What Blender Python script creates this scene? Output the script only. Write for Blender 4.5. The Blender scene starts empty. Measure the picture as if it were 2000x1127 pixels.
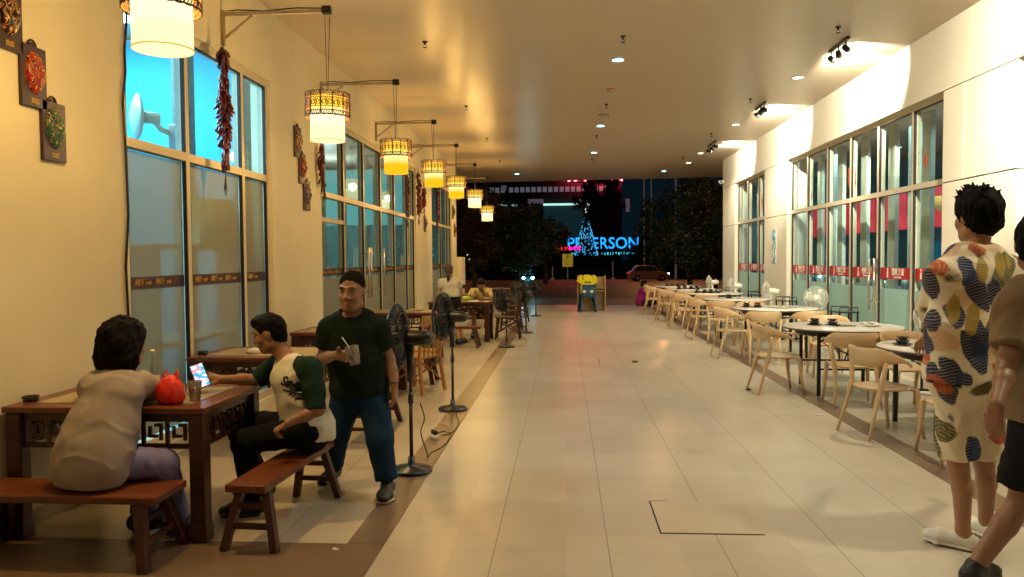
import bpy, bmesh, math, random
import numpy as np
from mathutils import Vector, Matrix, Quaternion
from mathutils.bvhtree import BVHTree
PI = math.pi
R = math.radians
rnd = random.Random(7)
sc = bpy.context.scene
C = sc.collection

# ------------------------------------------------------------------ camera
F_PX = 1500.0
CAM_H = 1.55
_a, _p, _r = R(3.94), R(2.203), R(0.43)
fwd = Vector((-math.sin(_a)*math.cos(_p), math.cos(_a)*math.cos(_p), -math.sin(_p)))
r0 = Vector((math.cos(_a), math.sin(_a), 0))
u0 = r0.cross(fwd)
up = u0*math.cos(_r) + r0*math.sin(_r)
rt = r0*math.cos(_r) - u0*math.sin(_r)
cd = bpy.data.cameras.new('camera')
cam = bpy.data.objects.new('camera', cd); C.objects.link(cam)
cd.sensor_width = 36; cd.lens = F_PX/2000*36; cd.clip_start = .05; cd.clip_end = 1500
M3 = Matrix((rt, up, -fwd)).transposed()
cam.matrix_world = Matrix.Translation((0, 0, CAM_H)) @ M3.to_4x4()
sc.camera = cam

# ------------------------------------------------------------------ world (night) and exposure
w = bpy.data.worlds.new('World'); sc.world = w; w.use_nodes = True
nt = w.node_tree
bg = nt.nodes['Background']
sky = nt.nodes.new('ShaderNodeTexSky'); sky.sky_type = 'NISHITA'; sky.sun_disc = False
sky.sun_elevation = R(-7); sky.sun_rotation = R(200)
tint = nt.nodes.new('ShaderNodeMix'); tint.data_type = 'RGBA'; tint.blend_type = 'MIX'
tint.inputs[0].default_value = .93
nt.links.new(sky.outputs[0], tint.inputs[6]); tint.inputs[7].default_value = (.028, .10, .17, 1)
nt.links.new(tint.outputs[2], bg.inputs[0]); bg.inputs[1].default_value = .065
sc.view_settings.view_transform = 'Standard'; sc.view_settings.look = 'None'
sc.view_settings.exposure = 0.15; sc.view_settings.gamma = 1.0
cy = sc.cycles
cy.use_denoising = True
cy.max_bounces = 8; cy.diffuse_bounces = 4; cy.glossy_bounces = 4; cy.transmission_bounces = 6; cy.transparent_max_bounces = 16
cy.caustics_reflective = False; cy.caustics_refractive = False
cy.sample_clamp_indirect = 4.0; cy.sample_clamp_direct = 0
try:
    cy.denoiser = 'OPENIMAGEDENOISE'; cy.use_light_tree = True
except Exception: pass

# ------------------------------------------------------------------ materials
MATS = {}
def mat(name, col, rough=.5, metal=0.0, var=.10, scale=6.0, bump=0.0, bscale=60.0, spec=.5, coat=0.0,
        stretch=(1, 1, 1), col2=None, emit=None, es=0.0, sheen=0.0, contrast=None):
    if name in MATS: return MATS[name]
    m = bpy.data.materials.new(name); m.use_nodes = True; MATS[name] = m
    t = m.node_tree; L = t.links; b = t.nodes['Principled BSDF']
    tc = t.nodes.new('ShaderNodeTexCoord'); mp = t.nodes.new('ShaderNodeMapping')
    mp.inputs['Scale'].default_value = stretch; L.new(tc.outputs['Object'], mp.inputs[0])
    n = t.nodes.new('ShaderNodeTexNoise'); n.inputs['Scale'].default_value = scale; n.inputs['Detail'].default_value = 5
    L.new(mp.outputs[0], n.inputs['Vector'])
    cr = t.nodes.new('ShaderNodeValToRGB'); L.new(n.outputs[0], cr.inputs[0])
    c2 = col2 or tuple(min(1, c*(1+var)) for c in col)
    c1 = tuple(c*(1-var) for c in col) if not col2 else col
    lo, hi = contrast or (.3, .7)
    cr.color_ramp.elements[0].position = lo; cr.color_ramp.elements[1].position = hi
    cr.color_ramp.elements[0].color = (*c1, 1); cr.color_ramp.elements[1].color = (*c2, 1)
    L.new(cr.outputs[0], b.inputs['Base Color'])
    b.inputs['Roughness'].default_value = rough; b.inputs['Metallic'].default_value = metal
    b.inputs['Specular IOR Level'].default_value = spec; b.inputs['Coat Weight'].default_value = coat
    b.inputs['Coat Roughness'].default_value = .1
    if sheen: b.inputs['Sheen Weight'].default_value = sheen
    if emit: b.inputs['Emission Color'].default_value = (*emit, 1); b.inputs['Emission Strength'].default_value = es
    if bump:
        n2 = t.nodes.new('ShaderNodeTexNoise'); n2.inputs['Scale'].default_value = bscale; n2.inputs['Detail'].default_value = 4
        L.new(mp.outputs[0], n2.inputs['Vector'])
        bp = t.nodes.new('ShaderNodeBump'); bp.inputs['Strength'].default_value = bump; bp.inputs['Distance'].default_value = .01
        L.new(n2.outputs[0], bp.inputs['Height']); L.new(bp.outputs[0], b.inputs['Normal'])
    return m

def mix_mat(name, build):
    if name in MATS: return MATS[name]
    m = bpy.data.materials.new(name); m.use_nodes = True; MATS[name] = m
    t = m.node_tree
    for n in list(t.nodes): t.nodes.remove(n)
    out = t.nodes.new('ShaderNodeOutputMaterial')
    t.links.new(build(t), out.inputs[0])
    return m

def glass_mat(name, tint=(.93, .97, .97), refl=.05, rough=.02, film=0.0, filmcol=(.7, .8, .78), front=.35):
    def build(t):
        L = t.links
        tr = t.nodes.new('ShaderNodeBsdfTransparent'); tr.inputs[0].default_value = (*tint, 1)
        gl = t.nodes.new('ShaderNodeBsdfGlossy'); gl.inputs['Roughness'].default_value = rough; gl.inputs[0].default_value = (1, 1, 1, 1)
        fr = t.nodes.new('ShaderNodeFresnel'); fr.inputs[0].default_value = 1.45
        base = tr.outputs[0]
        if film:
            td = t.nodes.new('ShaderNodeBsdfTranslucent'); td.inputs[0].default_value = (*filmcol, 1)
            df = t.nodes.new('ShaderNodeBsdfDiffuse'); df.inputs[0].default_value = (*filmcol, 1)
            m1 = t.nodes.new('ShaderNodeMixShader'); m1.inputs[0].default_value = front
            L.new(td.outputs[0], m1.inputs[1]); L.new(df.outputs[0], m1.inputs[2])
            m2 = t.nodes.new('ShaderNodeMixShader'); m2.inputs[0].default_value = film
            L.new(tr.outputs[0], m2.inputs[1]); L.new(m1.outputs[0], m2.inputs[2]); base = m2.outputs[0]
        mx = t.nodes.new('ShaderNodeMixShader')
        ad = t.nodes.new('ShaderNodeMath'); ad.operation = 'MULTIPLY_ADD'; ad.inputs[1].default_value = .8; ad.inputs[2].default_value = refl
        L.new(fr.outputs[0], ad.inputs[0]); ge = t.nodes.new('ShaderNodeNewGeometry'); om = t.nodes.new('ShaderNodeMath'); om.operation = 'SUBTRACT'; om.inputs[0].default_value = 1; L.new(ge.outputs['Backfacing'], om.inputs[1])
        fm_ = t.nodes.new('ShaderNodeMath'); fm_.operation = 'MULTIPLY'; L.new(ad.outputs[0], fm_.inputs[0]); L.new(om.outputs[0], fm_.inputs[1]); L.new(fm_.outputs[0], mx.inputs[0])
        L.new(base, mx.inputs[1]); L.new(gl.outputs[0], mx.inputs[2])
        return mx.outputs[0]
    return mix_mat(name, build)

def emit_mat(name, col, strength):
    def build(t):
        e = t.nodes.new('ShaderNodeEmission'); e.inputs[0].default_value = (*col, 1); e.inputs[1].default_value = strength
        return e.outputs[0]
    return mix_mat(name, build)

# ------------------------------------------------------------------ mesh building
def link(o, parent=None):
    C.objects.link(o)
    if parent is not None: o.parent = parent
    return o
def mesh_obj(name, me, m=None, parent=None, smooth=False):
    o = bpy.data.objects.new(name, me); me.name = name
    if m is not None:
        me.materials.clear()
        for k in (m if isinstance(m, (list, tuple)) else [m]): me.materials.append(k)
    if smooth:
        me.polygons.foreach_set('use_smooth', [True]*len(me.polygons))
    return link(o, parent)

class MB:
    def __init__(s): s.v = []; s.f = []; s.mi = []; s.cur = 0; s.sm = []
    def add(s, vs, fs, smooth=False):
        b = len(s.v); s.v += [tuple(v) for v in vs]
        for f in fs: s.f.append(tuple(b+i for i in f)); s.mi.append(s.cur); s.sm.append(smooth)
        return s
    def box(s, c, d, rz=0.0, bev=0.0, rot=None, taper=1.0):
        hx, hy, hz = d[0]/2, d[1]/2, d[2]/2
        M = (rot if rot is not None else Matrix.Rotation(rz, 3, 'Z')); c = Vector(c)
        if bev <= 0:
            vs = []
            for z in (-1, 1):
                k = taper if z < 0 else 1
                for x, y in ((-1, -1), (1, -1), (1, 1), (-1, 1)): vs.append(c + M @ Vector((x*hx*k, y*hy*k, z*hz)))
            return s.add(vs, [(3, 2, 1, 0), (4, 5, 6, 7), (0, 1, 5, 4), (1, 2, 6, 5), (2, 3, 7, 6), (3, 0, 4, 7)])
        b = min(bev, hx*.9, hy*.9, hz*.9)
        bm = bmesh.new(); bmesh.ops.create_cube(bm, size=1)
        for v in bm.verts:
            k = taper if v.co.z < 0 else 1
            v.co = Vector((v.co.x*2*hx*k, v.co.y*2*hy*k, v.co.z*2*hz))
        bmesh.ops.bevel(bm, geom=bm.edges[:], offset=b, segments=2, affect='EDGES', profile=.5)
        bm.verts.index_update()
        s.add([c + M @ v.co for v in bm.verts], [[v.index for v in f.verts] for f in bm.faces]); bm.free(); return s
    def bb(s, x0, x1, y0, y1, z0, z1, bev=0):
        return s.box(((x0+x1)/2, (y0+y1)/2, (z0+z1)/2), (abs(x1-x0), abs(y1-y0), abs(z1-z0)), bev=bev)
    def bar(s, p0, p1, w, h=None, bev=0.0, upv=(0, 0, 1), taper=1.0):
        p0, p1 = Vector(p0), Vector(p1); d = (p1-p0); l = d.length; d = d/l
        u = Vector(upv)
        if abs(d.dot(u)) > .98: u = Vector((0, 1, 0))
        x = u.cross(d).normalized(); y = d.cross(x)
        M = Matrix((x, y, d)).transposed()
        return s.box((p0+p1)/2, (w, h or w, l), rot=M, bev=bev, taper=taper)
    def tube(s, pts, r, seg=8, cap=True, smooth=True, closed=False):
        pts = [Vector(p) for p in pts]; n = len(pts)
        rs = r if isinstance(r, (list, tuple)) else [r]*n
        vs = []; prev = None
        for i, p in enumerate(pts):
            if closed: d = pts[(i+1) % n]-pts[i-1]
            else: d = pts[min(i+1, n-1)]-pts[max(i-1, 0)]
            d = d.normalized() if d.length > 1e-9 else Vector((0, 0, 1))
            if prev is None:
                a = Vector((0, 0, 1)) if abs(d.z) < .9 else Vector((1, 0, 0))
                x = a.cross(d).normalized()
            else:
                x = (prev - d*prev.dot(d)); x = x.normalized() if x.length > 1e-6 else prev
            prev = x; y = d.cross(x)
            for k in range(seg):
                t = 2*PI*k/seg; vs.append(p + (x*math.cos(t)+y*math.sin(t))*rs[i])
        fs = []
        for i in range(n if closed else n-1):
            j = (i+1) % n
            for k in range(seg):
                k2 = (k+1) % seg; fs.append((i*seg+k, i*seg+k2, j*seg+k2, j*seg+k))
        s.add(vs, fs, smooth)
        if cap and not closed:
            b = len(s.v)-len(vs)
            s.f.append(tuple(b+k for k in range(seg))[::-1]); s.mi.append(s.cur); s.sm.append(False)
            s.f.append(tuple(b+(n-1)*seg+k for k in range(seg))); s.mi.append(s.cur); s.sm.append(False)
        return s
    def cyl(s, p0, p1, r0, r1=None, seg=16, smooth=True):
        return s.tube([p0, p1], [r0, r0 if r1 is None else r1], seg, True, smooth)
    def lathe(s, prof, c=(0, 0, 0), seg=24, rot=None, smooth=True):
        c = Vector(c); M = rot if rot is not None else Matrix.Identity(3); n = len(prof); vs = []
        for r, z in prof:
            for k in range(seg):
                t = 2*PI*k/seg; vs.append(c + M @ Vector((r*math.cos(t), r*math.sin(t), z)))
        fs = [(i*seg+k, i*seg+(k+1) % seg, (i+1)*seg+(k+1) % seg, (i+1)*seg+k) for i in range(n-1) for k in range(seg)]
        return s.add(vs, fs, smooth)
    def ell(s, c, r, seg=16, rings=10, rot=None, smooth=True):
        c = Vector(c); M = rot if rot is not None else Matrix.Identity(3)
        vs = []
        for i in range(rings+1):
            a = PI*i/rings
            for k in range(seg):
                t = 2*PI*k/seg
                vs.append(c + M @ Vector((r[0]*math.sin(a)*math.cos(t), r[1]*math.sin(a)*math.sin(t), r[2]*math.cos(a))))
        fs = [(i*seg+k, (i+1)*seg+k, (i+1)*seg+(k+1) % seg, i*seg+(k+1) % seg) for i in range(rings) for k in range(seg)]
        return s.add(vs, fs, smooth)
    def prism(s, poly, z0, z1, M=None, c=(0, 0, 0)):
        n = len(poly); c = Vector(c); M = M if M is not None else Matrix.Identity(3)
        vs = [c+M @ Vector((x, y, z0)) for x, y in poly] + [c+M @ Vector((x, y, z1)) for x, y in poly]
        fs = [tuple(range(n))[::-1], tuple(range(n, 2*n))] + [(i, (i+1) % n, n+(i+1) % n, n+i) for i in range(n)]
        return s.add(vs, fs)
    def build(s, name, m, parent=None, loc=None):
        me = bpy.data.meshes.new(name); me.from_pydata(s.v, [], s.f)
        ms = m if isinstance(m, (list, tuple)) else [m]
        for k in ms: me.materials.append(k)
        me.polygons.foreach_set('material_index', s.mi); me.polygons.foreach_set('use_smooth', s.sm)
        me.update()
        o = bpy.data.objects.new(name, me)
        if loc is not None: o.location = loc
        return link(o, parent)

def tag(o, label=None, cat=None, group=None, kind=None):
    if label: o['label'] = label
    if cat: o['category'] = cat
    if group: o['group'] = group
    if kind: o['kind'] = kind
    return o
def thing(name, label, cat, loc=(0, 0, 0), rz=0.0, group=None):
    o = bpy.data.objects.new(name, None); C.objects.link(o); o.empty_display_size = .1
    o.location = loc; o.rotation_euler = (0, 0, rz)
    return tag(o, label, cat, group)
def struct(name, mb, m):
    return tag(mb.build(name, m), kind='structure')
def kids(root):
    return [o for o in bpy.data.objects if o.parent == root]
def copy_tree(root, loc, rz=0.0, label=None, group=None):
    def rec(o, par):
        c = o.copy(); C.objects.link(c); c.parent = par
        for ch in kids(o): rec(ch, c)
        return c
    r = rec(root, None); r.location = loc; r.rotation_euler = (0, 0, rz)
    if label: r['label'] = label
    if group: r['group'] = group
    return r
def text_mesh(body, size=1.0, ext=.004, bold=0.0, shear=0.0):
    c = bpy.data.curves.new('lettering', 'FONT'); c.body = body; c.size = size; c.extrude = ext; c.offset = bold
    c.align_x = 'CENTER'; c.align_y = 'CENTER'; c.shear = shear; c.resolution_u = 3
    o = bpy.data.objects.new('lettering', c); C.objects.link(o)
    dg = bpy.context.evaluated_depsgraph_get(); dg.update()
    me = bpy.data.meshes.new_from_object(o.evaluated_get(dg))
    bpy.data.objects.remove(o); bpy.data.curves.remove(c)
    return me
def text_obj(body, m, parent, loc, facing, size=1.0, ext=.004, bold=0.0, shear=0.0, name='lettering', xs=1.0):
    """facing: unit vector the text looks towards (horizontal)"""
    me = text_mesh(body, size, ext, bold, shear)
    o = mesh_obj(name, me, m, parent)
    z = Vector(facing); y = Vector((0, 0, 1)); x = y.cross(z)
    Mx = Matrix((x*xs, y, z)).transposed().to_4x4(); Mx.translation = Vector(loc)
    me.transform(Mx); return o
def light(name, typ, loc, power, col, radius=.05, target=None, parent=None, angle=None, blend=.5):
    l = bpy.data.lights.new(name, typ); l.energy = power; l.color = col
    if typ in ('POINT', 'SPOT'): l.shadow_soft_size = radius
    if typ == 'SPOT':
        l.spot_size = R(angle or 90); l.spot_blend = blend
    o = bpy.data.objects.new(name, l); o.location = loc
    if target is not None:
        o.rotation_euler = (Vector(target)-Vector(loc)).to_track_quat('-Z', 'Y').to_euler()
    elif typ in ('SPOT', 'AREA'): pass
    link(o, parent); return o
# pixel of the photograph (2000 wide) -> point in the world, to size and place things
def ray(x, y):
    return fwd + rt*((x-1000)/F_PX) - up*((y-563.5)/F_PX)
def G(x, y, z=0.0):
    d = ray(x, y); t = (z-CAM_H)/d.z; return Vector((d.x*t, d.y*t, z))
def PY(x, y, Y):
    d = ray(x, y); t = Y/d.y; return Vector((d.x*t, Y, CAM_H+d.z*t))
def PX(x, y, X):
    d = ray(x, y); t = X/d.x; return Vector((X, d.y*t, CAM_H+d.z*t))
# ------------------------------------------------------------------ shared materials
WARM = (1.0, .77, .40)
m_wall_l = mat('cream_wall_paint', (.83, .785, .61), .55, var=.07, scale=1.1, bump=.03, bscale=25, spec=.3)
m_wall_r = mat('white_wall_panel', (.76, .72, .62), .45, var=.03, scale=1.0, bump=.02, bscale=30, spec=.35)
m_gap = mat('panel_gap_shadow', (.06, .05, .04), .8)
m_frame = mat('cream_window_frame', (.66, .60, .47), .35, var=.04, spec=.5)
m_gasket = mat('black_gasket', (.015, .014, .013), .6)
m_black = mat('black_metal', (.012, .012, .013), .35, metal=.3)
m_blackp = mat('black_plastic', (.012, .013, .015), .3, spec=.6)
m_white_pl = mat('white_plastic', (.78, .76, .68), .3, var=.03)
def frosted_mat(name, *a, **k):
    def build(t):
        L = t.links
        rf = t.nodes.new('ShaderNodeBsdfRefraction'); rf.inputs['IOR'].default_value = 1.12; rf.inputs['Roughness'].default_value = .16; rf.inputs[0].default_value = (.92, .88, .72, 1)
        df = t.nodes.new('ShaderNodeBsdfDiffuse'); df.inputs[0].default_value = (.46, .47, .42, 1)
        mx = t.nodes.new('ShaderNodeMixShader'); mx.inputs[0].default_value = .55
        L.new(rf.outputs[0], mx.inputs[1]); L.new(df.outputs[0], mx.inputs[2])
        gl = t.nodes.new('ShaderNodeBsdfGlossy'); gl.inputs['Roughness'].default_value = .35
        m2 = t.nodes.new('ShaderNodeMixShader'); m2.inputs[0].default_value = .07
        L.new(mx.outputs[0], m2.inputs[1]); L.new(gl.outputs[0], m2.inputs[2]); return m2.outputs[0]
    return mix_mat(name, build)
m_glass2 = glass_mat('reflecting_window_glass', (.88, .95, .93), .20)
m_glass = glass_mat('window_glass', (.90, .97, .96), .005)
m_film = glass_mat('frosted_film', (.7, .9, .9), .01, rough=.3, film=.85, filmcol=(.68, .92, .87), front=.45)
m_filmw = frosted_mat('frosted_pane', (.75, .8, .76), .0, rough=.4, film=.72, filmcol=(.52, .55, .47))

# floor tiles: joints drawn by a procedural brick lattice, glossy glaze
def tile_mat():
    m = bpy.data.materials.new('beige_floor_tile'); m.use_nodes = True
    t = m.node_tree; L = t.links; b = t.nodes['Principled BSDF']
    tc = t.nodes.new('ShaderNodeTexCoord')
    sep = t.nodes.new('ShaderNodeSeparateXYZ'); L.new(tc.outputs['Object'], sep.inputs[0])
    def joint(axis, off, size, wid):
        a = t.nodes.new('ShaderNodeMath'); a.operation = 'SUBTRACT'; L.new(sep.outputs[axis], a.inputs[0]); a.inputs[1].default_value = off
        p = t.nodes.new('ShaderNodeMath'); p.operation = 'PINGPONG'; L.new(a.outputs[0], p.inputs[0]); p.inputs[1].default_value = size/2
        c = t.nodes.new('ShaderNodeMath'); c.operation = 'LESS_THAN'; L.new(p.outputs[0], c.inputs[0]); c.inputs[1].default_value = wid
        return c
    jx = joint(0, -.99, .6075, .0028); jy = joint(1, 4.01, .6075, .0009)
    n = t.nodes.new('ShaderNodeTexNoise'); n.inputs['Scale'].default_value = 1.6; n.inputs['Detail'].default_value = 6
    L.new(tc.outputs['Object'], n.inputs[0])
    n3 = t.nodes.new('ShaderNodeTexNoise'); n3.inputs['Scale'].default_value = .9; n3.inputs['Detail'].default_value = 2
    fl = t.nodes.new('ShaderNodeVectorMath'); fl.operation = 'SNAP'; L.new(tc.outputs['Object'], fl.inputs[0]); fl.inputs[1].default_value = (.6075, .6075, 50)
    wn = t.nodes.new('ShaderNodeTexWhiteNoise'); L.new(fl.outputs[0], wn.inputs[0])
    cr = t.nodes.new('ShaderNodeValToRGB'); L.new(n.outputs[0], cr.inputs[0])
    cr.color_ramp.elements[0].position = .2; cr.color_ramp.elements[1].position = .8
    cr.color_ramp.elements[0].color = (.48, .41, .315, 1); cr.color_ramp.elements[1].color = (.59, .51, .40, 1)
    tv = t.nodes.new('ShaderNodeMix'); tv.data_type = 'RGBA'; tv.blend_type = 'MULTIPLY'; tv.inputs[0].default_value = 1
    mr = t.nodes.new('ShaderNodeMapRange'); L.new(wn.outputs[0], mr.inputs[0]); mr.inputs[3].default_value = .86; mr.inputs[4].default_value = 1.0
    L.new(cr.outputs[0], tv.inputs[6]); L.new(mr.outputs[0], tv.inputs[7])
    sn = t.nodes.new('ShaderNodeTexNoise'); sn.inputs['Scale'].default_value = 2.3; sn.inputs['Detail'].default_value = 9; sn.inputs['Roughness'].default_value = .72; L.new(tc.outputs['Object'], sn.inputs[0])
    sr = t.nodes.new('ShaderNodeMapRange'); sr.inputs[1].default_value = .56; sr.inputs[2].default_value = .74; sr.inputs[3].default_value = 1.0; sr.inputs[4].default_value = .80; L.new(sn.outputs[0], sr.inputs[0])
    t2_ = t.nodes.new('ShaderNodeMix'); t2_.data_type = 'RGBA'; t2_.blend_type = 'MULTIPLY'; t2_.inputs[0].default_value = 1; L.new(tv.outputs[2], t2_.inputs[6]); L.new(sr.outputs[0], t2_.inputs[7]); tv = t2_
    mx = t.nodes.new('ShaderNodeMath'); mx.operation = 'MAXIMUM'; L.new(jx.outputs[0], mx.inputs[0]); L.new(jy.outputs[0], mx.inputs[1])
    mc = t.nodes.new('ShaderNodeMix'); mc.data_type = 'RGBA'; L.new(mx.outputs[0], mc.inputs[0])
    L.new(tv.outputs[2], mc.inputs[6]); mc.inputs[7].default_value = (.20, .16, .11, 1)
    L.new(mc.outputs[2], b.inputs['Base Color'])
    rr = t.nodes.new('ShaderNodeMapRange'); L.new(n3.outputs[0], rr.inputs[0]); rr.inputs[1].default_value = .3; rr.inputs[2].default_value = .7; rr.inputs[3].default_value = .28; rr.inputs[4].default_value = .33; L.new(tc.outputs['Object'], n3.inputs[0])
    L.new(rr.outputs[0], b.inputs['Roughness']); b.inputs['Specular IOR Level'].default_value = .45
    bp = t.nodes.new('ShaderNodeBump'); bp.invert = True; bp.inputs['Strength'].default_value = .25; bp.inputs['Distance'].default_value = .002
    L.new(mx.outputs[0], bp.inputs['Height']); L.new(bp.outputs[0], b.inputs['Normal'])
    return m
m_tile = tile_mat()
m_strip = mat('brown_floor_tile', (.19, .125, .082), .30, var=.10, scale=2.0, spec=.45)
m_ceil = mat('ceiling_paint', (.69, .585, .46), .28, var=.03, scale=.7, bump=.05, bscale=5, spec=.55)

# ------------------------------------------------------------------ ground, floor, ceiling
far_l, far_r = G(930, 595), G(1412, 596)
struct('ground', MB().prism([(-400, -60), (400, -60), (400, 600), (-400, 600)], -.60, -.16), mat('dark_soil', (.035, .03, .022), .9, var=.3, scale=.8))
floor_poly = [(-9.6, -7), (10.6, -7), (10.6, 25.0), (-9.6, 26.2)]
fm = MB().prism(floor_poly, -.155, 0)
struct('floor', fm, m_tile)
sm = MB()
sm.bb(-1.195, -.99, 4.07, 25.55, .0005, .004)
sm.bb(-3.13, -.99, -6, 4.066, .0005, .004)
struct('floor_strip', sm, m_strip)
sm = MB(); sm.bb(2.60, 2.80, -6, 25.0, .0005, .004)
struct('floor_strip', sm, m_strip)
# pavement, kerb, road beyond the edge of the arcade
struct('pavement', MB().bb(-40, 40, 26.4, 31.0, -.22, -.08), mat('grey_pavement', (.20, .175, .18), .6, var=.2, scale=2, bump=.2))
struct('kerb', MB().bb(-40, 40, 31.003, 31.2, -.3, -.06, bev=.01), mat('kerb_concrete', (.24, .22, .21), .7, var=.2, scale=3))
struct('drain_strip', MB().bb(-40, 40, 25.0, 26.397, -.22, -.13), mat('dark_paving', (.07, .055, .06), .45, var=.25, scale=3))
struct('road', MB().bb(-120, 120, 31.203, 62, -.30, -.14), mat('sodium_tinted_asphalt', (.12, .055, .028), .55, var=.35, scale=.7, bump=.3, bscale=30))  # asphalt colour carries the rust-brown of sodium light
rm = MB()
for k in range(-12, 13): rm.bb(k*6, k*6+3, 46.5, 46.65, -.1395, -.136)
struct('road_marking', rm, mat('road_paint', (.5, .45, .35), .6, var=.2))

cl, crr = G(930, 357, 4.24), G(1412, 345.5, 4.24)
dx = (crr.y-cl.y)/(crr.x-cl.x)
ya = cl.y + dx*(-9.6-cl.x); yb = cl.y + dx*(11-cl.x)
struct('ceiling', MB().prism([(-9.6, -7), (11, -7), (11, yb), (-9.6, ya)], 4.24, 4.75), m_ceil)

# ------------------------------------------------------------------ left restaurant
XL = -3.14
lb = thing('restaurant_building', 'cream walled restaurant along the left side, hung with opera masks and chilli strings', 'building', (XL, 5, 0))
def toL(mb): # shift a world-built MB into the building's local frame
    mb.v = [(v[0]-XL, v[1]-5, v[2]) for v in mb.v]; return mb
W1, W2, W3 = (5.36, 8.11), (9.79, 16.14), (18.09, 21.33)
ZT, ZB = 3.47, .10
wm = MB()
segs = [(-7, W1[0]), (W1[1], W2[0]), (W2[1], W3[0]), (W3[1], 22.25)]
for y0, y1 in segs: wm.bb(XL-.22, XL, y0, y1, 0, 4.237)
for y0, y1 in (W1, W2, W3):
    wm.bb(XL-.22, XL, y0, y1, ZT, 4.237); wm.bb(XL-.22, XL, y0, y1, 0, ZB)
toL(wm).build('wall', m_wall_l, lb)
for y0, y1 in ((-7, 5.36), (8.11, 9.79), (16.14, 18.09), (21.33, 22.25)): toL(MB().bb(XL+.0005, XL+.012, y0, y1, .001, .09)).build('skirting', mat('cream_skirting', (.42, .35, .25), .4), lb)
(lambda *a: None)('skirting', mat('cream_skirting', (.42, .35, .25), .4), lb)
cm = MB(); cm.bb(XL-.9, XL+.16, 22.253, 22.9, 0, 1.62, bev=.01)
toL(cm).build('low_wall', m_wall_l, lb)

def window(parent, off, s, xg, y0, y1, mull, zs, films, band, fw=.06, lower_t=None, gap_m=m_glass):
    """s: side (-1 left, +1 right); xg glass plane; mull: y of mullions; zs transom heights; films: list (z0,z1,mat)"""
    def T(mb): mb.v = [(v[0]-off[0], v[1]-off[1], v[2]) for v in mb.v]; return mb
    f = MB(); xi, xo = xg-s*.045, xg+s*.045
    a, b = min(xi, xo), max(xi, xo)
    f.bb(a, b, y0+.001, y0+fw, ZB+.001, ZT-.001); f.bb(a, b, y1-fw, y1-.001, ZB+.001, ZT-.001)
    f.bb(a, b, y0+fw, y1-fw, ZT-.07, ZT-.001); f.bb(a, b, y0+fw, y1-fw, ZB+.001, ZB+.08)
    for y in mull: f.bb(a, b, y-fw/2, y+fw/2, ZB+.08, ZT-.07)
    ys = [y0+fw] + [q for y in mull for q in (y-fw/2, y+fw/2)] + [y1-fw]
    for z in zs:
        for k in range(0, len(ys), 2): f.bb(a+.002, b-.002, ys[k], ys[k+1], z-.035, z+.035)
    win = T(f).build('window', m_frame, parent)
    g = MB()
    for k in range(0, len(ys), 2):
        zz = [ZB+.08] + [q for z in zs for q in (z-.035, z+.035)] + [ZT-.07]
        for j in range(0, len(zz), 2):
            a0, a1, b0, b1 = ys[k], ys[k+1], zz[j], zz[j+1]
            x0, x1 = sorted((xi-s*.0, xi+s*.03))
            g.bb(x0, x1, a1-.016, a1, b0, b1); g.bb(x0, x1, a0, a0+.006, b0, b1); g.bb(x0, x1, a0+.006, a1-.016, b1-.012, b1)
    T(g).build('gasket', m_gasket, win)
    for k in range(0, len(ys), 2):
        a0, a1 = ys[k]+.006, ys[k+1]-.016
        p = MB(); p.bb(xg-.003, xg+.003, a0, a1, ZB+.08, ZT-.075)
        T(p).build('pane', gap_m, win)
        for z0, z1, m in films:
            p = MB(); x = xg-s*.006; p.bb(min(x, x-s*.002), max(x, x-s*.002), a0+.002, a1-.002, z0, z1)
            T(p).build('frosted_film', m, win)
        if band: band(win, T, a0, a1, s, xg, k//2)
    return win

m_bandL = mat('maroon_band', (.05, .018, .022), .4)
m_gold = mat('gold_letters', (.60, .36, .07), .4, spec=.5)
m_red = mat('red_band', (.50, .02, .03), .4)
m_wht = mat('white_letters', (.85, .8, .75), .4)
_tc = {}
def tmesh(body, size, xs=1.0, sh=0.0, bold=0.0):
    k = (body, size, xs, sh, bold)
    if k not in _tc: _tc[k] = text_mesh(body, size, .0015, bold, sh)
    return _tc[k].copy()
def put_text(body, m, parent, T, x, y, z, s, size, xs=1.0, sh=0.0, bold=0.0):
    me = tmesh(body, size, xs, sh, bold)
    zv = Vector((-s, 0, 0)); yv = Vector((0, 0, 1)); xv = yv.cross(zv)
    Mx = Matrix((xv*xs, yv, zv)).transposed().to_4x4(); Mx.translation = Vector((x, y, z)); me.transform(Mx)
    t = MB(); t.v = [tuple(v.co) for v in me.vertices]; T(t)
    me.vertices.foreach_set('co', [c for v in t.v for c in v]); me.update()
    return mesh_obj('lettering', me, m, parent)
def bandL(win, T, a0, a1, s, xg, k):
    p = MB(); x = xg-s*.0105; p.bb(min(x, x-s*.002), max(x, x-s*.002), a0, a1, 1.340, 1.436)
    bnd = T(p).build('band', m_bandL, win)
    y = a0+.16
    while y < a1-.1:
        put_text('香辣下', m_gold, bnd, T, x-s*.005, y, 1.390, s, .052, .8, .3, .0006)
        if y+.13 < a1-.05: put_text('小火鍋', m_gold, bnd, T, x-s*.005, y+.13, 1.384, s, .032, .8, .3, .0002)
        y += .30
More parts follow.
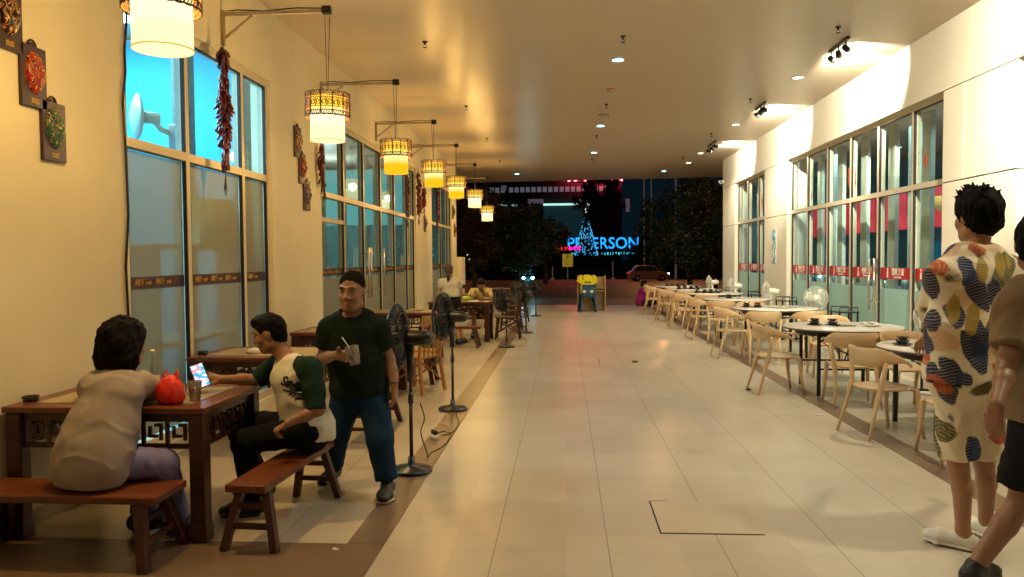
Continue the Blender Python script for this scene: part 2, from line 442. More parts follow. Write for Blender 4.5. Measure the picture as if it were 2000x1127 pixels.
def bandR(win, T, a0, a1, s, xg, k):
    p = MB(); x = xg-s*.0105; p.bb(min(x, x-s*.002), max(x, x-s*.002), a0+.01, a1-.01, 1.232, 1.392)
    bnd = T(p).build('band', m_red, win); yc = (a0+a1)/2
    if a1-a0 < .4: return
    put_text('鷄煲之家', m_wht, bnd, T, x-s*.005, yc-.06, 1.327, s, .105, .95, .15, .002)
    put_text('HOTPOT KITCHEN', m_wht, bnd, T, x-s*.005, yc-.06, 1.259, s, .034, .8)
    p = MB(); p.bb(min(x-s*.003, x-s*.006), max(x-s*.003, x-s*.006), yc+.24, yc+.285, 1.252, 1.337)
    p.lathe([(0, 0), (.02, 0), (.02, .003), (0, .003)], (x-s*.006, yc+.262, 1.362), 12, Matrix.Rotation(R(90), 3, 'Y'))
    T(p).build('emblem', m_wht, bnd)
offL = (XL, 5)
window(lb, offL, -1, -3.22, *W1, [6.33, 7.46], [2.43], [(.2, 2.38, m_filmw)], bandL)
window(lb, offL, -1, -3.22, *W2, [10.95, 12.05, 13.18, 14.25, 15.40], [2.43], [(.2, 1.30, m_filmw)], bandL, gap_m=m_glass2)
window(lb, offL, -1, -3.22, *W3, [19.65, 20.75], [2.43], [(.2, 1.30, m_filmw)], bandL, gap_m=m_glass2)
# door leaves in the second window: a lower rail over the first pane and long handles
d = MB(); d.bb(-3.265, -3.175, 9.852, 10.948, 2.06, 2.12); toL(d).build('door_rail', m_frame, lb)
for yy in (12.0, 12.17, 13.05):
    d = MB(); d.tube([(-3.10, yy, .95), (-3.10, yy, 1.75)], .016, 10)
    for z in (1.05, 1.65): d.tube([(-3.10, yy, z), (-3.18, yy, z)], .009, 8)
    toL(d).build('door_handle', mat('brushed_steel', (.6, .56, .5), .25, metal=.9), lb)

# ------------------------------------------------------------------ right restaurant
XR = 4.39
rb = thing('restaurant_building', 'white panelled restaurant along the right side with red bands on its glazing', 'building', (XR, 8, 0))
def toR(mb): mb.v = [(v[0]-XR, v[1]-8, v[2]) for v in mb.v]; return mb
ZF = 3.46
fa = MB(); fa.bb(XR, XR+.7, -7, 21.77, ZF+.002, 4.237); toR(fa).build('fascia', m_wall_r, rb)
V1, V2 = (9.32, 15.6), (17.32, 20.29)
gx = .013   # the dark joints between panels are real grooves
wm = MB(); gm = MB()
def panel(y0, y1, z0, z1): toR(MB().bb(XR+.004, XR+.2, y0+gx/2, y1-gx/2, z0+gx/2, z1-gx/2, bev=.002)).build('wall_panel', m_wall_r, rb)
zj = 2.395
for y0, y1 in ((7.84, 8.32), (8.32, 8.845), (8.845, 9.32), (15.6, 17.32), (20.29, 21.77)):
    panel(y0, y1, 0, zj); panel(y0, y1, zj, ZF)
gm.bb(XR+.03, XR+.19, 7.85, 9.31, .01, ZF-.01); gm.bb(XR+.03, XR+.19, 15.61, 17.31, .01, ZF-.01); gm.bb(XR+.03, XR+.19, 20.30, 21.76, .01, ZF-.01)
toR(gm).build('panel_joint', m_gap, rb)
wb = MB()
wb.bb(XR+.21, XR+.42, 7.85, 9.31, 0, ZF); wb.bb(XR+.21, XR+.42, 15.61, 17.31, 0, ZF); wb.bb(XR+.21, XR+.42, 20.30, 21.76, 0, ZF)
wb.bb(XR+.65, XR+.85, -7, 7.84, 0, ZF)
wb.bb(XR+.425, XR+.85, 7.846, 7.945, 0, ZF-.002)
for y0, y1 in (V1, V2): wb.bb(XR+.0, XR+.30, y0, y1, 0, ZB)
toR(wb).build('inner_wall', m_wall_r, rb)
offR = (XR, 8)
window(rb, offR, 1, 4.52, *V1, [10.28, 11.37, 12.43, 13.50, 14.57], [2.43], [(.19, 1.10, m_film)], bandR)
window(rb, offR, 1, 4.52, *V2, [18.15, 19.2], [2.43], [(.19, 1.18, m_film)], bandR)
for yy in (11.28, 11.46):
    d = MB(); d.tube([(4.40, yy, .78), (4.40, yy, 1.52)], .017, 10)
    for z in (.9, 1.4): d.tube([(4.40, yy, z), (4.475, yy, z)], .009, 8)
    toR(d).build('door_handle', MATS['brushed_steel'], rb)
d = MB(); d.bb(4.462, 4.474, 11.34, 11.40, 1.30, 1.52, bev=.003); toR(d).build('lock_plate', MATS['brushed_steel'], rb)

# ------------------------------------------------------------------ rooms behind the glass
def shell(parent, T, x0, x1, y0, y1, z1, m, name='room_wall'):
    q = MB(); t = .08; xo = x0 if abs(x0) > abs(x1) else x1
    q.bb(xo-t/2, xo+t/2, y0, y1, 0, z1)
    q.bb(min(x0, x1)+t/2, max(x0, x1)-t/2, y0-t, y0, 0, z1); q.bb(min(x0, x1)+t/2, max(x0, x1)-t/2, y1, y1+t, 0, z1)
    T(q).build(name, m, parent)
m_room_c = mat('cyan_light_room_paint', (.012, .36, .62), .6, var=.03)  # cyan light of the room is put into the wall colour
m_room_d = mat('dim_green_room_paint', (.20, .33, .33), .6, var=.15, scale=1.0)
m_room_r = mat('dim_blue_room_paint', (.10, .17, .19), .6, var=.15, scale=1.0)
shell(lb, toL, -7.2, -3.37, 4.2, 9.0, 4.2, m_room_c)
shell(lb, toL, -8.6, -3.37, 9.2, 21.9, 4.2, m_room_d)
shell(rb, toR, 4.83, 9.6, 7.95, 21.5, 4.2, m_room_r)
q = MB()
for y in (11.6, 15.4, 19.6): q.bb(-5.35, -5.1, y, y+.28, 0, 4.2)
toL(q).build('column', mat('interior_column', (.55, .58, .55), .5), lb)
for y in (10.15, 11.1, 12.2, 13.33, 14.4, 15.55, 18.5, 19.8):
    toL(MB().bb(-3.62, -3.56, y, y+.20, .2, 3.9)).build('inner_post', mat('pale_inner_post', (.62, .64, .58), .5), lb)
q = MB(); q.bb(-4.05, -3.9, 7.75, 7.95, 0, 4.2); toL(q).build('column', mat('grey_blue_column', (.10, .17, .19), .5), lb)
q = MB(); q.bb(-3.66, -3.45, 8.35, 8.45, 0, 4.2); toL(q).build('partition', mat('brown_partition', (.17, .10, .05), .5), lb)
q = MB(); q.bb(-8.4, -3.6, 17.3, 17.4, 2.35, 3.6); toL(q).build('glowing_panel', emit_mat('cyan_wall_glow', (.25, .70, .68), .75), lb)  # glowing sheet added in place of a cyan lit wall
q = MB()
for y in (10.6, 13.0, 16.0, 19.4): q.bb(-6.4, -6.0, y, y+.9, 3.4, 3.46)
toL(q).build('ceiling_lamp', emit_mat('cool_tube', (.7, .95, 1.0), 30), lb)
q = MB(); q.bb(-6.2, -4.4, 5.2, 8.0, 4.10, 4.14); toL(q).build('ceiling_lamp', emit_mat('cool_room_light', (.45, .85, 1.0), 26), lb)
# right room: red menu boards, screens, counter
q = MB()
for k, y in enumerate((9.2, 10.6, 12.4, 14.0)):
    q.bb(6.0, 6.06, y, y+1.25, 2.02, 2.72)
q.bb(6.0, 6.06, 15.4, 20.6, 2.02, 2.72)
toR(q).build('menu_board', mat('red_menu_board', (.42, .015, .03), .5, emit=(.42, .015, .035), es=.75), rb)
q = MB(); q.lathe([(.0, .0), (.18, .01), (.33, .12), (.38, .26), (.35, .27), (.30, .2), (0, .2)], (5.96, 12.15, 2.18), 28); toR(q).build('menu_bowl', mat('bowl_picture', (.30, .33, .12), .5, col2=(.7, .3, .08), scale=22, emit=(.35, .25, .1), es=.25), rb)
q = MB(); q.bb(5.9, 5.93, 9.35, 9.95, 2.12, 2.42); q.bb(7.5, 7.53, 10.9, 11.7, 2.9, 3.5); q.bb(7.5, 7.53, 14.6, 15.5, 3.0, 3.65)
toR(q).build('light_box', emit_mat('white_light_box', (.85, 1, 1), 3.0), rb)
q = MB()
for y in (9.6, 11.6, 13.6, 15.8, 18.2): q.bb(5.25, 5.5, y, y+1.0, 3.80, 3.84)
toR(q).build('ceiling_lamp', emit_mat('cool_tube_bright', (.55, .95, 1.0), 26), rb)
q = MB()
for y in (12.9, 16.4): q.bb(5.62, 5.80, y, y+.16, 0, 4.2)
toR(q).build('column', MATS['interior_column'], rb)
for y in (9.5, 10.5, 11.58, 12.64, 13.70, 14.78, 18.4, 19.4):
    q = MB(); q.bb(4.80, 4.86, y, y+.24, .2, 3.9); toR(q).build('inner_post', mat('pale_inner_post', (.62, .64, .58), .5), rb)
q = MB(); q.bb(5.2, 5.9, 9.2, 20.5, .72, 1.02, bev=.01); toR(q).build('counter', mat('steel_counter', (.45, .5, .5), .3, metal=.6), rb)
q = MB()
for k in range(46):
    y = 9.0+k*.25+rnd.uniform(-.06, .06); x = 5.25+rnd.random()*.4; h = rnd.uniform(.04, .16)
    q.lathe([(.0, 0), (.05, 0), (.06, h*.6), (.055, h), (0, h)], (x, y, 1.022), 10)
toR(q).build('crockery', mat('steel_crockery', (.6, .65, .65), .2, metal=.5, col2=(.1, .12, .14), scale=9), rb)
q = MB(); q.bb(9.3, 9.42, 8, 21, .6, 1.9); toR(q).build('glowing_panel', emit_mat('deep_teal_glow', (.01, .10, .14), .8), rb)  # self-glowing teal sheet along the back wall
q = MB(); q.bb(8.0, 8.04, 11.5, 11.62, .9, 2.0); q.bb(8.0, 8.04, 13.2, 13.3, .9, 2.0); q.bb(8.0, 8.04, 9.9, 10.05, .8, 1.9)
toR(q).build('screen', emit_mat('cyan_screen', (.1, .8, 1), 4), rb)
ex = MB(); ex.bb(7.2, 7.24, 13.35, 13.95, 2.86, 3.06); toR(ex).build('exit_board', mat('exit_board', (.01, .15, .13), .5), rb)
put_text('EXIT', emit_mat('teal_letters', (.05, .9, .75), 3), rb, toR, 7.19, 13.65, 2.96, 1, .22, 1.0, 0, .004)
# red paper cut-outs stuck inside the upper glass, both buildings
m_paper = mat('glowing_red_paper', (.65, .06, .03), .6, emit=(.6, .06, .03), es=.45)  # glow added to the paper to make the cut-outs brighter
def paper(mb, xg, y, z, h, s, sd):
    g = random.Random(sd); pts = []
    for k in range(26):
        a = 2*PI*k/26; r = h*(.34+.20*g.random())*(1.25 if k % 3 == 0 else .8)
        pts.append((math.cos(a)*r*.42, math.sin(a)*r))
    Mx = Matrix(((0, 0, 1), (1, 0, 0), (0, 1, 0)))
    mb.prism(pts, 0, .003, Mx, (xg, y, z))
for k, (y, z, h) in enumerate(((9.30, 2.88, .42), (10.32, 2.82, .40), (10.05, 2.75, .2), (11.45, 2.86, .42), (12.42, 2.78, .36), (12.62, 2.8, .4), (13.6, 2.80, .42), (14.75, 2.72, .30), (14.5, 2.66, .16), (17.4, 2.75, .3), (18.1, 2.8, .4), (18.4, 2.7, .2), (19.2, 2.75, .3))):
    q = MB(); paper(q, 4.531, y, z, h, 1, k); toR(q).build('paper_cutting', m_paper, rb)
# ------------------------------------------------------------------ lamps on brackets (left)
m_rust = mat('painted_bracket', (.42, .33, .22), .5, var=.2, scale=20)
m_latt = mat('brown_lattice', (.13, .055, .012), .5, var=.2)
def shade_mat(name, tr, e1, e2):
    def build(t):
        L = t.links
        tc = t.nodes.new('ShaderNodeTexCoord'); sp = t.nodes.new('ShaderNodeSeparateXYZ'); L.new(tc.outputs['Object'], sp.inputs[0])
        mr = t.nodes.new('ShaderNodeMapRange'); L.new(sp.outputs[2], mr.inputs[0]); mr.inputs[1].default_value = 0; mr.inputs[2].default_value = .42
        cr = t.nodes.new('ShaderNodeValToRGB'); L.new(mr.outputs[0], cr.inputs[0]); el = cr.color_ramp.elements
        el[0].position = .25; el[0].color = (*e1, 1); el[1].position = .40; el[1].color = (*e2, 1)
        k = el.new(.56); k.color = (*e2, 1); k = el.new(.72); k.color = (1.5, .95, .08, 1); k = el.new(.98); k.color = (1.1, .60, .04, 1)
        e = t.nodes.new('ShaderNodeEmission'); L.new(cr.outputs[0], e.inputs[0]); e.inputs[1].default_value = 1.0
        tp = t.nodes.new('ShaderNodeBsdfTransparent'); tp.inputs[0].default_value = (1, .86, .62, 1)
        mx = t.nodes.new('ShaderNodeMixShader'); mx.inputs[0].default_value = 1-tr
        L.new(tp.outputs[0], mx.inputs[1]); L.new(e.outputs[0], mx.inputs[2]); return mx.outputs[0]
    return mix_mat(name, build)
m_shade_y = shade_mat('amber_lamp_shade', .30, (1.0, .58, .01), (1.0, .95, .35))
m_shade_w = shade_mat('pale_lamp_shade', .40, (1.5, 1.4, .7), (1.6, 1.5, .9))
m_trim = mat('lamp_trim', (.5, .3, .05), .5, emit=(.8, .45, .05), es=.6)
LAMP_Y = [1.2, 4.06, 6.95, 9.82, 12.7, 15.35, 18.5, 21.5]
LAMP_Z = [2.67, 2.69, 2.64, 2.66, 2.76, 2.78, 2.80, 2.62]
def make_bracket():
    t = thing('wall_bracket', 'x', 'bracket', (0, 0, 0), group='wall brackets the lamps hang from')
    m = MB(); m.bb(0, .03, -.02, .02, -.30, .02); m.bb(.03, .98, -.015, .015, -.028, .002)
    m.bar((.02, 0, -.24), (.30, 0, -.03), .02); m.build('frame', m_rust, t)
    m = MB(); m.bb(.95, 1.03, -.03, .03, -.04, .03, bev=.004); m.build('junction_box', m_black, t)
    m = MB(); m.tube([(.015, .022, -.28), (.02, .022, .02), (.15, .02, .028), (.4, .02, .012), (.7, .02, .03), (.95, .02, .02)], .006, 6); m.build('cable', m_black, t)
    return t
def make_lamp(shade, nm):
    t = thing('pendant_lamp', 'x', 'lamp', (0, 0, 0), group='pendant lamps with lattice collars')
    s = MB(); s.lathe([(.155, 0), (.155, .405), (.152, .405), (.152, .003), (.155, 0)], (0, 0, 0), 40)
    s.lathe([(0, .012), (.151, .012)], (0, 0, 0), 40); s.lathe([(0, .398), (.151, .398)], (0, 0, 0), 40); s.lathe([(0, .392), (.151, .392)], (0, 0, 0), 40)  # upper discs added to hold the bulb's light off the ceiling
    s.build('lamp_shade', shade, t)
    s = MB()
    for z in (.004, .403):
        s.tube([(.157*math.cos(2*PI*k/36), .157*math.sin(2*PI*k/36), z) for k in range(36)], .004, 6, closed=True)
    s.build('rim', m_trim, t)
    l = MB(); Rr = .20; z0, z1 = .22, .42
    n = 48
    def P(a, z, r=Rr): return (r*math.cos(a), r*math.sin(a), z)
    for z in (z0, z0+.035, z1-.035): l.tube([P(2*PI*k/n, z) for k in range(n)], .0045, 5, closed=True)
    l.tube([P(2*PI*k/96, z1-.006+.012*abs(math.sin(k*PI/4))) for k in range(96)], .006, 5, closed=True)
    l.tube([P(2*PI*k/96, z0-.006*abs(math.sin(k*PI/4))) for k in range(96)], .006, 5, closed=True)
    for k in range(12):
        a = 2*PI*k/12; l.tube([P(a, z0), P(a, z1)], .006 if k % 3 == 0 else .005, 5)
    for k in range(24):   # scroll pattern
        a = 2*PI*(k+.5)/24
        pts = []
        for j in range(13):
            th = j*2*PI/6; rr = .010+.0030*j
            pts.append(P(a+rr*math.cos(th)/Rr, (z0+z1)/2+.012+rr*1.25*math.sin(th)))
        l.tube(pts, .0040, 4, cap=False)
    for k in range(60):
        a = 2*PI*k/60; l.tube([P(a, z0), P(a+.08, z0+.035)], .004, 4, cap=False); l.tube([P(a+.08, z1-.035), P(a, z1)], .003, 4, cap=False)
    l.build('lattice_collar', m_latt, t)
    c = MB()
    for sx in (-1, 1): c.tube([(sx*.022, 0, 1.12), (sx*.010, 0, .7), (sx*.003, 0, .40)], .0035, 5)
    for k in range(3):
        a = 2*PI*k/3; c.tube([(0, 0, .40), (.15*math.cos(a), .15*math.sin(a), .355)], .003, 5)
        c.tube([(0, 0, .40), P(a, z1-.01)], .003, 5)
    c.build('cord', m_blackp, t)
    return t
LW = 210
lamp_labels = ['pendant lamp nearest to camera, lit, over the woman at the wall table', 'largest lit pendant lamp, top cut by the picture edge, in front of the blue pane',
    'white glowing pendant lamp second from the front, above the walking man', 'amber pendant lamp third from the front, first with yellow lower half',
    'amber pendant lamp fourth from the front, above the black fans', 'amber pendant lamp fifth from the front, against the end of the left wall',
    'small white pendant lamp sixth from the front, against the dark trees', 'smallest and farthest pendant lamp, glowing low against the trees']
b0 = make_bracket(); ly = make_lamp(m_shade_y, 'y'); lw = make_lamp(m_shade_w, 'w')
usedb = usedy = usedw = False
for i, y in enumerate(LAMP_Y):
    white = i in (0, 1, 2, 6, 7)
    z = LAMP_Z[i]
    loc = (-2.16, y, z)
    src = lw if white else ly
    first = (white and not usedw) or (not white and not usedy)
    if first: o = src; o.location = loc; o['label'] = lamp_labels[i]
    else: o = copy_tree(src, loc, 0, lamp_labels[i])
    if white: usedw = True
    else: usedy = True
    o.rotation_euler = (0, R(rnd.uniform(-1, 1)), rnd.uniform(0, 6)*0)
    bl = ['nearest wall bracket, holding the lamp above the woman', 'wall bracket holding the largest lamp near the blue pane', 'pale wall bracket with diagonal brace above the long chilli string',
          'wall bracket behind the second white lamp', 'wall bracket above the door handles of the left glazing', 'wall bracket over the pier between left windows', 'far wall bracket over the last left window', 'farthest wall bracket at the end of the left wall'][i]
    if not usedb: bo = b0; bo.location = (XL+.001, y, 3.82); bo['label'] = bl; usedb = True
    else: bo = copy_tree(b0, (XL+.001, y, 3.83), 0, bl)
    light('lamp_bulb', 'POINT', (0, 0, .25), LW*(.35 if i == 0 else 1), WARM, .075, parent=o)

# ------------------------------------------------------------------ ceiling fittings
m_dl_w = emit_mat('downlight_cool', (.22, .95, 1.0), 30)
m_dl_y = emit_mat('downlight_warm', (1.0, .92, .66), 12)
m_ringm = mat('downlight_ring', (.7, .68, .6), .4)
dl = [(.735, 10.6, 0, 'cool white downlight glowing cyan, nearest in the middle row'), (.74, 15.8, 0, 'cool white downlight, second in the middle row'), (.755, 19.75, 0, 'cool white downlight, third in the middle row'),
      (-1.49, 24.4, 0, 'small downlight at the far edge above the lamps'), (3.08, 24.2, 0, 'small cyan downlight at the far edge on the right'),
      (3.50, 11.9, 1, 'bright warm downlight between two track lights, nearest on the right'), (3.47, 15.95, 1, 'warm downlight, second in the right row'), (3.51, 20.2, 1, 'warm downlight, third in the right row'), (3.52, 22.2, 1, 'farthest warm downlight in the right row'),
      (.72, 5.2, 0, 'cool downlight over the near floor'), (3.46, 7.7, 1, 'warm downlight above the near round table'), (3.46, 3.6, 1, 'warm downlight over the man in the floral shirt'), (.72, .2, 0, 'cool downlight right above the camera')]
for x, y, wm_, lab in dl:
    t = thing('downlight', lab, 'ceiling light', (x, y, 4.24), group='recessed ceiling downlights')
    m = MB(); m.lathe([(.075, -.002), (.095, -.002), (.095, -.012), (.080, -.014), (.075, -.002)], (0, 0, 0), 28); m.build('ring', m_ringm, t)
    m = MB(); m.lathe([(0, -.004), (.075, -.004), (.075, -.0025), (0, -.0025)], (0, 0, 0), 24); m.build('diffuser', m_dl_y if wm_ else m_dl_w, t)
    big = y < 22
    light('downlight_beam', 'SPOT', (0, 0, -.03), (240 if wm_ else 140) if big else 40, (1, .90, .66) if wm_ else (1, .90, .70), .07, target=(0, 0, -3), parent=t, angle=125, blend=.9)
sp = [(-1.71, 9.5), (-1.71, 13.5), (-1.71, 17.1), (-1.75, 20.9), (.72, 9.5), (.74, 13.6), (.71, 17.0), (.75, 20.95), (3.21, 9.35), (3.16, 13.4), (3.18, 17.0), (3.16, 20.85)]
spl = ['ceiling sprinkler head %s' % s for s in ('above the second lamp, left row', 'in the left row past the third lamp', 'in the left row, third from front', 'in the left row, farthest', 'just in front of the nearest cyan downlight', 'behind the smoke detector', 'between second and third middle downlights', 'past the third middle downlight', 'above the nearest track light', 'above the second track light', 'above the far track light', 'farthest in the right row')]
s0 = None
for (x, y), lab in zip(sp, spl):
    if s0 is None:
        s0 = thing('sprinkler', lab, 'sprinkler', (x, y, 4.24), group='sprinklers in the ceiling')
        m = MB(); m.lathe([(0, -.001), (.035, -.001), (.03, -.012), (.012, -.014), (.012, -.04), (0, -.04)], (0, 0, 0), 14); m.build('escutcheon', m_black, s0)
        m = MB(); m.lathe([(0, -.075), (.028, -.075), (.024, -.070), (0, -.070)], (0, 0, 0), 12)
        for a in (0, PI): m.tube([(.012*math.cos(a), .012*math.sin(a), -.04), (.02*math.cos(a), .02*math.sin(a), -.055), (.005*math.cos(a), 0, -.072)], .003, 5)
        m.build('deflector', m_black, s0)
    else: copy_tree(s0, (x, y, 4.24), 0, lab)
t = thing('smoke_detector', 'round smoke detector with a red light behind the nearest cyan downlight', 'smoke detector', (.74, 12.4, 4.24))
m = MB(); m.lathe([(0, -.045), (.04, -.045), (.06, -.03), (.07, -.001), (0, -.001)], (0, 0, 0), 20); m.build('housing', mat('detector_pink', (.5, .3, .25), .5), t)
m = MB(); m.ell((.02, -.04, -.035), (.008, .008, .008), 8, 6); m.build('indicator', emit_mat('red_led', (1, .2, .1), 3), t)
t = thing('ceiling_speaker', 'flat round ceiling speaker past the smoke detector', 'ceiling speaker', (.74, 14.5, 4.24))
m = MB(); m.lathe([(0, -.02), (.12, -.02), (.13, -.001), (0, -.001)], (0, 0, 0), 24); m.build('grille', mat('speaker_grille', (.28, .22, .16), .6), t)
m = MB(); m.lathe([(.13, -.001), (.15, -.001), (.148, -.012), (.13, -.014), (.13, -.001)], (0, 0, 0), 24); m.build('rim', m_ringm, t)

# track lights
def track(y0, y1, lab, heads, pw):
    t = thing('track_light', lab, 'track light', (3.47, (y0+y1)/2, 4.24), group='black track lights on the right of the ceiling')
    m = MB(); L_ = (y1-y0)/2; m.bb(-.018, .018, -L_, L_, -.035, -.001); m.build('rail', m_black, t)
    for k, (hy, tx, ty, tz, on) in enumerate(heads):
        yy = -L_+.08+k*(2*L_-.16)/2
        p = Vector((0, yy, -.13)); d = (Vector((tx-3.47, ty-(y0+y1)/2, tz-4.24))-p).normalized()
        h = MB(); h.tube([(0, yy, -.03), (0, yy, -.11)], .010, 8); h.cyl(p-d*.055, p+d*.06, .035, .045, 16)
        ho = h.build('lamp_head', m_black, t)
        h = MB(); h.cyl(p+d*.0605, p+d*.064, .038, .038, 16); h.build('lens', emit_mat('track_lens', (1, .93, .75), 25 if on else 8), ho)
        light('track_beam', 'SPOT', p+d*.09, pw*on, (1, .90, .66), .03, target=p+d*2, parent=t, angle=80, blend=.6)
PWT = 400
track(9.75, 10.42, 'black three head track light nearest on the ceiling at right', [(0, 4.39, 11.2, 4.0, 1.0), (1, 4.39, 12.1, 3.85, 1.2), (2, 4.39, 11.6, 4.08, .9)], PWT)
track(13.65, 14.3, 'black three head track light, second on the ceiling at right', [(0, 4.39, 14.9, 3.95, .9), (1, 4.39, 15.9, 3.8, 1.2), (2, 4.39, 15.4, 4.05, .8)], PWT)
track(18.0, 18.95, 'small track light farthest along the ceiling at right', [(0, 4.39, 18.7, 4.0, .8), (1, 4.39, 19.6, 3.95, .5), (2, 4.39, 19.0, 4.05, .5)], PWT)
track(5.5, 6.2, 'black track light nearest the camera at right', [(0, 4.39, 7.2, 3.8, .7), (1, 4.39, 8.3, 3.35, 3.2), (2, 4.39, 6.4, 3.9, .4)], PWT)
# ------------------------------------------------------------------ wooden furniture (left)
def wood_mat(name, c1, c2, rough=.28):
    if name in MATS: return MATS[name]
    m = bpy.data.materials.new(name); m.use_nodes = True; MATS[name] = m
    t = m.node_tree; L = t.links; b = t.nodes['Principled BSDF']
    tc = t.nodes.new('ShaderNodeTexCoord'); mp = t.nodes.new('ShaderNodeMapping'); mp.inputs['Scale'].default_value = (1.5, 14, 14)
    L.new(tc.outputs['Object'], mp.inputs[0])
    n = t.nodes.new('ShaderNodeTexNoise'); n.inputs['Scale'].default_value = 2.2; n.inputs['Detail'].default_value = 7; n.inputs['Distortion'].default_value = 1.2
    L.new(mp.outputs[0], n.inputs[0])
    cr = t.nodes.new('ShaderNodeValToRGB'); L.new(n.outputs[0], cr.inputs[0])
    cr.color_ramp.elements[0].position = .3; cr.color_ramp.elements[1].position = .7
    cr.color_ramp.elements[0].color = (*c1, 1); cr.color_ramp.elements[1].color = (*c2, 1)
    L.new(cr.outputs[0], b.inputs['Base Color'])
    n2 = t.nodes.new('ShaderNodeTexNoise'); n2.inputs['Scale'].default_value = 7; L.new(tc.outputs['Object'], n2.inputs[0])
    mr = t.nodes.new('ShaderNodeMapRange'); L.new(n2.outputs[0], mr.inputs[0]); mr.inputs[3].default_value = rough-.06; mr.inputs[4].default_value = rough+.14
    L.new(mr.outputs[0], b.inputs['Roughness']); b.inputs['Specular IOR Level'].default_value = .5
    return m
m_wood = wood_mat('red_brown_wood', (.085, .020, .007), (.20, .055, .017))
m_woodd = wood_mat('dark_red_wood', (.028, .008, .005), (.080, .021, .010), .35)
m_woodo = wood_mat('orange_wood', (.36, .16, .04), (.50, .24, .07))
m_inlay = mat('table_inlay', (.36, .27, .15), .25, var=.12, scale=4)

def make_table(sx=1.16, sy=.80, h=.752):
    """square tea-house table; local origin at its centre on the floor"""
    t = thing('wooden_table', 'x', 'table', group='carved wooden tables along the left wall')
    hx, hy = sx/2, sy/2
    m = MB(); m.bb(-hx, hx, -hy, hy, h-.035, h, bev=.006); m.build('tabletop', m_wood, t)
    m = MB(); m.bb(-hx+.12, hx-.12, -hy+.12, hy-.12, h+.0005, h+.003); m.build('inlay', m_inlay, t)
    lw = .085
    for i, (a, b) in enumerate(((-1, -1), (1, -1), (1, 1), (-1, 1))):
        x, y = a*(hx-.055), b*(hy-.055)
        l = MB(); l.box((x, y, (h-.037)/2+.03), (lw, lw, h-.037-.06), bev=.006)
        l.box((x, y, .05), (lw+.012, lw+.012, .10), bev=.006)
        l.build('leg', m_woodd, t)
    # carved apron: top rail, low rail and fret blocks between
    z1, z0 = h-.038, h-.235
    for nm, fixed, length, ax in (('apron', -hy+.055, 2*hx-.2, 0), ('apron', hy-.055, 2*hx-.2, 0), ('apron', -hx+.055, 2*hy-.2, 1), ('apron', hx-.055, 2*hy-.2, 1)):
        a = MB()
        def ab(u0, u1, za, zb, th=.022):
            if ax == 0: a.bb(u0, u1, fixed-th/2, fixed+th/2, za, zb)
            else: a.bb(fixed-th/2, fixed+th/2, u0, u1, za, zb)
        L2 = length/2
        ab(-L2, L2, z1-.045, z1-.001, .028); ab(-L2, L2, z0, z0+.024, .028)
        n = max(4, int(round(length/.13))); st = length/n
        for k in range(n+1):
            u = -L2+k*st; ab(max(-L2, u-.008), min(L2, u+.008), z0+.024, z1-.045)
        for k in range(n):
            u = -L2+(k+.5)*st
            ab(u-st*.28, u+st*.10, z0+.06, z0+.075, .018); ab(u-st*.28, u-st*.18, z0+.075, z1-.075, .018)
            ab(u-st*.02, u+st*.28, z1-.075, z1-.060, .018); ab(u+st*.18, u+st*.28, z0+.045, z1-.075, .018)
        a.build(nm, m_wood if False else m_woodd, t)
    return t
def make_bench(L_=1.04, wd=.25, h=.37, top=None):
    """long plank bench along local x"""
    t = thing('wooden_bench', 'x', 'bench', group='plank benches at the wooden tables')
    m = MB(); m.bb(-L_/2, L_/2, -wd/2, wd/2, h-.042, h, bev=.007); m.build('seat', top or m_wood, t)
    lx = L_/2-.10
    for a in (-1, 1):
        for b in (-1, 1):
            l = MB(); l.bar((a*(lx+.06), b*(wd/2+.035), .001), (a*(lx-.01), b*(wd/2-.045), h-.044), .045, .05, bev=.004, upv=(1, 0, 0))
            l.build('leg', m_woodd, t)
        s = MB()
        for z in (.13, .235):
            k = (wd/2+.035)-(z/(h-.044))*.08
            s.bar((a*(lx+.06-z*.19), -k+.018, z), (a*(lx+.06-z*.19), k-.018, z), .020, .030)
        s.build('stretcher', m_woodd, t)
    return t
tb = make_table(); bn = make_bench()
cx = -2.55
tables = [(cx+.01, 4.42, 'carved wooden table with the red bag, nearest the camera by the cream wall'),
          (cx-.01, 6.54, 'carved wooden table behind the young man with the phone, against the frosted panes'),
          (cx+.08, 8.70, 'carved wooden table against the cream pier behind the walking man'),
          (cx+.04, 11.74, 'carved wooden table under the tall left glazing beside the standing fans'),
          (-1.98, 14.62, 'carved wooden table laid with green food where the man in yellow eats'),
          (-2.3, 17.6, 'carved wooden table past the diner in yellow'), (-1.95, 20.9, 'farthest carved wooden table by the end of the left wall')]
for i, (x, y, lab) in enumerate(tables):
    if i == 0: tb.location = (x, y, 0); tb['label'] = lab
    else: copy_tree(tb, (x, y, 0), 0, lab)
benches = [(-2.60, 3.83, 0, 'red brown plank bench the long haired woman sits on'),
           (-1.655, 4.41, PI/2-.06, 'red brown plank bench under the young man with the phone'),
           (-1.74, 6.75, PI/2, 'plank bench partly hidden behind the walking man in green'),
           (-2.1, 9.55, 0, 'plank bench with glossy orange seat behind the nearest fan'),
           (-2.0, 13.45, 0, 'short looking bench with a white box on it near the woman in black shorts'),
           (-2.0, 15.6, 0, 'plank bench the diner in yellow sits on'), (-2.3, 18.5, 0, 'plank bench behind the far dark chairs'), (-2.45, 10.95, 0, 'plank bench in front of the table under tall glazing')]
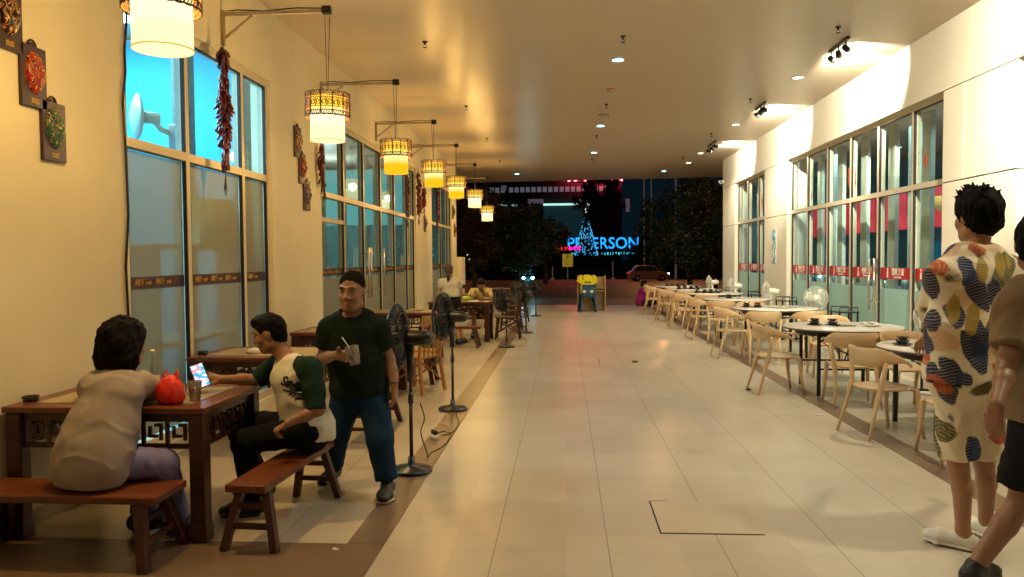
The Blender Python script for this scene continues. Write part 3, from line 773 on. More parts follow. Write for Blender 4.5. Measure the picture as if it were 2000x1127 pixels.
for i, (x, y, rz, lab) in enumerate(benches):
    if i == 0: bn.location = (x, y, 0); bn['label'] = lab; bn.rotation_euler = (0, 0, rz); bn.scale = (1.06, 1.28, 1)
    elif i == 3:
        b3 = make_bench(1.0, .30, .42, m_woodo); b3.location = (x, y, 0); b3['label'] = lab
    else:
        k_ = copy_tree(bn, (x, y, 0), rz, lab); k_.scale = (1, .9, 1) if i == 1 else (1, 1, 1)

def make_wchair(col):
    """wooden chair facing -x, crossed side brace, slatted back"""
    t = thing('wooden_chair', 'x', 'chair', group='dark wooden chairs at the far left tables')
    s = MB(); s.bb(-.21, .21, -.21, .21, .40, .43, bev=.008); s.build('seat', col, t)
    for a, b in ((-1, -1), (-1, 1)):
        l = MB(); l.bar((a*.22, b*.21, .001), (a*.18, b*.18, .40), .035, bev=.003); l.build('leg', col, t)
    for b in (-1, 1):
        l = MB(); l.bar((.25, b*.21, .001), (.19, b*.19, .41), .035, bev=.003); l.bar((.19, b*.19, .41), (.26, b*.19, .90), .032, bev=.003); l.build('leg', col, t)
        c = MB(); c.bar((-.19, b*.195, .12), (.21, b*.195, .36), .018); c.bar((-.18, b*.185, .36), (.23, b*.185, .12), .018); c.build('brace', col, t)
    k = MB(); k.bb(.235, .262, -.18, .18, .80, .90, bev=.004)
    for y in (-.12, -.04, .04, .12): k.bar((.205, y, .43), (.25, y, .80), .022, .014)
    k.build('backrest', col, t)
    return t
wc = make_wchair(m_woodd)
for i, (x, y, rz, lab) in enumerate([(-1.12, 14.9, 0, 'dark red wooden chair beside the third fan'), (-1.18, 16.7, .1, 'dark wooden chair between third and fourth fans'),
        (-1.15, 18.6, -.1, 'dark wooden chair near the group of far fans'), (-1.25, 20.4, 0, 'farthest dark wooden chair at the left'), (-2.75, 19.4, PI/2, 'dark wooden chair close to the last left window'),
        (-1.75, 8.95, -.5, 'pale wooden chair behind the walking man in green')]):
    if i == 0: wc.location = (x, y, 0); wc['label'] = lab
    elif i == 5:
        q = make_wchair(m_woodo); q.location = (x, y, 0); q.rotation_euler = (0, 0, rz); q['label'] = lab
    else: copy_tree(wc, (x, y, 0), rz, lab)

# ------------------------------------------------------------------ pedestal fans
def make_fan(name, label, cat, group, body, blade, grille_r=.25, hz=.98, base_r=.15, tilt=0.0, wires=56, pole_m=None):
    """fan looks along local +x; base at origin"""
    t = thing(name, label, cat, group=group)
    b = MB(); b.lathe([(0, .001), (base_r, .001), (base_r, .016), (base_r*.93, .026), (.05, .038), (.028, .06), (.024, .11), (0, .11)], (0, 0, 0), 36); b.build('base', body, t)
    b = MB(); b.cyl((0, 0, .11), (0, 0, .52), .014, .014, 14); b.cyl((0, 0, .50), (0, 0, .58), .021, .019, 14); b.cyl((0, 0, .58), (0, 0, hz-.14), .011, .011, 12)
    b.build('pole', pole_m or body, t)
    b = MB(); b.cyl((0, 0, hz-.32), (0, 0, hz-.10), .026, .030, 14); b.box((0, 0, hz-.08), (.06, .05, .09), bev=.012); b.build('neck', body, t)
    Mr = Matrix.Rotation(R(90), 3, 'Y') @ Matrix.Identity(3)
    Mt = Matrix.Rotation(-tilt, 3, 'Y')
    Mx = Mt @ Mr     # local z -> +x
    c = Vector((0, 0, hz))
    b = MB(); b.lathe([(0, -.17), (.035, -.168), (.052, -.15), (.058, -.10), (.062, .0), (.058, .03), (0, .03)], c, 22, Mx); b.build('motor', body, t)
    g = MB(); gr = grille_r; n = wires
    def ringp(r, z, k=48): return [c + Mx @ Vector((r*math.cos(2*PI*j/k), r*math.sin(2*PI*j/k), z)) for j in range(k)]
    g.tube(ringp(gr, .10), .006, 6, closed=True)
    for sgn, z0, z1 in ((-1, .02, .10), (1, .175, .10)):
        for r in (gr*.35, gr*.72):
            f = (r/gr); z = z0+(z1-z0)*f**2.6
            g.tube(ringp(r, z), .0035, 4, closed=True)
        for k in range(n):
            a = 2*PI*k/n; pts = []
            for f in (.22, .5, .75, .9, 1.0):
                z = z0+(z1-z0)*f**2.6
                pts.append(c + Mx @ Vector((gr*f*math.cos(a), gr*f*math.sin(a), z)))
            g.tube(pts, .0034, 3, cap=False)
    g.lathe([(0, .180), (.055, .178), (.058, .170), (0, .168)], c, 20, Mx)
    g.build('grille', body, t)
    bl = MB()
    for k in range(5 if wires > 40 else 3):
        a0 = 2*PI*k/(5 if wires > 40 else 3); wdt = .85 if wires > 40 else .95; top = []; bot = []
        for i in range(7):
            for j in range(5):
                f = .2+.68*i/6; u = (j/4-.5)*wdt*(.6+.7*math.sin(PI*i/6*.8))
                r = gr*f; a = a0+u+f*.3
                top.append(c + Mx @ Vector((r*math.cos(a), r*math.sin(a), .085+.05*(j/4-.5))))
        fs = [(i*5+j, i*5+j+1, (i+1)*5+j+1, (i+1)*5+j) for i in range(6) for j in range(4)]
        n0 = len(top); allv = top+[v+Mx @ Vector((0, 0, -.004)) for v in top]
        fs2 = fs+[tuple(n0+q for q in f[::-1]) for f in fs]
        edge = [i for i in range(4)]+[4+5*i for i in range(6)]+[34-i for i in range(4)]+[30-5*i for i in range(6)]
        for q in range(len(edge)): e0, e1 = edge[q], edge[(q+1) % len(edge)]; fs2.append((e1, e0, n0+e0, n0+e1))
        bl.add(allv, fs2, True)
    bl.lathe([(0, .04), (.04, .05), (.04, .12), (0, .135)], c, 16, Mx)
    bl.build('blades', blade, t)
    b = MB(); b.lathe([(0, 0), (.012, 0), (.012, .03), (0, .035)], c+Mt @ Vector((-.08, 0, .058)), 10); b.build('knob', m_white_pl if blade is m_white_pl else body, t)
    return t
m_blade = mat('dark_translucent_blade', (.02, .025, .035), .2, spec=.6)
fans = [(-1.125, 5.50, 3.05, 1.0, 'nearest black pedestal fan, motor towards the camera, behind the walking man'),
        (-1.157, 7.80, 2.85, .98, 'black pedestal fan second from the front, grille turned to the wall'),
        (-1.023, 13.4, 2.7, 1.02, 'black pedestal fan third from the front, by the dark chair'),
        (-.811, 16.0, 2.2, 1.04, 'black pedestal fan fourth from the front, standing out on the pale tiles'),
        (-1.02, 17.4, 1.7, 1.08, 'black pedestal fan between the fourth fan and the dark chairs'),
        (-.784, 20.7, 2.0, .98, 'farthest black pedestal fan, thin pole on the open floor')]
bf = make_fan('pedestal_fan', 'x', 'fan', 'black pedestal fans along the brown floor strip', m_blackp, m_blade)
for i, (x, y, rz, h, lab) in enumerate(fans):
    if i == 0: bf.location = (x, y, .004); bf.rotation_euler = (0, 0, rz); bf['label'] = lab
    else: k_ = copy_tree(bf, (x, y, .004), rz, lab); k_.scale = (1, 1, (1, .98, .84, .84, .85, .80)[i])
wf = make_fan('pedestal_fan', 'x', 'fan', 'white fans along the right wall', m_white_pl, m_white_pl, .185, .87, .14, .05, 36)
for i, (x, y, rz, lab) in enumerate([(4.08, 12.85, -1.75, 'white fan facing the camera in front of the red banded glass'), (4.08, 15.55, 2.75, 'white fan turned left between the two right windows'),
        (4.08, 18.75, 2.9, 'white fan turned left in front of the far right window'), (4.08, 21.6, 2.9, 'farthest white fan at the end of the right wall'), (4.10, 8.9, 2.6, 'white fan half hidden beside the man in the floral shirt')]):
    if i == 0: wf.location = (x, y, 0); wf.rotation_euler = (0, 0, rz); wf['label'] = lab
    else: copy_tree(wf, (x, y, 0), rz, lab)

# ------------------------------------------------------------------ right: round tables, cream chairs
m_chair = mat('cream_plastic_chair', (.62, .43, .235), .36, var=.05, scale=3, spec=.45)
m_ttop = mat('white_laminate', (.74, .69, .60), .22, var=.04, scale=5, spec=.5)
def make_round():
    t = thing('round_table', 'x', 'table', group='round white tables on the right')
    m = MB(); m.lathe([(0, .722), (.640, .722), (.648, .728), (.650, .742), (.645, .750), (0, .7505)], (0, 0, 0), 56); m.build('tabletop', m_ttop, t)
    m = MB(); m.lathe([(.648, .7235), (.6535, .7255), (.6535, .739), (.6502, .741), (.648, .7235)], (0, 0, 0), 56); m.build('edge_band', mat('dark_edge_band', (.10, .075, .05), .5), t)
    m = MB(); m.lathe([(.50, .66), (.515, .66), (.515, .7215), (.50, .7215), (.50, .66)], (0, 0, 0), 40)
    m.build('apron', m_black, t)
    for a, b in ((-1, -1), (1, -1), (1, 1), (-1, 1)):
        l = MB(); l.bar((a*.36, b*.40, .001), (a*.36, b*.40, .721), .036, bev=.003, upv=(0, 1, 0)); l.build('leg', m_black, t)
    s = MB()
    for b in (-1, 1):
        s.bar((-.34, b*.40, .30), (.34, b*.40, .30), .020, upv=(0, 1, 0)); s.bar((-.34, b*.40, .62), (.34, b*.40, .62), .020)
        s.bar((0, b*.385, .62), (0, b*.02, .30), .012)
        s.tube([(-.34, b*.39, .66), (-.1, b*.30, .50), (.2, b*.1, .36)], .006, 6)
    s.bar((0, -.38, .31), (0, .38, .31), .016); s.build('frame', m_black, t)
    r = MB(); r.lathe([(.13, .7507), (.16, .7507), (.158, .757), (.132, .757), (.13, .7507)], (0, 0, 0), 32); r.build('burner_ring', MATS['brushed_steel'], t)
    r = MB(); r.lathe([(0, .751), (.128, .751), (.128, .7535), (0, .7535)], (0, 0, 0), 28); r.build('hotplate', mat('dark_hotplate', (.05, .045, .04), .15), t)
    return t
rtb = make_round()
rts = [(3.44, 6.97, 'round white table nearest the camera, under the hand of the floral shirt man'), (3.19, 9.08, 'round white table second from the front, with two black bowls'),
       (3.31, 12.36, 'round white table third from the front, in front of the white fan'), (3.34, 15.16, 'round white table fourth from the front, below the pier between windows'),
       (3.33, 17.5, 'round white table fifth from the front, crowded with black dishes'), (3.28, 19.66, 'round white table sixth from the front, with a row of dark bowls'), (3.17, 21.84, 'farthest round white table, with a heap of covered dishes')]
for i, (x, y, lab) in enumerate(rts):
    rz = rnd.uniform(-.08, .08)
    if i == 0: rtb.location = (x, y, 0); rtb['label'] = lab; rtb.rotation_euler = (0, 0, rz)
    else: copy_tree(rtb, (x, y, 0), rz, lab)

def make_pchair():
    """moulded cream chair facing local +x: curved band back sweeping into arms, front legs, splayed rear legs"""
    t = thing('plastic_chair', 'x', 'chair', group='cream moulded chairs at the round tables')
    hs = .43
    s = MB(); n = 28; pr = []
    for k in range(n):
        a = 2*PI*k/n; e = 3.2
        ca, sa = math.cos(a), math.sin(a)
        r = 1/((abs(ca)**e+abs(sa)**e)**(1/e)); pr.append((.215*r*ca+.01, .215*r*sa*(1.0+.06*ca)))
    vs = []; 
    for (f, z) in ((.96, hs-.022), (1.0, hs-.010), (.985, hs), (.6, hs-.008), (.25, hs-.012)):
        vs += [(x*f, y*f, z) for x, y in pr]
    fs = [(i*n+k, i*n+(k+1) % n, (i+1)*n+(k+1) % n, (i+1)*n+k) for i in range(4) for k in range(n)] + [tuple(range(n))[::-1], tuple(range(4*n, 5*n))]
    s.add(vs, fs, True); s.build('seat', m_chair, t)
    # backrest band: outline by angle, top/bottom heights
    b = MB(); N = 32; th = .013; rows = []
    for k in range(N+1):
        u = -1+2*k/N; a = PI + u*R(112)
        rx, ry = .245, .255
        x, y = rx*math.cos(a)+.02, ry*math.sin(a)
        v = abs(u)
        top = .775 - .015*v**2 - .12*max(0, (v-.45)/.55)**1.3
        wid = .155 if v < .4 else .155-.125*min(1, (v-.4)/.45)
        wid = max(.024, wid)
        lean = .05*(1-v)
        nx, ny = math.cos(a), math.sin(a)
        sec = []
        for (o, z) in ((th, top-wid), (th, top-.006), (0, top), (-th*.2, top), (-th, top-.006), (-th, top-wid), (0, top-wid-.004)):
            kx = -lean*(z-.5)/.27
            sec.append((x+nx*o*.6+kx, y+ny*o*.6, z))
        rows.append(sec)
    q = len(rows[0]); vs = [p for r_ in rows for p in r_]
    fs = [(i*q+k, i*q+(k+1) % q, (i+1)*q+(k+1) % q, (i+1)*q+k) for i in range(N) for k in range(q)] + [tuple(range(q)), tuple(N*q+k for k in range(q))[::-1]]
    b.add(vs, fs, True); b.build('backrest', m_chair, t)
    for sg in (-1, 1):
        l = MB(); l.tube([(.24, sg*.235, .001), (.205, sg*.215, .22), (.19, sg*.205, hs-.03), (.175, sg*.19, hs-.012)], [.013, .018, .024, .03], 10); l.build('leg', m_chair, t)
        l = MB(); l.tube([(-.27, sg*.225, .001), (-.20, sg*.205, .25), (-.155, sg*.20, hs-.02), (-.135, sg*.222, .54), (-.13, sg*.236, .655)], [.012, .018, .026, .021, .020], 10); l.build('leg', m_chair, t)
        l = MB(); l.tube([(.17, sg*.20, hs-.02), (.10, sg*.222, hs+.005)], [.02, .012], 8); l.build('seat_rim', m_chair, t)
    return t
pc = make_pchair()
pch = [(2.74, 6.84, .24, 'cream chair nearest the floral shirt man, its back to the aisle'), (3.0, 6.02, 1.45, 'cream chair at the right, cut by the legs of the floral shirt man'), (3.45, 7.98, -1.45, 'cream chair facing the camera between the two nearest round tables'),
       (2.42, 8.97, .06, 'cream chair standing out in the aisle, seat seen from the side'), (2.98, 8.2, 1.50, 'cream chair seen from behind at the near side of the second table'), (4.0, 7.1, PI, 'cream chair by the wall at the nearest table'), (3.42, 10.2, -1.7, 'cream chair at the far side of the second table'),
       (2.58, 12.1, .05, 'cream chair at the aisle side of the third table'), (2.88, 11.4, 1.5, 'cream chair seen from behind at the third table'), (3.55, 11.5, 1.9, 'cream chair turned slightly, in front of the white fan that faces the camera'), (3.2, 13.4, -1.5, 'cream chair on the far side of the third table'),
       (2.62, 14.9, .1, 'cream chair at the aisle side of the fourth table'), (2.83, 14.15, 1.3, 'cream chair seen from behind at the fourth table'), (3.4, 14.3, 1.7, 'second cream chair at the near side of the fourth table'),
       (2.60, 17.4, .0, 'cream chair at the aisle side of the fifth table'), (3.0, 16.6, 1.5, 'cream chair seen from behind at the fifth table'), (2.60, 16.8, .5, 'cream chair at the corner of the fifth table'),
       (2.58, 19.6, .05, 'cream chair at the aisle side of the sixth table'), (2.95, 18.8, 1.45, 'cream chair seen from behind at the sixth table'), (2.55, 19.0, .6, 'cream chair at the corner of the sixth table'),
       (2.48, 21.8, .0, 'cream chair at the aisle side of the farthest table'), (2.95, 20.95, 1.5, 'cream chair seen from behind at the farthest table'), (2.46, 21.2, .4, 'cream chair nearest the crouching figure in purple')]
for i, (x, y, rz, lab) in enumerate(pch):
    if i == 0: pc.location = (x, y, 0); pc.rotation_euler = (0, 0, rz); pc['label'] = lab
    else: copy_tree(pc, (x, y, 0), rz+rnd.uniform(-.05, .05), lab)

# black tray stands beside the tables
def make_stand():
    t = thing('tray_stand', 'x', 'stand', group='black tray stands by the right wall')
    m = MB()
    for a in (-1, 1):
        for b in (-1, 1): m.bar((a*.13, b*.16, .001), (a*.13, b*.16, .72), .022, upv=(0, 1, 0))
        m.bar((a*.13, -.149, .40), (a*.13, .149, .40), .014)
    m.build('frame', m_black, t)
    m = MB(); m.bb(-.15, .15, -.18, .18, .7205, .735); m.build('shelf', m_black, t)
    m = MB(); m.tube([(-.13, -.165, .735), (-.13, -.165, .80), (.13, -.165, .80), (.13, -.165, .735)], .008, 6); m.tube([(-.13, .165, .735), (-.13, .165, .80), (.13, .165, .80), (.13, .165, .735)], .008, 6); m.build('rail', m_black, t)
    return t
ts = make_stand()
for i, (y, lab) in enumerate([(8.75, 'black tray stand beside the second round table'), (11.7, 'black tray stand beside the third round table'), (14.7, 'black tray stand beside the fourth round table'), (17.0, 'black tray stand beside the fifth round table'), (19.3, 'black tray stand beside the sixth round table')]):
    if i == 0: ts.location = (4.14, y, 0); ts['label'] = lab
    else: copy_tree(ts, (4.14, y, 0), rnd.uniform(-.1, .1), lab)

# crockery on the round tables
m_dish = mat('black_stoneware', (.02, .018, .018), .2, spec=.6)
m_dishw = mat('white_china', (.75, .72, .66), .2)
def bowlset():
    t = thing('bowl_set', 'x', 'bowl', group='stacked black bowls and saucers')
    m = MB(); m.lathe([(0, 0), (.05, 0), (.085, .012), (.083, .016), (.05, .006), (0, .006)], (0, 0, 0), 22); m.build('saucer', m_dish, t)
    m = MB(); m.lathe([(0, .007), (.035, .007), (.060, .045), (.057, .046), (.033, .014), (0, .014)], (0, 0, 0), 20)
    m.lathe([(0, .047), (.030, .047), (.056, .078), (.053, .078), (.028, .054), (0, .054)], (0.004, 0, 0), 18); m.build('bowl', m_dish, t)
    m = MB(); m.tube([(-.11, .10, .004), (.09, .11, .004)], .003, 5); m.tube([(-.11, .112, .004), (.09, .118, .004)], .003, 5); m.build('chopsticks', m_dishw, t)
    return t
def platter():
    t = thing('plate_stack', 'x', 'plate', group='white plates on the round tables')
    m = MB()
    for k in range(2): m.lathe([(0, .001+k*.008), (.06, .001+k*.008), (.10, .012+k*.008), (.098, .015+k*.008), (.06, .005+k*.008), (0, .005+k*.008)], (k*.004, 0, 0), 24)
    m.build('plates', m_dishw, t)
    m = MB(); m.ell((.03, .0, .025), (.025, .018, .010), 10, 6); m.build('spoon_bowl', MATS['brushed_steel'], t)
    m = MB(); m.bar((.05, .0, .026), (.13, .02, .03), .006, .003); m.build('spoon_handle', MATS['brushed_steel'], t)
    return t
bs, pl = bowlset(), platter(); nb = npz = 0
bl_pos = {0: [(-.42, .12)], 1: [(-.28, .10), (-.10, .02)], 2: [(-.42, .1), (-.26, .05)], 3: [(-.15, .05)], 4: [(-.35, .1), (-.2, .0), (-.05, .05), (.1, .1)], 5: [(-.4, 0), (-.25, .05), (-.1, 0), (.05, .05)], 6: [(-.3, 0), (-.15, .05), (.0, .0), (.15, .05)]}
pl_pos = {0: [(-.38, -.18), (.15, .2)], 1: [(.30, -.1), (.38, .2)], 2: [(.05, -.2), (.28, .1)], 3: [(.1, -.1), (-.35, -.2)], 4: [(.3, 0)], 5: [(.3, 0)], 6: [(.35, .1)]}
words = ['first', 'second', 'third', 'fourth', 'fifth', 'sixth', 'last']
sidew = ['leftmost', 'next to leftmost', 'third from left', 'rightmost']
for i, (tx, ty, _) in enumerate(rts):
    L_ = bl_pos[i]
    for j, (dx_, dy_) in enumerate(L_):
        lab = ('black bowls and saucer on the %s round table' % words[i]) if len(L_) == 1 else ('black bowls and saucer %s on the %s round table' % (('at left', 'at right')[j] if len(L_) == 2 else sidew[j], words[i]))
        loc = (tx+dx_, ty+dy_, .7515)
        if nb == 0: bs.location = loc; bs['label'] = lab
        else: copy_tree(bs, loc, rnd.uniform(0, 6), lab)
        nb += 1
    for j, (dx_, dy_) in enumerate(pl_pos[i]):
        lab = 'white plates with a spoon %s the %s round table' % (('towards the aisle on' if j == 0 else 'towards the wall on') if len(pl_pos[i]) == 2 else 'on', words[i])
        loc = (tx+dx_, ty+dy_, .7515)
        if npz == 0: pl.location = loc; pl['label'] = lab
        else: copy_tree(pl, loc, rnd.uniform(0, 6), lab)
        npz += 1

# ------------------------------------------------------------------ opera masks and chilli strings
def mask_mat(name, base, c2, c3):
    def f():
        m = bpy.data.materials.new(name); m.use_nodes = True; MATS[name] = m
        t = m.node_tree; L = t.links; b = t.nodes['Principled BSDF']
        tc = t.nodes.new('ShaderNodeTexCoord'); sp = t.nodes.new('ShaderNodeSeparateXYZ'); L.new(tc.outputs['Object'], sp.inputs[0])
        ab = t.nodes.new('ShaderNodeMath'); ab.operation = 'ABSOLUTE'; L.new(sp.outputs[1], ab.inputs[0])
        cb = t.nodes.new('ShaderNodeCombineXYZ'); L.new(ab.outputs[0], cb.inputs[0]); L.new(sp.outputs[2], cb.inputs[1])
        n = t.nodes.new('ShaderNodeTexWave'); n.inputs['Scale'].default_value = 9; n.inputs['Distortion'].default_value = 11; n.inputs['Detail Scale'].default_value = 1.6; L.new(cb.outputs[0], n.inputs[0])
        cr = t.nodes.new('ShaderNodeValToRGB'); L.new(n.outputs[0], cr.inputs[0]); cr.color_ramp.interpolation = 'CONSTANT'
        e = cr.color_ramp.elements; e[0].position = 0; e[0].color = (*base, 1); e[1].position = .56; e[1].color = (*c2, 1)
        k = e.new(.74); k.color = (*c3, 1); k = e.new(.88); k.color = (.02, .015, .01, 1)
        L.new(cr.outputs[0], b.inputs['Base Color']); b.inputs['Roughness'].default_value = .22
        return m
    return MATS.get(name) or f()
m_plq = mat('dark_lacquer_plaque', (.045, .022, .022), .35, var=.3, scale=4)
mm = {'black': mask_mat('black_mask_paint', (.02, .015, .012), (.6, .12, .06), (.7, .5, .1)), 'red': mask_mat('red_mask_paint', (.30, .015, .01), (.55, .05, .02), (.60, .35, .12)),
      'green': mask_mat('green_mask_paint', (.03, .10, .07), (.04, .14, .09), (.55, .42, .18)), 'gold': mask_mat('gold_mask_paint', (.5, .32, .12), (.5, .10, .05), (.03, .03, .03)), 'blue': mask_mat('blue_mask_paint', (.03, .05, .12), (.6, .5, .4), (.5, .05, .05))}
def mask(y, z, kind, lab, k=1.0, group='opera mask plaques on the left wall'):
    t = thing('opera_mask', lab, 'wall mask', (XL+.0005, y, z), group=group); t.scale = (k, k, k)
    m = MB(); m.box((.012, 0, 0), (.022, .215, .36), bev=.004); m.build('plaque', m_plq, t)
    m = MB(); m.tube([(.012+.0, .035*math.cos(a), .18+.035*math.sin(a)) for a in [PI*j/8 for j in range(9)]], .006, 6)
    m.tube([(.012, .018*math.cos(a), .18+.018*math.sin(a)) for a in [PI*j/8 for j in range(9)]], .005, 6); m.build('hanger', m_plq, t)
    # relief face
    n1, n2 = 24, 20; vs = []; fs = []
    for i in range(n2+1):
        for j in range(n1+1):
            u, v = -1+2*j/n1, -1+2*i/n2
            k_ = math.sqrt(max(0, 1-min(1, (u*u)*.999)))
            yy = u*.085*(1-.22*max(0, -v))*math.sqrt(max(.0, 1-v*v*.97)); zz = .02+v*.125
            h = .036*math.sqrt(max(0, 1-u*u))*math.sqrt(max(0, 1-v*v))
            h += .022*math.exp(-(u*u)/.02)*math.exp(-((v+.10)**2)/.07)          # nose
            h -= .012*math.exp(-((abs(u)-.42)**2)/.02)*math.exp(-((v-.18)**2)/.012)  # eyes
            h += .010*math.exp(-((abs(u)-.42)**2)/.06)*math.exp(-((v-.42)**2)/.012)  # brow
            h += .007*math.exp(-(u*u)/.06)*math.exp(-((v+.52)**2)/.006) + .006*math.exp(-((abs(u)-.5)**2)/.04)*math.exp(-((v+.25)**2)/.03)
            vs.append((.0235+h, yy, zz))
    for i in range(n2):
        for j in range(n1):
            a = i*(n1+1)+j; fs.append((a, a+1, a+n1+2, a+n1+1))
    me = MB(); me.add(vs, fs, True); me.build('mask', mm[kind], t)
    for a in (-1, 1):
        e = MB(); e.ell((.047, a*.036, .043), (.008, .016, .008), 10, 6); e.build('eye', mat('mask_eye', (.75, .65, .5), .3, col2=(.02, .02, .02), scale=30), t)
    m = MB(); me_ = text_mesh('臉譜', .035, .001, .0005); 
    Mx = Matrix(((0, 0, 1), (1, 0, 0), (0, 1, 0))).to_4x4(); Mx.translation = Vector((.0245, 0, -.145)); me_.transform(Mx); mesh_obj('lettering', me_, m_gold, t)
# positions from the photograph: plane of the wall
def W(u, v): p = PX(u, v, XL); return p.y, p.z
for (u, v, kd, lab) in ((10, 35, 'black', 'black and gold opera mask at the top left corner'), (60, 150, 'red', 'red opera mask plaque, middle of the near three'), (100, 258, 'green', 'green opera mask plaque, lowest of the near three'),
        (579, 278, 'gold', 'pale gold opera mask plaque, top of the three beside the long windows'), (588, 330, 'red', 'red opera mask plaque, middle of the three beside the long windows'), (597, 382, 'blue', 'dark blue opera mask plaque, lowest of the three beside the long windows'),
        (822, 400, 'red', 'small red opera mask on the far pier'), (829, 437, 'blue', 'small dark opera mask on the far pier, below the red one'),
        (884, 415, 'green', 'tiny opera mask on the end pier, top of its column'), (887, 450, 'black', 'tiny opera mask on the end pier, bottom of its column')):
    y, z = W(u, v); mask(y, z, kd, lab)

m_chil = mat('dried_red_chilli', (.11, .006, .012), .3, var=.45, scale=30, spec=.6)
m_stem = mat('straw_cord', (.25, .15, .06), .8)
def chilli(x, y, z0, length, n, lab, sd, wdt=.10, thick=.013):
    g = random.Random(sd)
    t = thing('chilli_string', lab, 'chilli string', (x, y, z0), group='strings of dried chillies on the left wall')
    c = MB(); c.tube([(0, 0, .10), (.004, 0, 0), (0, 0, -length*.5), (.003, 0, -length)], .006, 6); c.tube([(0, .02, .0), (0, 0, .10), (0, -.02, 0)], .004, 5); c.build('cord', m_stem, t)
    m = MB()
    for k in range(n):
        f = k/n; z = -.02-f*length*.93+g.uniform(-.02, .02); a = g.uniform(0, 2*PI)
        w_ = wdt*(.75+.35*math.sin(f*9+sd))*(1 if f < .8 else .55)
        L_ = g.uniform(.09, .14); d = Vector((math.cos(a)*.55, math.sin(a), 0)); s0_ = Vector((0, 0, z))+d*.012
        e = s0_ + d*w_*g.uniform(.5, .95) + Vector((0, 0, -L_*g.uniform(.35, .9)))
        mid = (s0_+e)/2 + d*.014
        e.x = max(e.x, -x+XL+.02) if x < XL+.3 else e.x; mid.x = max(mid.x, -x+XL+.02) if x < XL+.3 else mid.x
        m.tube([s0_, mid*1.0, e*.8+mid*.2+d*.004, e], [thick*.75, thick, thick*.6, .0015], 6)
    m.build('chillies', m_chil, t)
    m = MB()
    for k in range(16):
        a = g.uniform(0, 6.3); r = g.uniform(.005, .03)
        m.tube([(0, 0, -length), (r*math.cos(a)*.5, r*math.sin(a)*.6, -length-.1), (r*math.cos(a), r*math.sin(a), -length-g.uniform(.14, .22))], .0018, 4, cap=False)
    m.build('tassel', mat('dark_tassel', (.05, .01, .012), .7), t)
p = PX(433, 90, XL+.10)
chilli(XL+.11, p.y, p.z, 1.12, 230, 'long dark red chilli string hanging before the cyan panes', 3, .135, .016)
p = PX(627, 282, XL+.06); chilli(XL+.06, p.y, p.z, .46, 60, 'short chilli string beside the pale gold mask', 5, .10)
p = PX(633, 345, XL+.05); chilli(XL+.05, p.y, p.z, .12, 5, 'single leftover chilli cluster below the short string', 6, .04)
for i, (u, v0, v1, lab) in enumerate(((794, 340, 425, 'dark chilli string over the last pane of the long window'), (816, 335, 420, 'red chilli string on the pier past the long window'), (827, 365, 400, 'small chilli string right beside the far red mask'), (853, 362, 440, 'chilli string in front of the last left window'))):
    p = PX(u, v0, XL+.06); q = PX(u, v1, XL+.06); chilli(XL+.07, p.y, p.z, p.z-q.z, 90, lab, 11+i, .11, .016)

# black cable down the wall, small things on the near wall
t = MB(); pts = []
for (u, v) in ((240, -90), (247, 40), (243, 100), (245, 140), (240, 200), (246, 300), (251, 420), (246, 520), (250, 600), (256, 700)):
    p = PX(u, v, XL+.012); pts.append(p)
o = t.tube(pts, .009, 8).build('power_cable', m_blackp); tag(o, 'black power cable running down the wall edge left of the blue window', 'cable')
# ------------------------------------------------------------------ things on the left tables and floor
def on(u, v, z): p = G(u, v, z); return p
m_clear = glass_mat('clear_plastic', (.92, .93, .92), .08, rough=.05)
m_mug = glass_mat('smoky_plastic', (.50, .42, .38), .06, rough=.1, film=.35, filmcol=(.35, .28, .25))
m_redbag = mat('red_plastic_bag', (.80, .035, .015), .3, var=.25, scale=14, bump=.6, bscale=22, spec=.6, emit=(.5, .02, .01), es=0.0)
TZ = .7535
t = thing('plastic_bag', 'bright red plastic bag on the nearest table in front of the woman', 'bag', on(333, 788, TZ)); t.scale = (.72, .72, .82)
m = MB(); n = 30; rows = []
g = random.Random(4)
prof = [(.02, 0), (.085, .004), (.105, .04), (.10, .09), (.085, .13), (.06, .165), (.035, .185), (.0, .19)]
for (r, z) in prof: rows.append([((r*(1+.10*math.sin(k*1.7+z*30)+.07*math.sin(k*2.9+1))*math.cos(2*PI*k/n)*1.05), r*(1+.10*math.sin(k*2.3+z*40))*math.sin(2*PI*k/n)*.8, z*(1+.05*math.sin(k*1.1))) for k in range(n)])
vs = [p for r_ in rows for p in r_]; fs = [(i*n+k, i*n+(k+1) % n, (i+1)*n+(k+1) % n, (i+1)*n+k) for i in range(len(rows)-1) for k in range(n)]
m.add(vs, fs, True); m.build('sack', m_redbag, t)
for a in (-.05, .05):
    m = MB(); m.tube([(a, 0, .15), (a*1.2, .01, .20), (a*.9+.01, .02, .225), (a*.6, .02, .19)], [.014, .009, .009, .012], 6); m.build('handle', m_redbag, t)
def mug(lab, p, rz):
    t = thing('drinking_mug', lab, 'mug', p, rz, group='smoky plastic mugs on the nearest table')
    m = MB(); m.lathe([(0, .001), (.030, .001), (.040, .115), (.037, .115), (.028, .006), (0, .006)], (0, 0, 0), 28); m.build('cup', m_mug, t)
    m = MB(); m.tube([(.036, 0, .095), (.062, 0, .09), (.066, 0, .055), (.050, 0, .03), (.033, 0, .028)], .005, 8); m.build('handle', m_mug, t)
mug('smoky mug by the table corner near the phone', on(381, 783, TZ), PI*.9)
mug('smoky mug right in front of the red bag', on(337, 786, TZ), 0)
t = thing('drink_bottle', 'clear plastic bottle with pale pink drink behind the red bag', 'bottle', on(300, 766, TZ))
m = MB(); m.lathe([(0, .001), (.036, .001), (.040, .01), (.040, .125), (.038, .15), (.022, .195), (.014, .215), (.013, .245), (.0, .246)], (0, 0, 0), 28); m.build('body', m_clear, t)
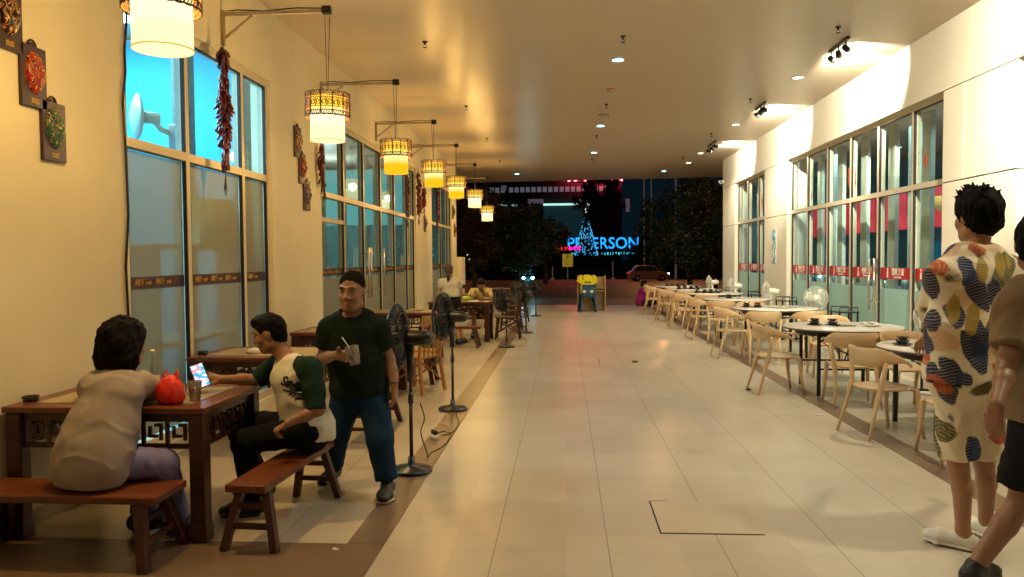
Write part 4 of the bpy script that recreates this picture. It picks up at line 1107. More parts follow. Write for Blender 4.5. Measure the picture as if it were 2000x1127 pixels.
m = MB(); m.lathe([(0, .004), (.036, .004), (.037, .10), (0, .10)], (0, 0, 0), 24); m.build('drink', mat('pink_drink', (.62, .36, .26), .3), t)
m = MB(); m.lathe([(0, .246), (.014, .246), (.014, .262), (0, .262)], (0, 0, 0), 16); m.build('cap', m_white_pl, t)
def ashtray(lab, p):
    t = thing('ashtray', lab, 'ashtray', p, group='black ashtrays on the wooden tables')
    m = MB(); m.lathe([(0, .001), (.040, .001), (.045, .022), (.038, .024), (.034, .008), (0, .008)], (0, 0, 0), 24); m.build('dish', m_dish, t)
    m = MB(); m.lathe([(.037, .0245), (.0465, .0245), (.0465, .029), (.037, .029), (.037, .0245)], (0, 0, 0), 24); m.build('rim', m_black, t)
ashtray('black ashtray at the wall end of the nearest table', on(60, 783, TZ)); ashtray('black ashtray on the second table in front of the frosted pane', on(396, 692, TZ))
def clothlump(name, lab, cat, p, m_, rx=.09, ry=.06, h=.035, sd=1, group=None):
    g = random.Random(sd); m = MB(); n = 20; rows = []
    for (f, z) in ((.9, 0), (1, .3), (.8, .8), (.4, 1.0), (.05, .95)):
        rows.append([(rx*f*math.cos(2*PI*k/n)*(1+.2*g.random()), ry*f*math.sin(2*PI*k/n)*(1+.2*g.random()), h*z*(1+.3*g.random())+.0005) for k in range(n)])
    vs = [q for r_ in rows for q in r_]; fs = [(i*n+k, i*n+(k+1) % n, (i+1)*n+(k+1) % n, (i+1)*n+k) for i in range(4) for k in range(n)]+[tuple(range(n))[::-1], tuple(range(4*n, 5*n))]
    m.add(vs, fs, True); o = m.build(name, m_, None, p); return tag(o, lab, cat, group)
m_paper_w = mat('white_tissue', (.72, .70, .66), .7, var=.06)
clothlump('paper_napkin', 'crumpled white napkin on the second table beside the young face', 'napkin', on(503, 690, TZ), m_paper_w, .09, .06, .04, 3)
clothlump('food_bag', 'green bag of food on the table of the diner in yellow', 'food bag', on(905, 587, TZ), mat('lime_bag', (.35, .50, .05), .4, var=.3, scale=15), .17, .12, .07, 5)
clothlump('paper_napkin', 'white napkins beside the arm of the diner in yellow', 'napkin', on(925, 590, TZ), m_paper_w, .10, .08, .03, 6)
t = thing('serving_tray', 'dark tray with white dish on the diner table edge', 'tray', on(943, 586, TZ))
m = MB(); m.box((0, 0, .008), (.32, .2, .014), bev=.004); m.build('tray', m_black, t)
m = MB(); m.lathe([(0, .016), (.05, .016), (.08, .035), (0, .03)], (.07, 0, 0), 18); m.build('dish', m_dishw, t)
t = thing('takeout_box', 'white takeout box on the bench near the woman in black shorts', 'box', (-1.83, 13.42, .371))
m = MB(); m.box((0, 0, .04), (.24, .18, .078), bev=.01, taper=.85); m.build('container', m_white_pl, t); m = MB(); m.box((0, 0, .086), (.25, .19, .014), bev=.004); m.build('lid', m_white_pl, t)
for k, (u, v, z, lab) in enumerate(((775, 608, TZ, 'white plate at the left of the table under the tall glazing'), (815, 606, TZ, 'white plate at the middle of the table under the tall glazing'))):
    t = thing('plate', lab, 'plate', on(u, v, z)); m = MB(); m.lathe([(0, .001), (.06, .001), (.105, .018), (.10, .02), (.06, .006), (0, .006)], (0, 0, 0), 24); m.build('dish', m_dishw, t)
    m = MB(); m.ell((0, 0, .02), (.05, .045, .02), 12, 8); m.build('food', mat('rice', (.6, .45, .2), .7, var=.3, scale=40), t)

# extension lead, cables
m_cable = mat('brown_black_cable', (.05, .035, .025), .5)
def smooth_path(P_):
    sm_ = []
    for i in range(len(P_)-1):
        a = P_[max(0, i-1)]; b = P_[i]; c = P_[i+1]; d_ = P_[min(len(P_)-1, i+2)]
        for k in range(6):
            t_ = k/6; sm_.append(.5*((2*b)+(c-a)*t_+(2*a-5*b+4*c-d_)*t_*t_+(3*b-a-3*c+d_)*t_**3))
    return sm_+[P_[-1]]
def cable(pts, r, lab, nm='floor_cable', m_=None, z=.012):
    P_ = []
    for q in pts:
        P_.append(G(q[0], q[1], z) if len(q) == 2 else G(*q))
    # smooth it
    sm_ = []
    for i in range(len(P_)-1):
        a = P_[max(0, i-1)]; b = P_[i]; c = P_[i+1]; d_ = P_[min(len(P_)-1, i+2)]
        for k in range(5):
            t_ = k/5; sm_.append(.5*((2*b)+(c-a)*t_+(2*a-5*b+4*c-d_)*t_*t_+(3*b-a-3*c+d_)*t_**3))
    sm_.append(P_[-1])
    return tag(MB().tube(sm_, r, 6).build(nm, m_ or m_cable), lab, 'cable')
b_ = Vector((-1.087+.03, 5.52, 0))
p0 = Vector((-1.06, 5.52, .50)); p1 = G(822, 845, .2); p2 = G(836, 892, .014)
fl_ = lambda u, v: G(u, v, .008)
o = MB().tube(smooth_path([p0, p0*.6+p1*.4+Vector((.03, 0, -.02)), p1, p2*.75+p1*.25, p2, fl_(842, 884), fl_(862, 874), fl_(874, 862), fl_(880, 848), fl_(868, 842), fl_(855, 846)]), .005, 6).build('fan_cable', m_cable); tag(o, 'brown cable hanging from the nearest black fan to the floor', 'cable')
cable([(887, 790), (892, 812), (896, 825), (888, 840), (875, 848), (862, 850)], .004, 'thin cable from the second black fan to the socket block')
cable([(862, 828), (872, 832), (878, 840), (866, 846), (856, 848)], .004, 'thin pale cable loop beside the socket block', m_=mat('pale_cable', (.45, .38, .28), .5))
t = thing('socket_block', 'white socket block with black plugs on the brown floor strip', 'power strip', G(849, 857, .004)); t.rotation_euler = (0, 0, .5)
m = MB(); m.box((0, 0, .018), (.05, .11, .034), bev=.006); m.build('block', m_white_pl, t)
for a in (-.02, .03):
    m = MB(); m.box((0, a+.01, .054), (.032, .036, .036), bev=.006); m.cyl((0, a+.01, .055), (.04, a+.02, .05), .006, .005, 8); m.build('plug', m_black, t)
cable([(1008, 655), (1010, 672), (1022, 676), (1030, 668), (1024, 660), (1018, 662)], .005, 'looped cable on the floor by the fourth black fan', m_=MATS['pale_cable'])
# floor hatch and bits
hp = [G(1270, 979), G(1292.5, 1041), G(1501, 1045), G(1452, 979)]
m = MB(); wj = .0055
def seg(a, b, w_=wj):
    m.bar(a+Vector((0, 0, .0015)), b+Vector((0, 0, .0015)), w_*2, .002, upv=(0, 0, 1))
hx0, hx1, hy0, hy1 = hp[0].x, hp[2].x-.02, hp[1].y, hp[0].y
ht = thing('floor_hatch', 'tiled floor hatch outlined by a black open joint in the near aisle', 'floor hatch', ((hx0+hx1)/2, (hy0+hy1)/2, 0))
a_, b__ = (hx1-hx0)/2, (hy1-hy0)/2
MB().bb(-a_, a_, -b__, b__, .0005, .0025).build('cover_plate', mat('hatch_tile', (.485, .40, .30), .3, var=.06, scale=2), ht)
m = MB(); m.bb(-a_-.009, -a_, -b__-.011, b__, .0005, .0028); m.bb(-a_, a_, -b__-.011, -b__, .0005, .0028); m.bb(-a_, -a_+.10, b__, b__+.008, .0005, .0028)
m.build('open_joint', mat('open_black_joint', (.012, .010, .008), .8), ht)
for i, (u, v, mm_, s_, lab, nm, ct) in enumerate(((1240, 708, mat('dry_leaf', (.10, .07, .03), .8), .045, 'dry curled leaf on the middle of the aisle floor', 'dry_leaf', 'leaf'), (1600, 812, m_paper_w, .03, 'small crumpled paper scrap before the cream chairs', 'paper_scrap', 'litter'),
        (655, 1075, m_paper_w, .018, 'tiny paper ball beside the brown strip near the bench', 'paper_scrap', 'litter'), (1065, 665, m_paper_w, .02, 'white paper speck on the aisle near the fourth fan', 'paper_scrap', 'litter'), (1462, 762, MATS['dry_leaf'], .03, 'dark crumb by the foot of the aisle chair', 'dry_leaf', 'leaf'))):
    clothlump(nm, lab, ct, G(u, v, .001), mm_, s_, s_*.5, s_*.6, 20+i)
tag(MB().tube([G(1168, 698, .003), G(1170, 705, .012), G(1171, 712, .004)], .003, 5).build('twig', MATS['dry_leaf']), 'thin dark twig lying on the aisle floor', 'twig')

# behind the first left window: wall fan and boxes
t = thing('wall_fan', 'pale wall fan seen through the top blue pane', 'fan', (-3.98, 7.16, 2.93)); t.scale = (.8, .8, .8)
c = Vector((0, 0, 0)); Mx = Matrix.Rotation(R(-90), 3, 'X') @ Matrix.Rotation(R(0), 3, 'Y'); Mx = Matrix.Rotation(R(128), 3, 'Z') @ Mx
m = MB(); m.lathe([(0, .20), (.06, .195), (.20, .16), (.27, .12), (.275, .105), (.20, .07), (.05, .06), (0, .06)], c, 32, Mx); m.build('grille', mat('grey_blue_plastic', (.35, .42, .43), .4), t)
m = MB(); m.lathe([(0, -.14), (.06, -.135), (.07, -.1), (.075, .06), (0, .062)], c, 20, Mx); m.build('motor', MATS['grey_blue_plastic'], t)
e = Mx @ Vector((0, 0, -.05)); m = MB(); m.tube([e, e+Vector((.05, .1, -.12)), e+Vector((.1, .2, -.15))], .035, 10); m.box(e+Vector((.13, .25, -.18)), (.12, .06, .30), bev=.02); m.build('bracket', MATS['grey_blue_plastic'], t)
t = thing('cardboard_box', 'tall brown carton blurred behind the frosted pane', 'box', (-3.55, 7.50, 1.70)); 
m = MB(); m.box((0, 0, .23), (.35, .52, .46), bev=.004); m.build('carton', mat('brown_carton', (.45, .27, .12), .8), t); m = MB(); m.bb(-.02, .02, -.262, .262, .4605, .463); m.build('tape', mat('tape', (.6, .5, .3), .3), t)
t = thing('cardboard_box', 'pale low carton blurred behind the frosted pane, left of the brown one', 'box', (-3.40, 7.02, 1.70))
m = MB(); m.box((0, 0, .11), (.12, .30, .20), bev=.004); m.build('carton', mat('pale_carton', (.7, .68, .5), .8), t); m = MB(); m.bb(-.02, .02, -.152, .152, .2105, .213); m.build('tape', MATS['tape'], t)
t = thing('storage_shelf', 'shelf behind the frosted panes carrying the cartons', 'shelf', (-3.62, 7.0, 0))
m = MB(); m.bb(-.2, .26, -.75, 1.2, 1.66, 1.698); m.bb(-.2, .2, -.75, 1.2, .8, .84); m.build('board', mat('grey_shelf', (.3, .3, .28), .5), t)
for a in (-.7, 1.15): m = MB(); m.bb(-.18, .18, a, a+.03, 0, 1.659); m.build('side', MATS['grey_shelf'], t)
# poster on the right pier, security cameras
p = PX(1512, 480, 4.39)
t = thing('wall_poster', 'narrow cyan and white poster on the pier between the right windows', 'poster', (XR+.002, p.y, p.z))
m = MB(); m.bb(-.008, 0, -.15, .15, -.36, .36); m.build('board', m_white_pl, t)
m = MB(); m.bb(-.011, -.0085, -.14, .14, -.35, .35); m.build('print', mat('cyan_print', (.05, .35, .6), .4, col2=(.8, .85, .8), scale=9, contrast=(.45, .55)), t)
def cctv(lab, p, s):
    t = thing('security_camera', lab, 'security camera', p, group='white security cameras')
    m = MB(); m.cyl((0, 0, 0), (-s*.10, 0, 0), .03, .03, 14); m.build('mount', m_white_pl, t)
    m = MB(); m.cyl((-s*.10, .08, .0), (-s*.10, -.12, -.03), .045, .045, 16); m.build('housing', m_white_pl, t)
    m = MB(); m.cyl((-s*.10, -.121, -.03), (-s*.10, -.128, -.031), .03, .03, 14); m.build('lens', m_black, t)
p = PX(1409, 357, 4.39); cctv('white security camera at the end edge of the right wall', (4.388, 21.6, p.z), 1)
p = PX(893, 388, -3.14); cctv('white security camera at the far end of the left wall', (-3.138, 22.1, p.z), -1)

# ------------------------------------------------------------------ beyond the arcade: night street
m_leaf = mat('dark_foliage', (.030, .055, .022), .6, var=.5, scale=2.5)
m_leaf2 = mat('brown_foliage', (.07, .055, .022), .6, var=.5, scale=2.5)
m_bark = mat('bark', (.06, .045, .03), .9, var=.3, scale=12)
def tree(name, lab, loc, h, cr, sd, ml=m_leaf, th=1.2, n=70, lf=.10, flat=.9, cat='tree', group='trees across the end of the arcade', per=70):
    g = random.Random(sd); t = thing(name, lab, cat, loc, group=group)
    m = MB(); m.tube([(0, 0, 0), (.05, .02, th*.6), (-.03, .03, th*1.2), (0, 0, h*.62)], [.17, .12, .10, .04], 8)
    for k in range(7):
        a = g.uniform(0, 6.3); z = g.uniform(th*.8, h*.55); q = cr*g.uniform(.5, .85)
        m.tube([(0, 0, z), (q*.5*math.cos(a), q*.5*math.sin(a), z+q*.35), (q*math.cos(a), q*math.sin(a), z+q*.55)], [.06, .035, .012], 6)
    m.build('trunk', m_bark, t)
    vs = []; fs = []; zc = (th+h)/2; hz = (h-th)/2
    for k in range(n):
        while True:
            x, y, z = g.uniform(-1, 1), g.uniform(-1, 1), g.uniform(-1, 1)
            r = math.sqrt(x*x+y*y+z*z)
            if .35 < r < 1: break
        k_ = 1.0 + .18*math.sin(3*math.atan2(y, x)+sd)
        c = Vector((x*cr*k_, y*cr*k_, zc+z*hz)); rr = cr*g.uniform(.16, .30)
        for j in range(per):
            d = Vector((g.gauss(0, 1), g.gauss(0, 1), g.gauss(0, .7))).normalized()*rr*g.uniform(.4, 1.05); p = c+d
            u = Vector((g.gauss(0, 1), g.gauss(0, 1), g.gauss(0, .6))).normalized(); v_ = u.cross(Vector((g.gauss(0, 1), g.gauss(0, 1), g.gauss(0, 1)))).normalized()
            s_ = lf*g.uniform(.6, 1.3); b = len(vs); vs += [p-u*s_, p+v_*s_*.45, p+u*s_, p-v_*s_*.45]; fs.append((b, b+1, b+2, b+3))
    m = MB(); m.add(vs, fs); m.build('crown', ml, t); return t
def at(u, Y, z=-.16): p = PY(u, 500, Y); return Vector((p.x, Y, z))
tree('street_tree', 'big dark round tree filling the right half of the night view', at(1346, 34), 5.2, 2.0, 1, n=110, th=.9, per=90)
tree('street_tree', 'dark tree just left of the big one behind the letters', at(1290, 92), 8.0, 3.4, 2, n=70)
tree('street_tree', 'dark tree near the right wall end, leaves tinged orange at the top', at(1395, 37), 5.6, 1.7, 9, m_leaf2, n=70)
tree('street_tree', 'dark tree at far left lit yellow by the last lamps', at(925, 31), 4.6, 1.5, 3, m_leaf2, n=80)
tree('street_tree', 'dark tree left of centre below the lit canopy', at(1010, 33), 4.1, 1.6, 4, n=90)
tree('street_tree', 'low dark tree between the yellow sign and the left trees', at(1065, 52), 4.6, 1.8, 5, n=70)
tree('street_tree', 'tree with orange light coloured into its leaves under the red letters', at(1170, 76), 10.5, 2.2, 6, mat('orange_light_tinted_foliage', (.16, .06, .02), .6, var=.5, scale=2), th=4.5, n=70, lf=.2)  # orange lamplight is put into the leaf colour
tree('hedge_shrub', 'clump of dark shrubs far behind on the left', at(975, 66), 3.4, 3.0, 7, n=90, th=.2, cat='shrub', lf=.16)
tree('hedge_shrub', 'clump of dark shrubs far behind the car', at(1300, 72), 3.6, 3.6, 8, n=90, th=.2, cat='shrub', lf=.16)
fw_ = thing('boundary_fence', 'dark boundary fence along the far side of the road', 'fence', (4, 66, -.15))
m = MB(); m.bb(-60, 60, 0, .2, 0, .9); m.build('base_wall', mat('dark_fence_wall', (.03, .04, .045), .8, var=.3), fw_)
for k in range(-9, 10): m = MB(); m.bb(k*4-.05, k*4+.05, .05, .15, .901, 2.4); m.build('post', mat('fence_post', (.10, .12, .12), .6), fw_)
m = MB()
for z in (1.3, 1.8, 2.3): m.bb(-36, 36, .08, .11, z, z+.04)
m.build('rail', MATS['fence_post'], fw_)

# commercial building with dim windows, canopy light strip and red roof letters
Yb = 118
bl_ = at(950, Yb); br_ = at(1215, Yb); zt = PY(1100, 340, Yb).z
mb_ = thing('office_building', 'dark building with a row of dim windows under the red letters', 'building', (bl_.x, Yb, -.16))
wdt = br_.x-bl_.x
m = MB(); m.bb(-14, wdt, 0, 14, 0, zt+3); m.build('wall', mat('navy_facade', (.014, .018, .030), .7, var=.2, scale=.3), mb_)
za, zb_ = PY(1000, 376, Yb).z, PY(1000, 366, Yb).z
m_dimw = mat('dim_window', (.2, .22, .25), .4, emit=(.30, .32, .38), es=.22)
for k in range(22):
    x = .6+k*.86+(0 if k < 3 else .4)
    if x+.6 > wdt: break
    m = MB(); m.bb(x, x+.62, -.05, -.01, za+.16, zb_+.16); m.build('window', m_dimw, mb_)
z1 = PY(1100, 402, Yb).z; z2 = PY(1100, 398, Yb).z; xa, xb = at(1062, Yb).x-bl_.x, at(1151, Yb).x-bl_.x
m = MB(); m.bb(xa, xb, -1.0, -.8, z1+.16, z2+.16); m.build('light_strip', emit_mat('pale_strip_light', (.45, .8, .7), 1.1), mb_)
m = MB(); m.bb(xa-8.5, xa-5.5, -1.0, -.8, z1+.16, z2+.1); m.bb(xa-4.8, xa-4.0, -1.0, -.8, z1+.16, z2+.1); m.build('light_strip', emit_mat('dim_strip_light', (.35, .6, .5), .5), mb_)
m = MB(); m.bb(xb-.25, xb, -.79, -.5, z1-6.5, z1+.1); m.bb(xa, xb-.26, -.6, -.4, z1-5.5, z1+.05); m.build('canopy_wall', mat('glowing_canopy_wall', (.02, .05, .06), .5, emit=(.012, .06, .075), es=.22), mb_)  # teal glow in the wall stands for light falling on it
for (u0, u1, v0, v1) in ((1032, 1062, 389, 398), (1122, 1148, 389, 396), (980, 990, 362, 372), (1222, 1230, 388, 414)):
    a, b = at(u0, Yb).x-bl_.x, at(u1, Yb).x-bl_.x; MB().bb(a, b, -.09, -.02, PY(u0, v1, Yb).z+.16, PY(u0, v0, Yb).z+.16).build('banner', mat('glowing_banner', (.25, .22, .3), .6, emit=(.3, .26, .34), es=.16), mb_)  # faint glow put into the banners, no lamp behind them
pz = PY(1158, 350, Yb-1)
s_ = thing('roof_letters', 'glowing red roof letters just under the ceiling edge', 'sign', (pz.x, Yb-1, 0))
text_obj('TAMPA', emit_mat('red_sign_glow', (1, .05, .07), 28), s_, (0, 0, pz.z+.55), (0, -1, 0), 2.6, .05, .05, xs=1.05)
m = MB(); m.bb(-4.2, 4.2, .1, .2, pz.z-.5, pz.z-.35); m.build('rail', m_black, s_)
light('red_glow', 'POINT', (0, -2.5, pz.z-.6), 90, (1, .03, .05), .5, parent=s_)
# blue letters, light tree, ticker
Yp = 80
q = PY(1178, 476, Yp)
s_ = thing('sign_letters', 'large glowing blue letters reading PETERSON across the street', 'sign', (q.x, Yp, 0))
text_obj('PETERSON', emit_mat('blue_sign_glow', (.01, .30, .95), 1.7), s_, (0, 0, q.z), (0, -1, 0), 1.68, .05, .012, xs=.93)
m = MB()
for k in range(14):
    if k < 9: continue
m = MB(); m.bb(-3.4, 3.4, .1, .2, PY(1178, 491, Yp).z-.1, PY(1178, 491, Yp).z); m.build('rail', m_black, s_)
g = random.Random(8)
s_ = thing('light_row', 'row of small cyan lights under the blue letters', 'light', (q.x, Yp-.5, 0)); zz = PY(1178, 494, Yp).z
for k in range(24):
    u = -3.3+6.8*k/24; m = MB(); hh = g.uniform(.06, .22); m.bb(u, u+g.uniform(.05, .18), 0, .05, zz-hh, zz+.1*g.random())
    m.build('lamp', emit_mat('cyan_row_glow', (.05, .65, .85), 1.0+.0), s_)
m = MB(); m.bb(-3.5, 3.6, .06, .12, zz-.35, zz-.25); m.build('rail', m_black, s_)
q = PY(1145, 498, 79); qt = PY(1145, 418, 79)
s_ = thing('light_tree', 'tall cone shaped tree of blue lights behind the yellow rider', 'light tree', (q.x, 79, q.z))
H_ = qt.z-q.z
m = MB(); m.lathe([(1.1, 0), (.85, H_*.25), (.5, H_*.6), (.1, H_), (0, H_)], (0, 0, 0), 16, smooth=True); m.build('cone', mat('dark_blue_netting', (.01, .03, .05), .7), s_)
vs_a = MB(); vs_b = MB()
for k in range(420):
    f = g.random()**1.3; a = g.uniform(0, 6.3); r = 1.12*(1-f)+.1; x, y, z = r*math.cos(a), r*math.sin(a), f*H_*.98
    (vs_a if k % 3 else vs_b).ell((x, y, z), (.035, .035, .05+.09*g.random()), 5, 3)
vs_a.build('blue_bulbs', emit_mat('blue_bulb', (.02, .30, .65), 1.5), s_); vs_b.build('white_bulbs', emit_mat('ice_bulb', (.15, .55, .75), 1.1), s_)
m = MB(); m.ell((.05, 0, H_+.35), (.16, .12, .35), 8, 8); m.build('star', emit_mat('tree_top_glow', (.7, .85, .6), 1.2), s_)
qa = PY(1110, 485, 77)
s_ = thing('light_ticker', 'red and magenta strip of small lights left of the blue letters', 'light', (qa.x, 77, qa.z))
m1, m2, m3 = MB(), MB(), MB()
for k in range(90):
    x = g.uniform(-1.2, 1.25); z = g.uniform(-.17, .17)
    (m2 if x > .1 else m1).ell((x, 0, z), (.05, .04, .045), 5, 3)
for x in (-1.9, -2.3, -2.6, -3.3, -1.6): m3.ell((x, 0, 0), (.03, .03, .08), 5, 3)
m1.build('red_lights', emit_mat('red_dots', (1, .01, .03), 3), s_); m2.build('magenta_lights', emit_mat('magenta_dots', (1, .02, .45), 3), s_); m3.build('dim_lights', emit_mat('dim_red_dots', (.6, .05, .08), 1.5), s_)
m = MB(); m.bb(-1.3, 1.3, .06, .1, -.22, .22); m.build('backing', m_black, s_)
# distant house with lit windows on the left and on the right
for nm, u0, u1, Yh, lab, lights in (('distant_house', 895, 975, 90, 'distant dark house with scattered lit windows on the left', ((899, 484), (913, 497), (938, 487), (940, 499), (937, 508), (967, 496), (917, 508), (925, 526), (966, 482))), ('distant_house', 1355, 1420, 95, 'distant dark house with few lights on the right', ((1362, 507), (1370, 508), (1388, 506), (1392, 506), (1405, 508)))):
    a, b = at(u0, Yh), at(u1, Yh); hz_ = PY(u0, 470, Yh).z
    s_ = thing(nm, lab, 'house', (a.x, Yh, -.16)); m = MB(); m.bb(0, b.x-a.x, 0, 8, 0, hz_+.16); m.build('wall', mat('house_wall', (.02, .024, .03), .8), s_)
    m = MB(); m.prism([(-.3, hz_+.16), (b.x-a.x+.3, hz_+.16), ((b.x-a.x)/2, hz_+1.4)], -8.2, .3, Matrix(((1, 0, 0), (0, 0, -1), (0, 1, 0)))); m.build('roof', mat('house_roof', (.02, .018, .02), .8), s_)
    for (u, v) in lights:
        c_ = PY(u, v, Yh); m = MB(); w_ = g.uniform(.08, .22); m.box((c_.x-a.x, -.06, c_.z+.16), (w_, .06, g.uniform(.15, .5))); m.build('window', emit_mat('lit_window', (.75, .95, .9), 1.3), s_)

# yellow street sign
b_ = G(1109, 583, -.08)
s_ = thing('street_sign', 'yellow rectangular sign on a thin grey post behind the rider', 'sign', b_)
zt_, zb2 = PY(1109, 496, b_.y).z+.08, PY(1109, 521, b_.y).z+.08; hw = .215
m = MB(); m.cyl((0, .03, 0), (0, .03, zt_-.05), .025, .025, 10); m.lathe([(0, .001), (.12, .001), (.12, .04), (.04, .05), (0, .05)], (0, .03, 0), 14); m.build('post', mat('grey_post', (.35, .35, .36), .4, metal=.5), s_)
m = MB(); m.bb(-hw, hw, -.02, 0, zb2, zt_); m.build('board', mat('glowing_sign_yellow', (.70, .50, .03), .45, emit=(.7, .5, .03), es=.18), s_)  # board colour has a glow of its own so it reads at night
text_obj('P', mat('sign_black', (.02, .02, .02), .5), s_, (-.02, -.024, zt_-.13), (0, -1, 0), .17, .003, .006, .25)
m = MB()
for k in range(3): m.bb(-.12, .12, -.024, -.0205, zb2+.08+k*.075, zb2+.094+k*.075)
m.build('lettering_line', mat('sign_faded', (.35, .24, .04), .5), s_)
# poles
for i, (u, v0, v1, Y, lab) in enumerate(((1258, 345, 480, 70, 'tall pale pole behind the big tree, left one of two'), (1272, 345, 470, 72, 'tall pale pole behind the big tree, right one of two'), (1079, 520, 560, 62, 'short thin post by the road near the yellow sign'), (1197, 510, 560, 62, 'short thin post by the road right of the rider'))):
    a = at(u, Y); zt_ = PY(u, v0, Y).z+.16
    s_ = thing('street_pole', lab, 'pole', a, group='poles along the road'); m = MB(); m.cyl((0, 0, 0), (0, 0, zt_), .07 if i < 2 else .04, .05 if i < 2 else .03, 10); m.build('shaft', mat('glowing_pole_paint', (.45, .35, .28), .5, emit=(.5, .32, .2), es=.10), s_)  # weak warm glow put into the paint, the shaft is no lamp
    m = MB(); m.lathe([(0, 0), (.16, 0), (.16, .1), (.08, .14), (0, .14)], (0, 0, 0), 12); m.build('foot', MATS['glowing_pole_paint'], s_)
# street lamp that lights the road
s_ = thing('street_lamp', 'sodium street lamp reaching over the road', 'street lamp', (9.0, 63.2, -.15))
m = MB(); m.tube([(0, 0, 0), (0, 0, 8), (-.3, -.6, 8.7), (-.5, -2.0, 8.9)], [.09, .06, .05, .04], 10); m.build('pole', MATS['glowing_pole_paint'], s_)
m = MB(); m.box((-.52, -2.3, 8.88), (.25, .7, .14), bev=.03); m.build('head', m_black, s_)
m = MB(); m.box((-.52, -2.3, 8.80), (.18, .5, .012)); m.build('lens', emit_mat('sodium', (1, .45, .12), 12), s_)
light('sodium_beam', 'SPOT', (-.52, -2.3, 8.75), 2600, (1, .42, .14), .15, target=(-6, -16, 0), parent=s_, angle=130, blend=.6)
s_ = thing('street_lamp', 'sodium street lamp farther left over the road', 'street lamp', (-14.0, 63.2, -.15))
m = MB(); m.tube([(0, 0, 0), (0, 0, 8), (.3, -.6, 8.7), (.5, -2.0, 8.9)], [.09, .06, .05, .04], 10); m.build('pole', MATS['glowing_pole_paint'], s_)
m = MB(); m.box((.52, -2.3, 8.88), (.25, .7, .14), bev=.03); m.build('head', m_black, s_)
light('sodium_beam', 'SPOT', (.52, -2.3, 8.75), 1800, (1, .42, .14), .15, target=(8, -16, 0), parent=s_, angle=130, blend=.6)

for (x_, y_, sg_, lab_) in ((15.5, 33.5, -1, 'sodium street lamp off to the right by the pavement'), (-15.5, 33.5, 1, 'added unseen sodium lamp off to the left, lighting the left tree')):  # left lamp is added out of view to light the left tree
    s_ = thing('street_lamp', lab_, 'street lamp', (x_, y_, -.08))
    m = MB(); m.tube([(0, 0, 0), (0, 0, 8), (sg_*.4, 0, 8.7), (sg_*2.2, 0, 8.9)], [.09, .06, .05, .04], 10); m.build('pole', MATS['glowing_pole_paint'], s_)
    m = MB(); m.box((sg_*2.4, 0, 8.88), (.7, .25, .14), bev=.03); m.build('head', m_black, s_)
    light('sodium_beam', 'SPOT', (sg_*2.4, 0, 8.75), 1500, (1, .50, .20), .15, target=(sg_*12, 1, 0), parent=s_, angle=140, blend=.6)
# ------------------------------------------------------------------ vehicles
def car(lab, loc, rz, paint):
    t = thing('passing_car', lab, 'car', loc, rz)
    # side profile (x forward)
    low = [(-1.82, .28), (-1.86, .55), (-1.80, .86), (-1.55, .93), (1.0, .90), (1.55, .80), (1.80, .62), (1.83, .30), (1.55, .22), (-1.55, .22)]
    Mx = Matrix(((1, 0, 0), (0, 0, -1), (0, 1, 0)))
    m = MB(); m.prism(low, -.82, .82, Mx); o = m.build('body', paint, t)
    md = o.modifiers.new('bevel', 'BEVEL'); md.width = .07; md.segments = 3
    cab = [(-1.50, .925), (-1.22, 1.36), (-.9, 1.45), (.15, 1.45), (.45, 1.38), (1.05, .90)]
    m = MB(); m.prism(cab, -.68, .68, Mx); o = m.build('roof', paint, t); md = o.modifiers.new('bevel', 'BEVEL'); md.width = .08; md.segments = 3
    for sg in (-1, 1):
        for (a, b, c_, d_) in (((-1.25, .98), (-1.07, 1.32), (-.42, 1.36), (-.42, .98)), ((-.34, .98), (-.34, 1.36), (.32, 1.33), (.84, .98))):
            m = MB(); m.prism([a, b, c_, d_], sg*.683, sg*.695, Mx); m.build('side_window', mat('car_glass', (.02, .03, .035), .1), t)
    for x in (-1.12, 1.15):
        for sg in (-1, 1):
            m = MB(); Rx = Matrix.Rotation(R(90), 3, 'X'); m.lathe([(.12, -.09), (.27, -.09), (.30, -.06), (.30, .06), (.27, .09), (.12, .09), (.12, -.09)], (x, sg*.76, .30), 24, Rx); w_ = m.build('wheel', mat('tyre', (.02, .02, .02), .8), t)
            m = MB(); m.lathe([(0, -.07), (.12, -.07), (.18, -.092), (.18, .092), (.12, .07), (0, .07)], (x, sg*.76, .30), 18, Rx); m.build('rim', MATS['brushed_steel'], w_)
    for sg in (-1, 1):
        m = MB(); m.ell((1.74, sg*.60, .66), (.10, .17, .08), 12, 8); m.build('headlight', emit_mat('car_headlight', (.6, .95, 1.0), 18), t)
        m = MB(); m.ell((-1.80, sg*.64, .72), (.05, .13, .07), 10, 6); m.build('tail_light', emit_mat('tail_glow', (1, .08, .04), 2.5), t)
    return t
car('small reddish car passing on the road at right, headlight on', at(1266, 57, -.14), .06, mat('red_car_paint', (.42, .20, .16), .3, coat=.6)).scale = (.8, .8, .8)
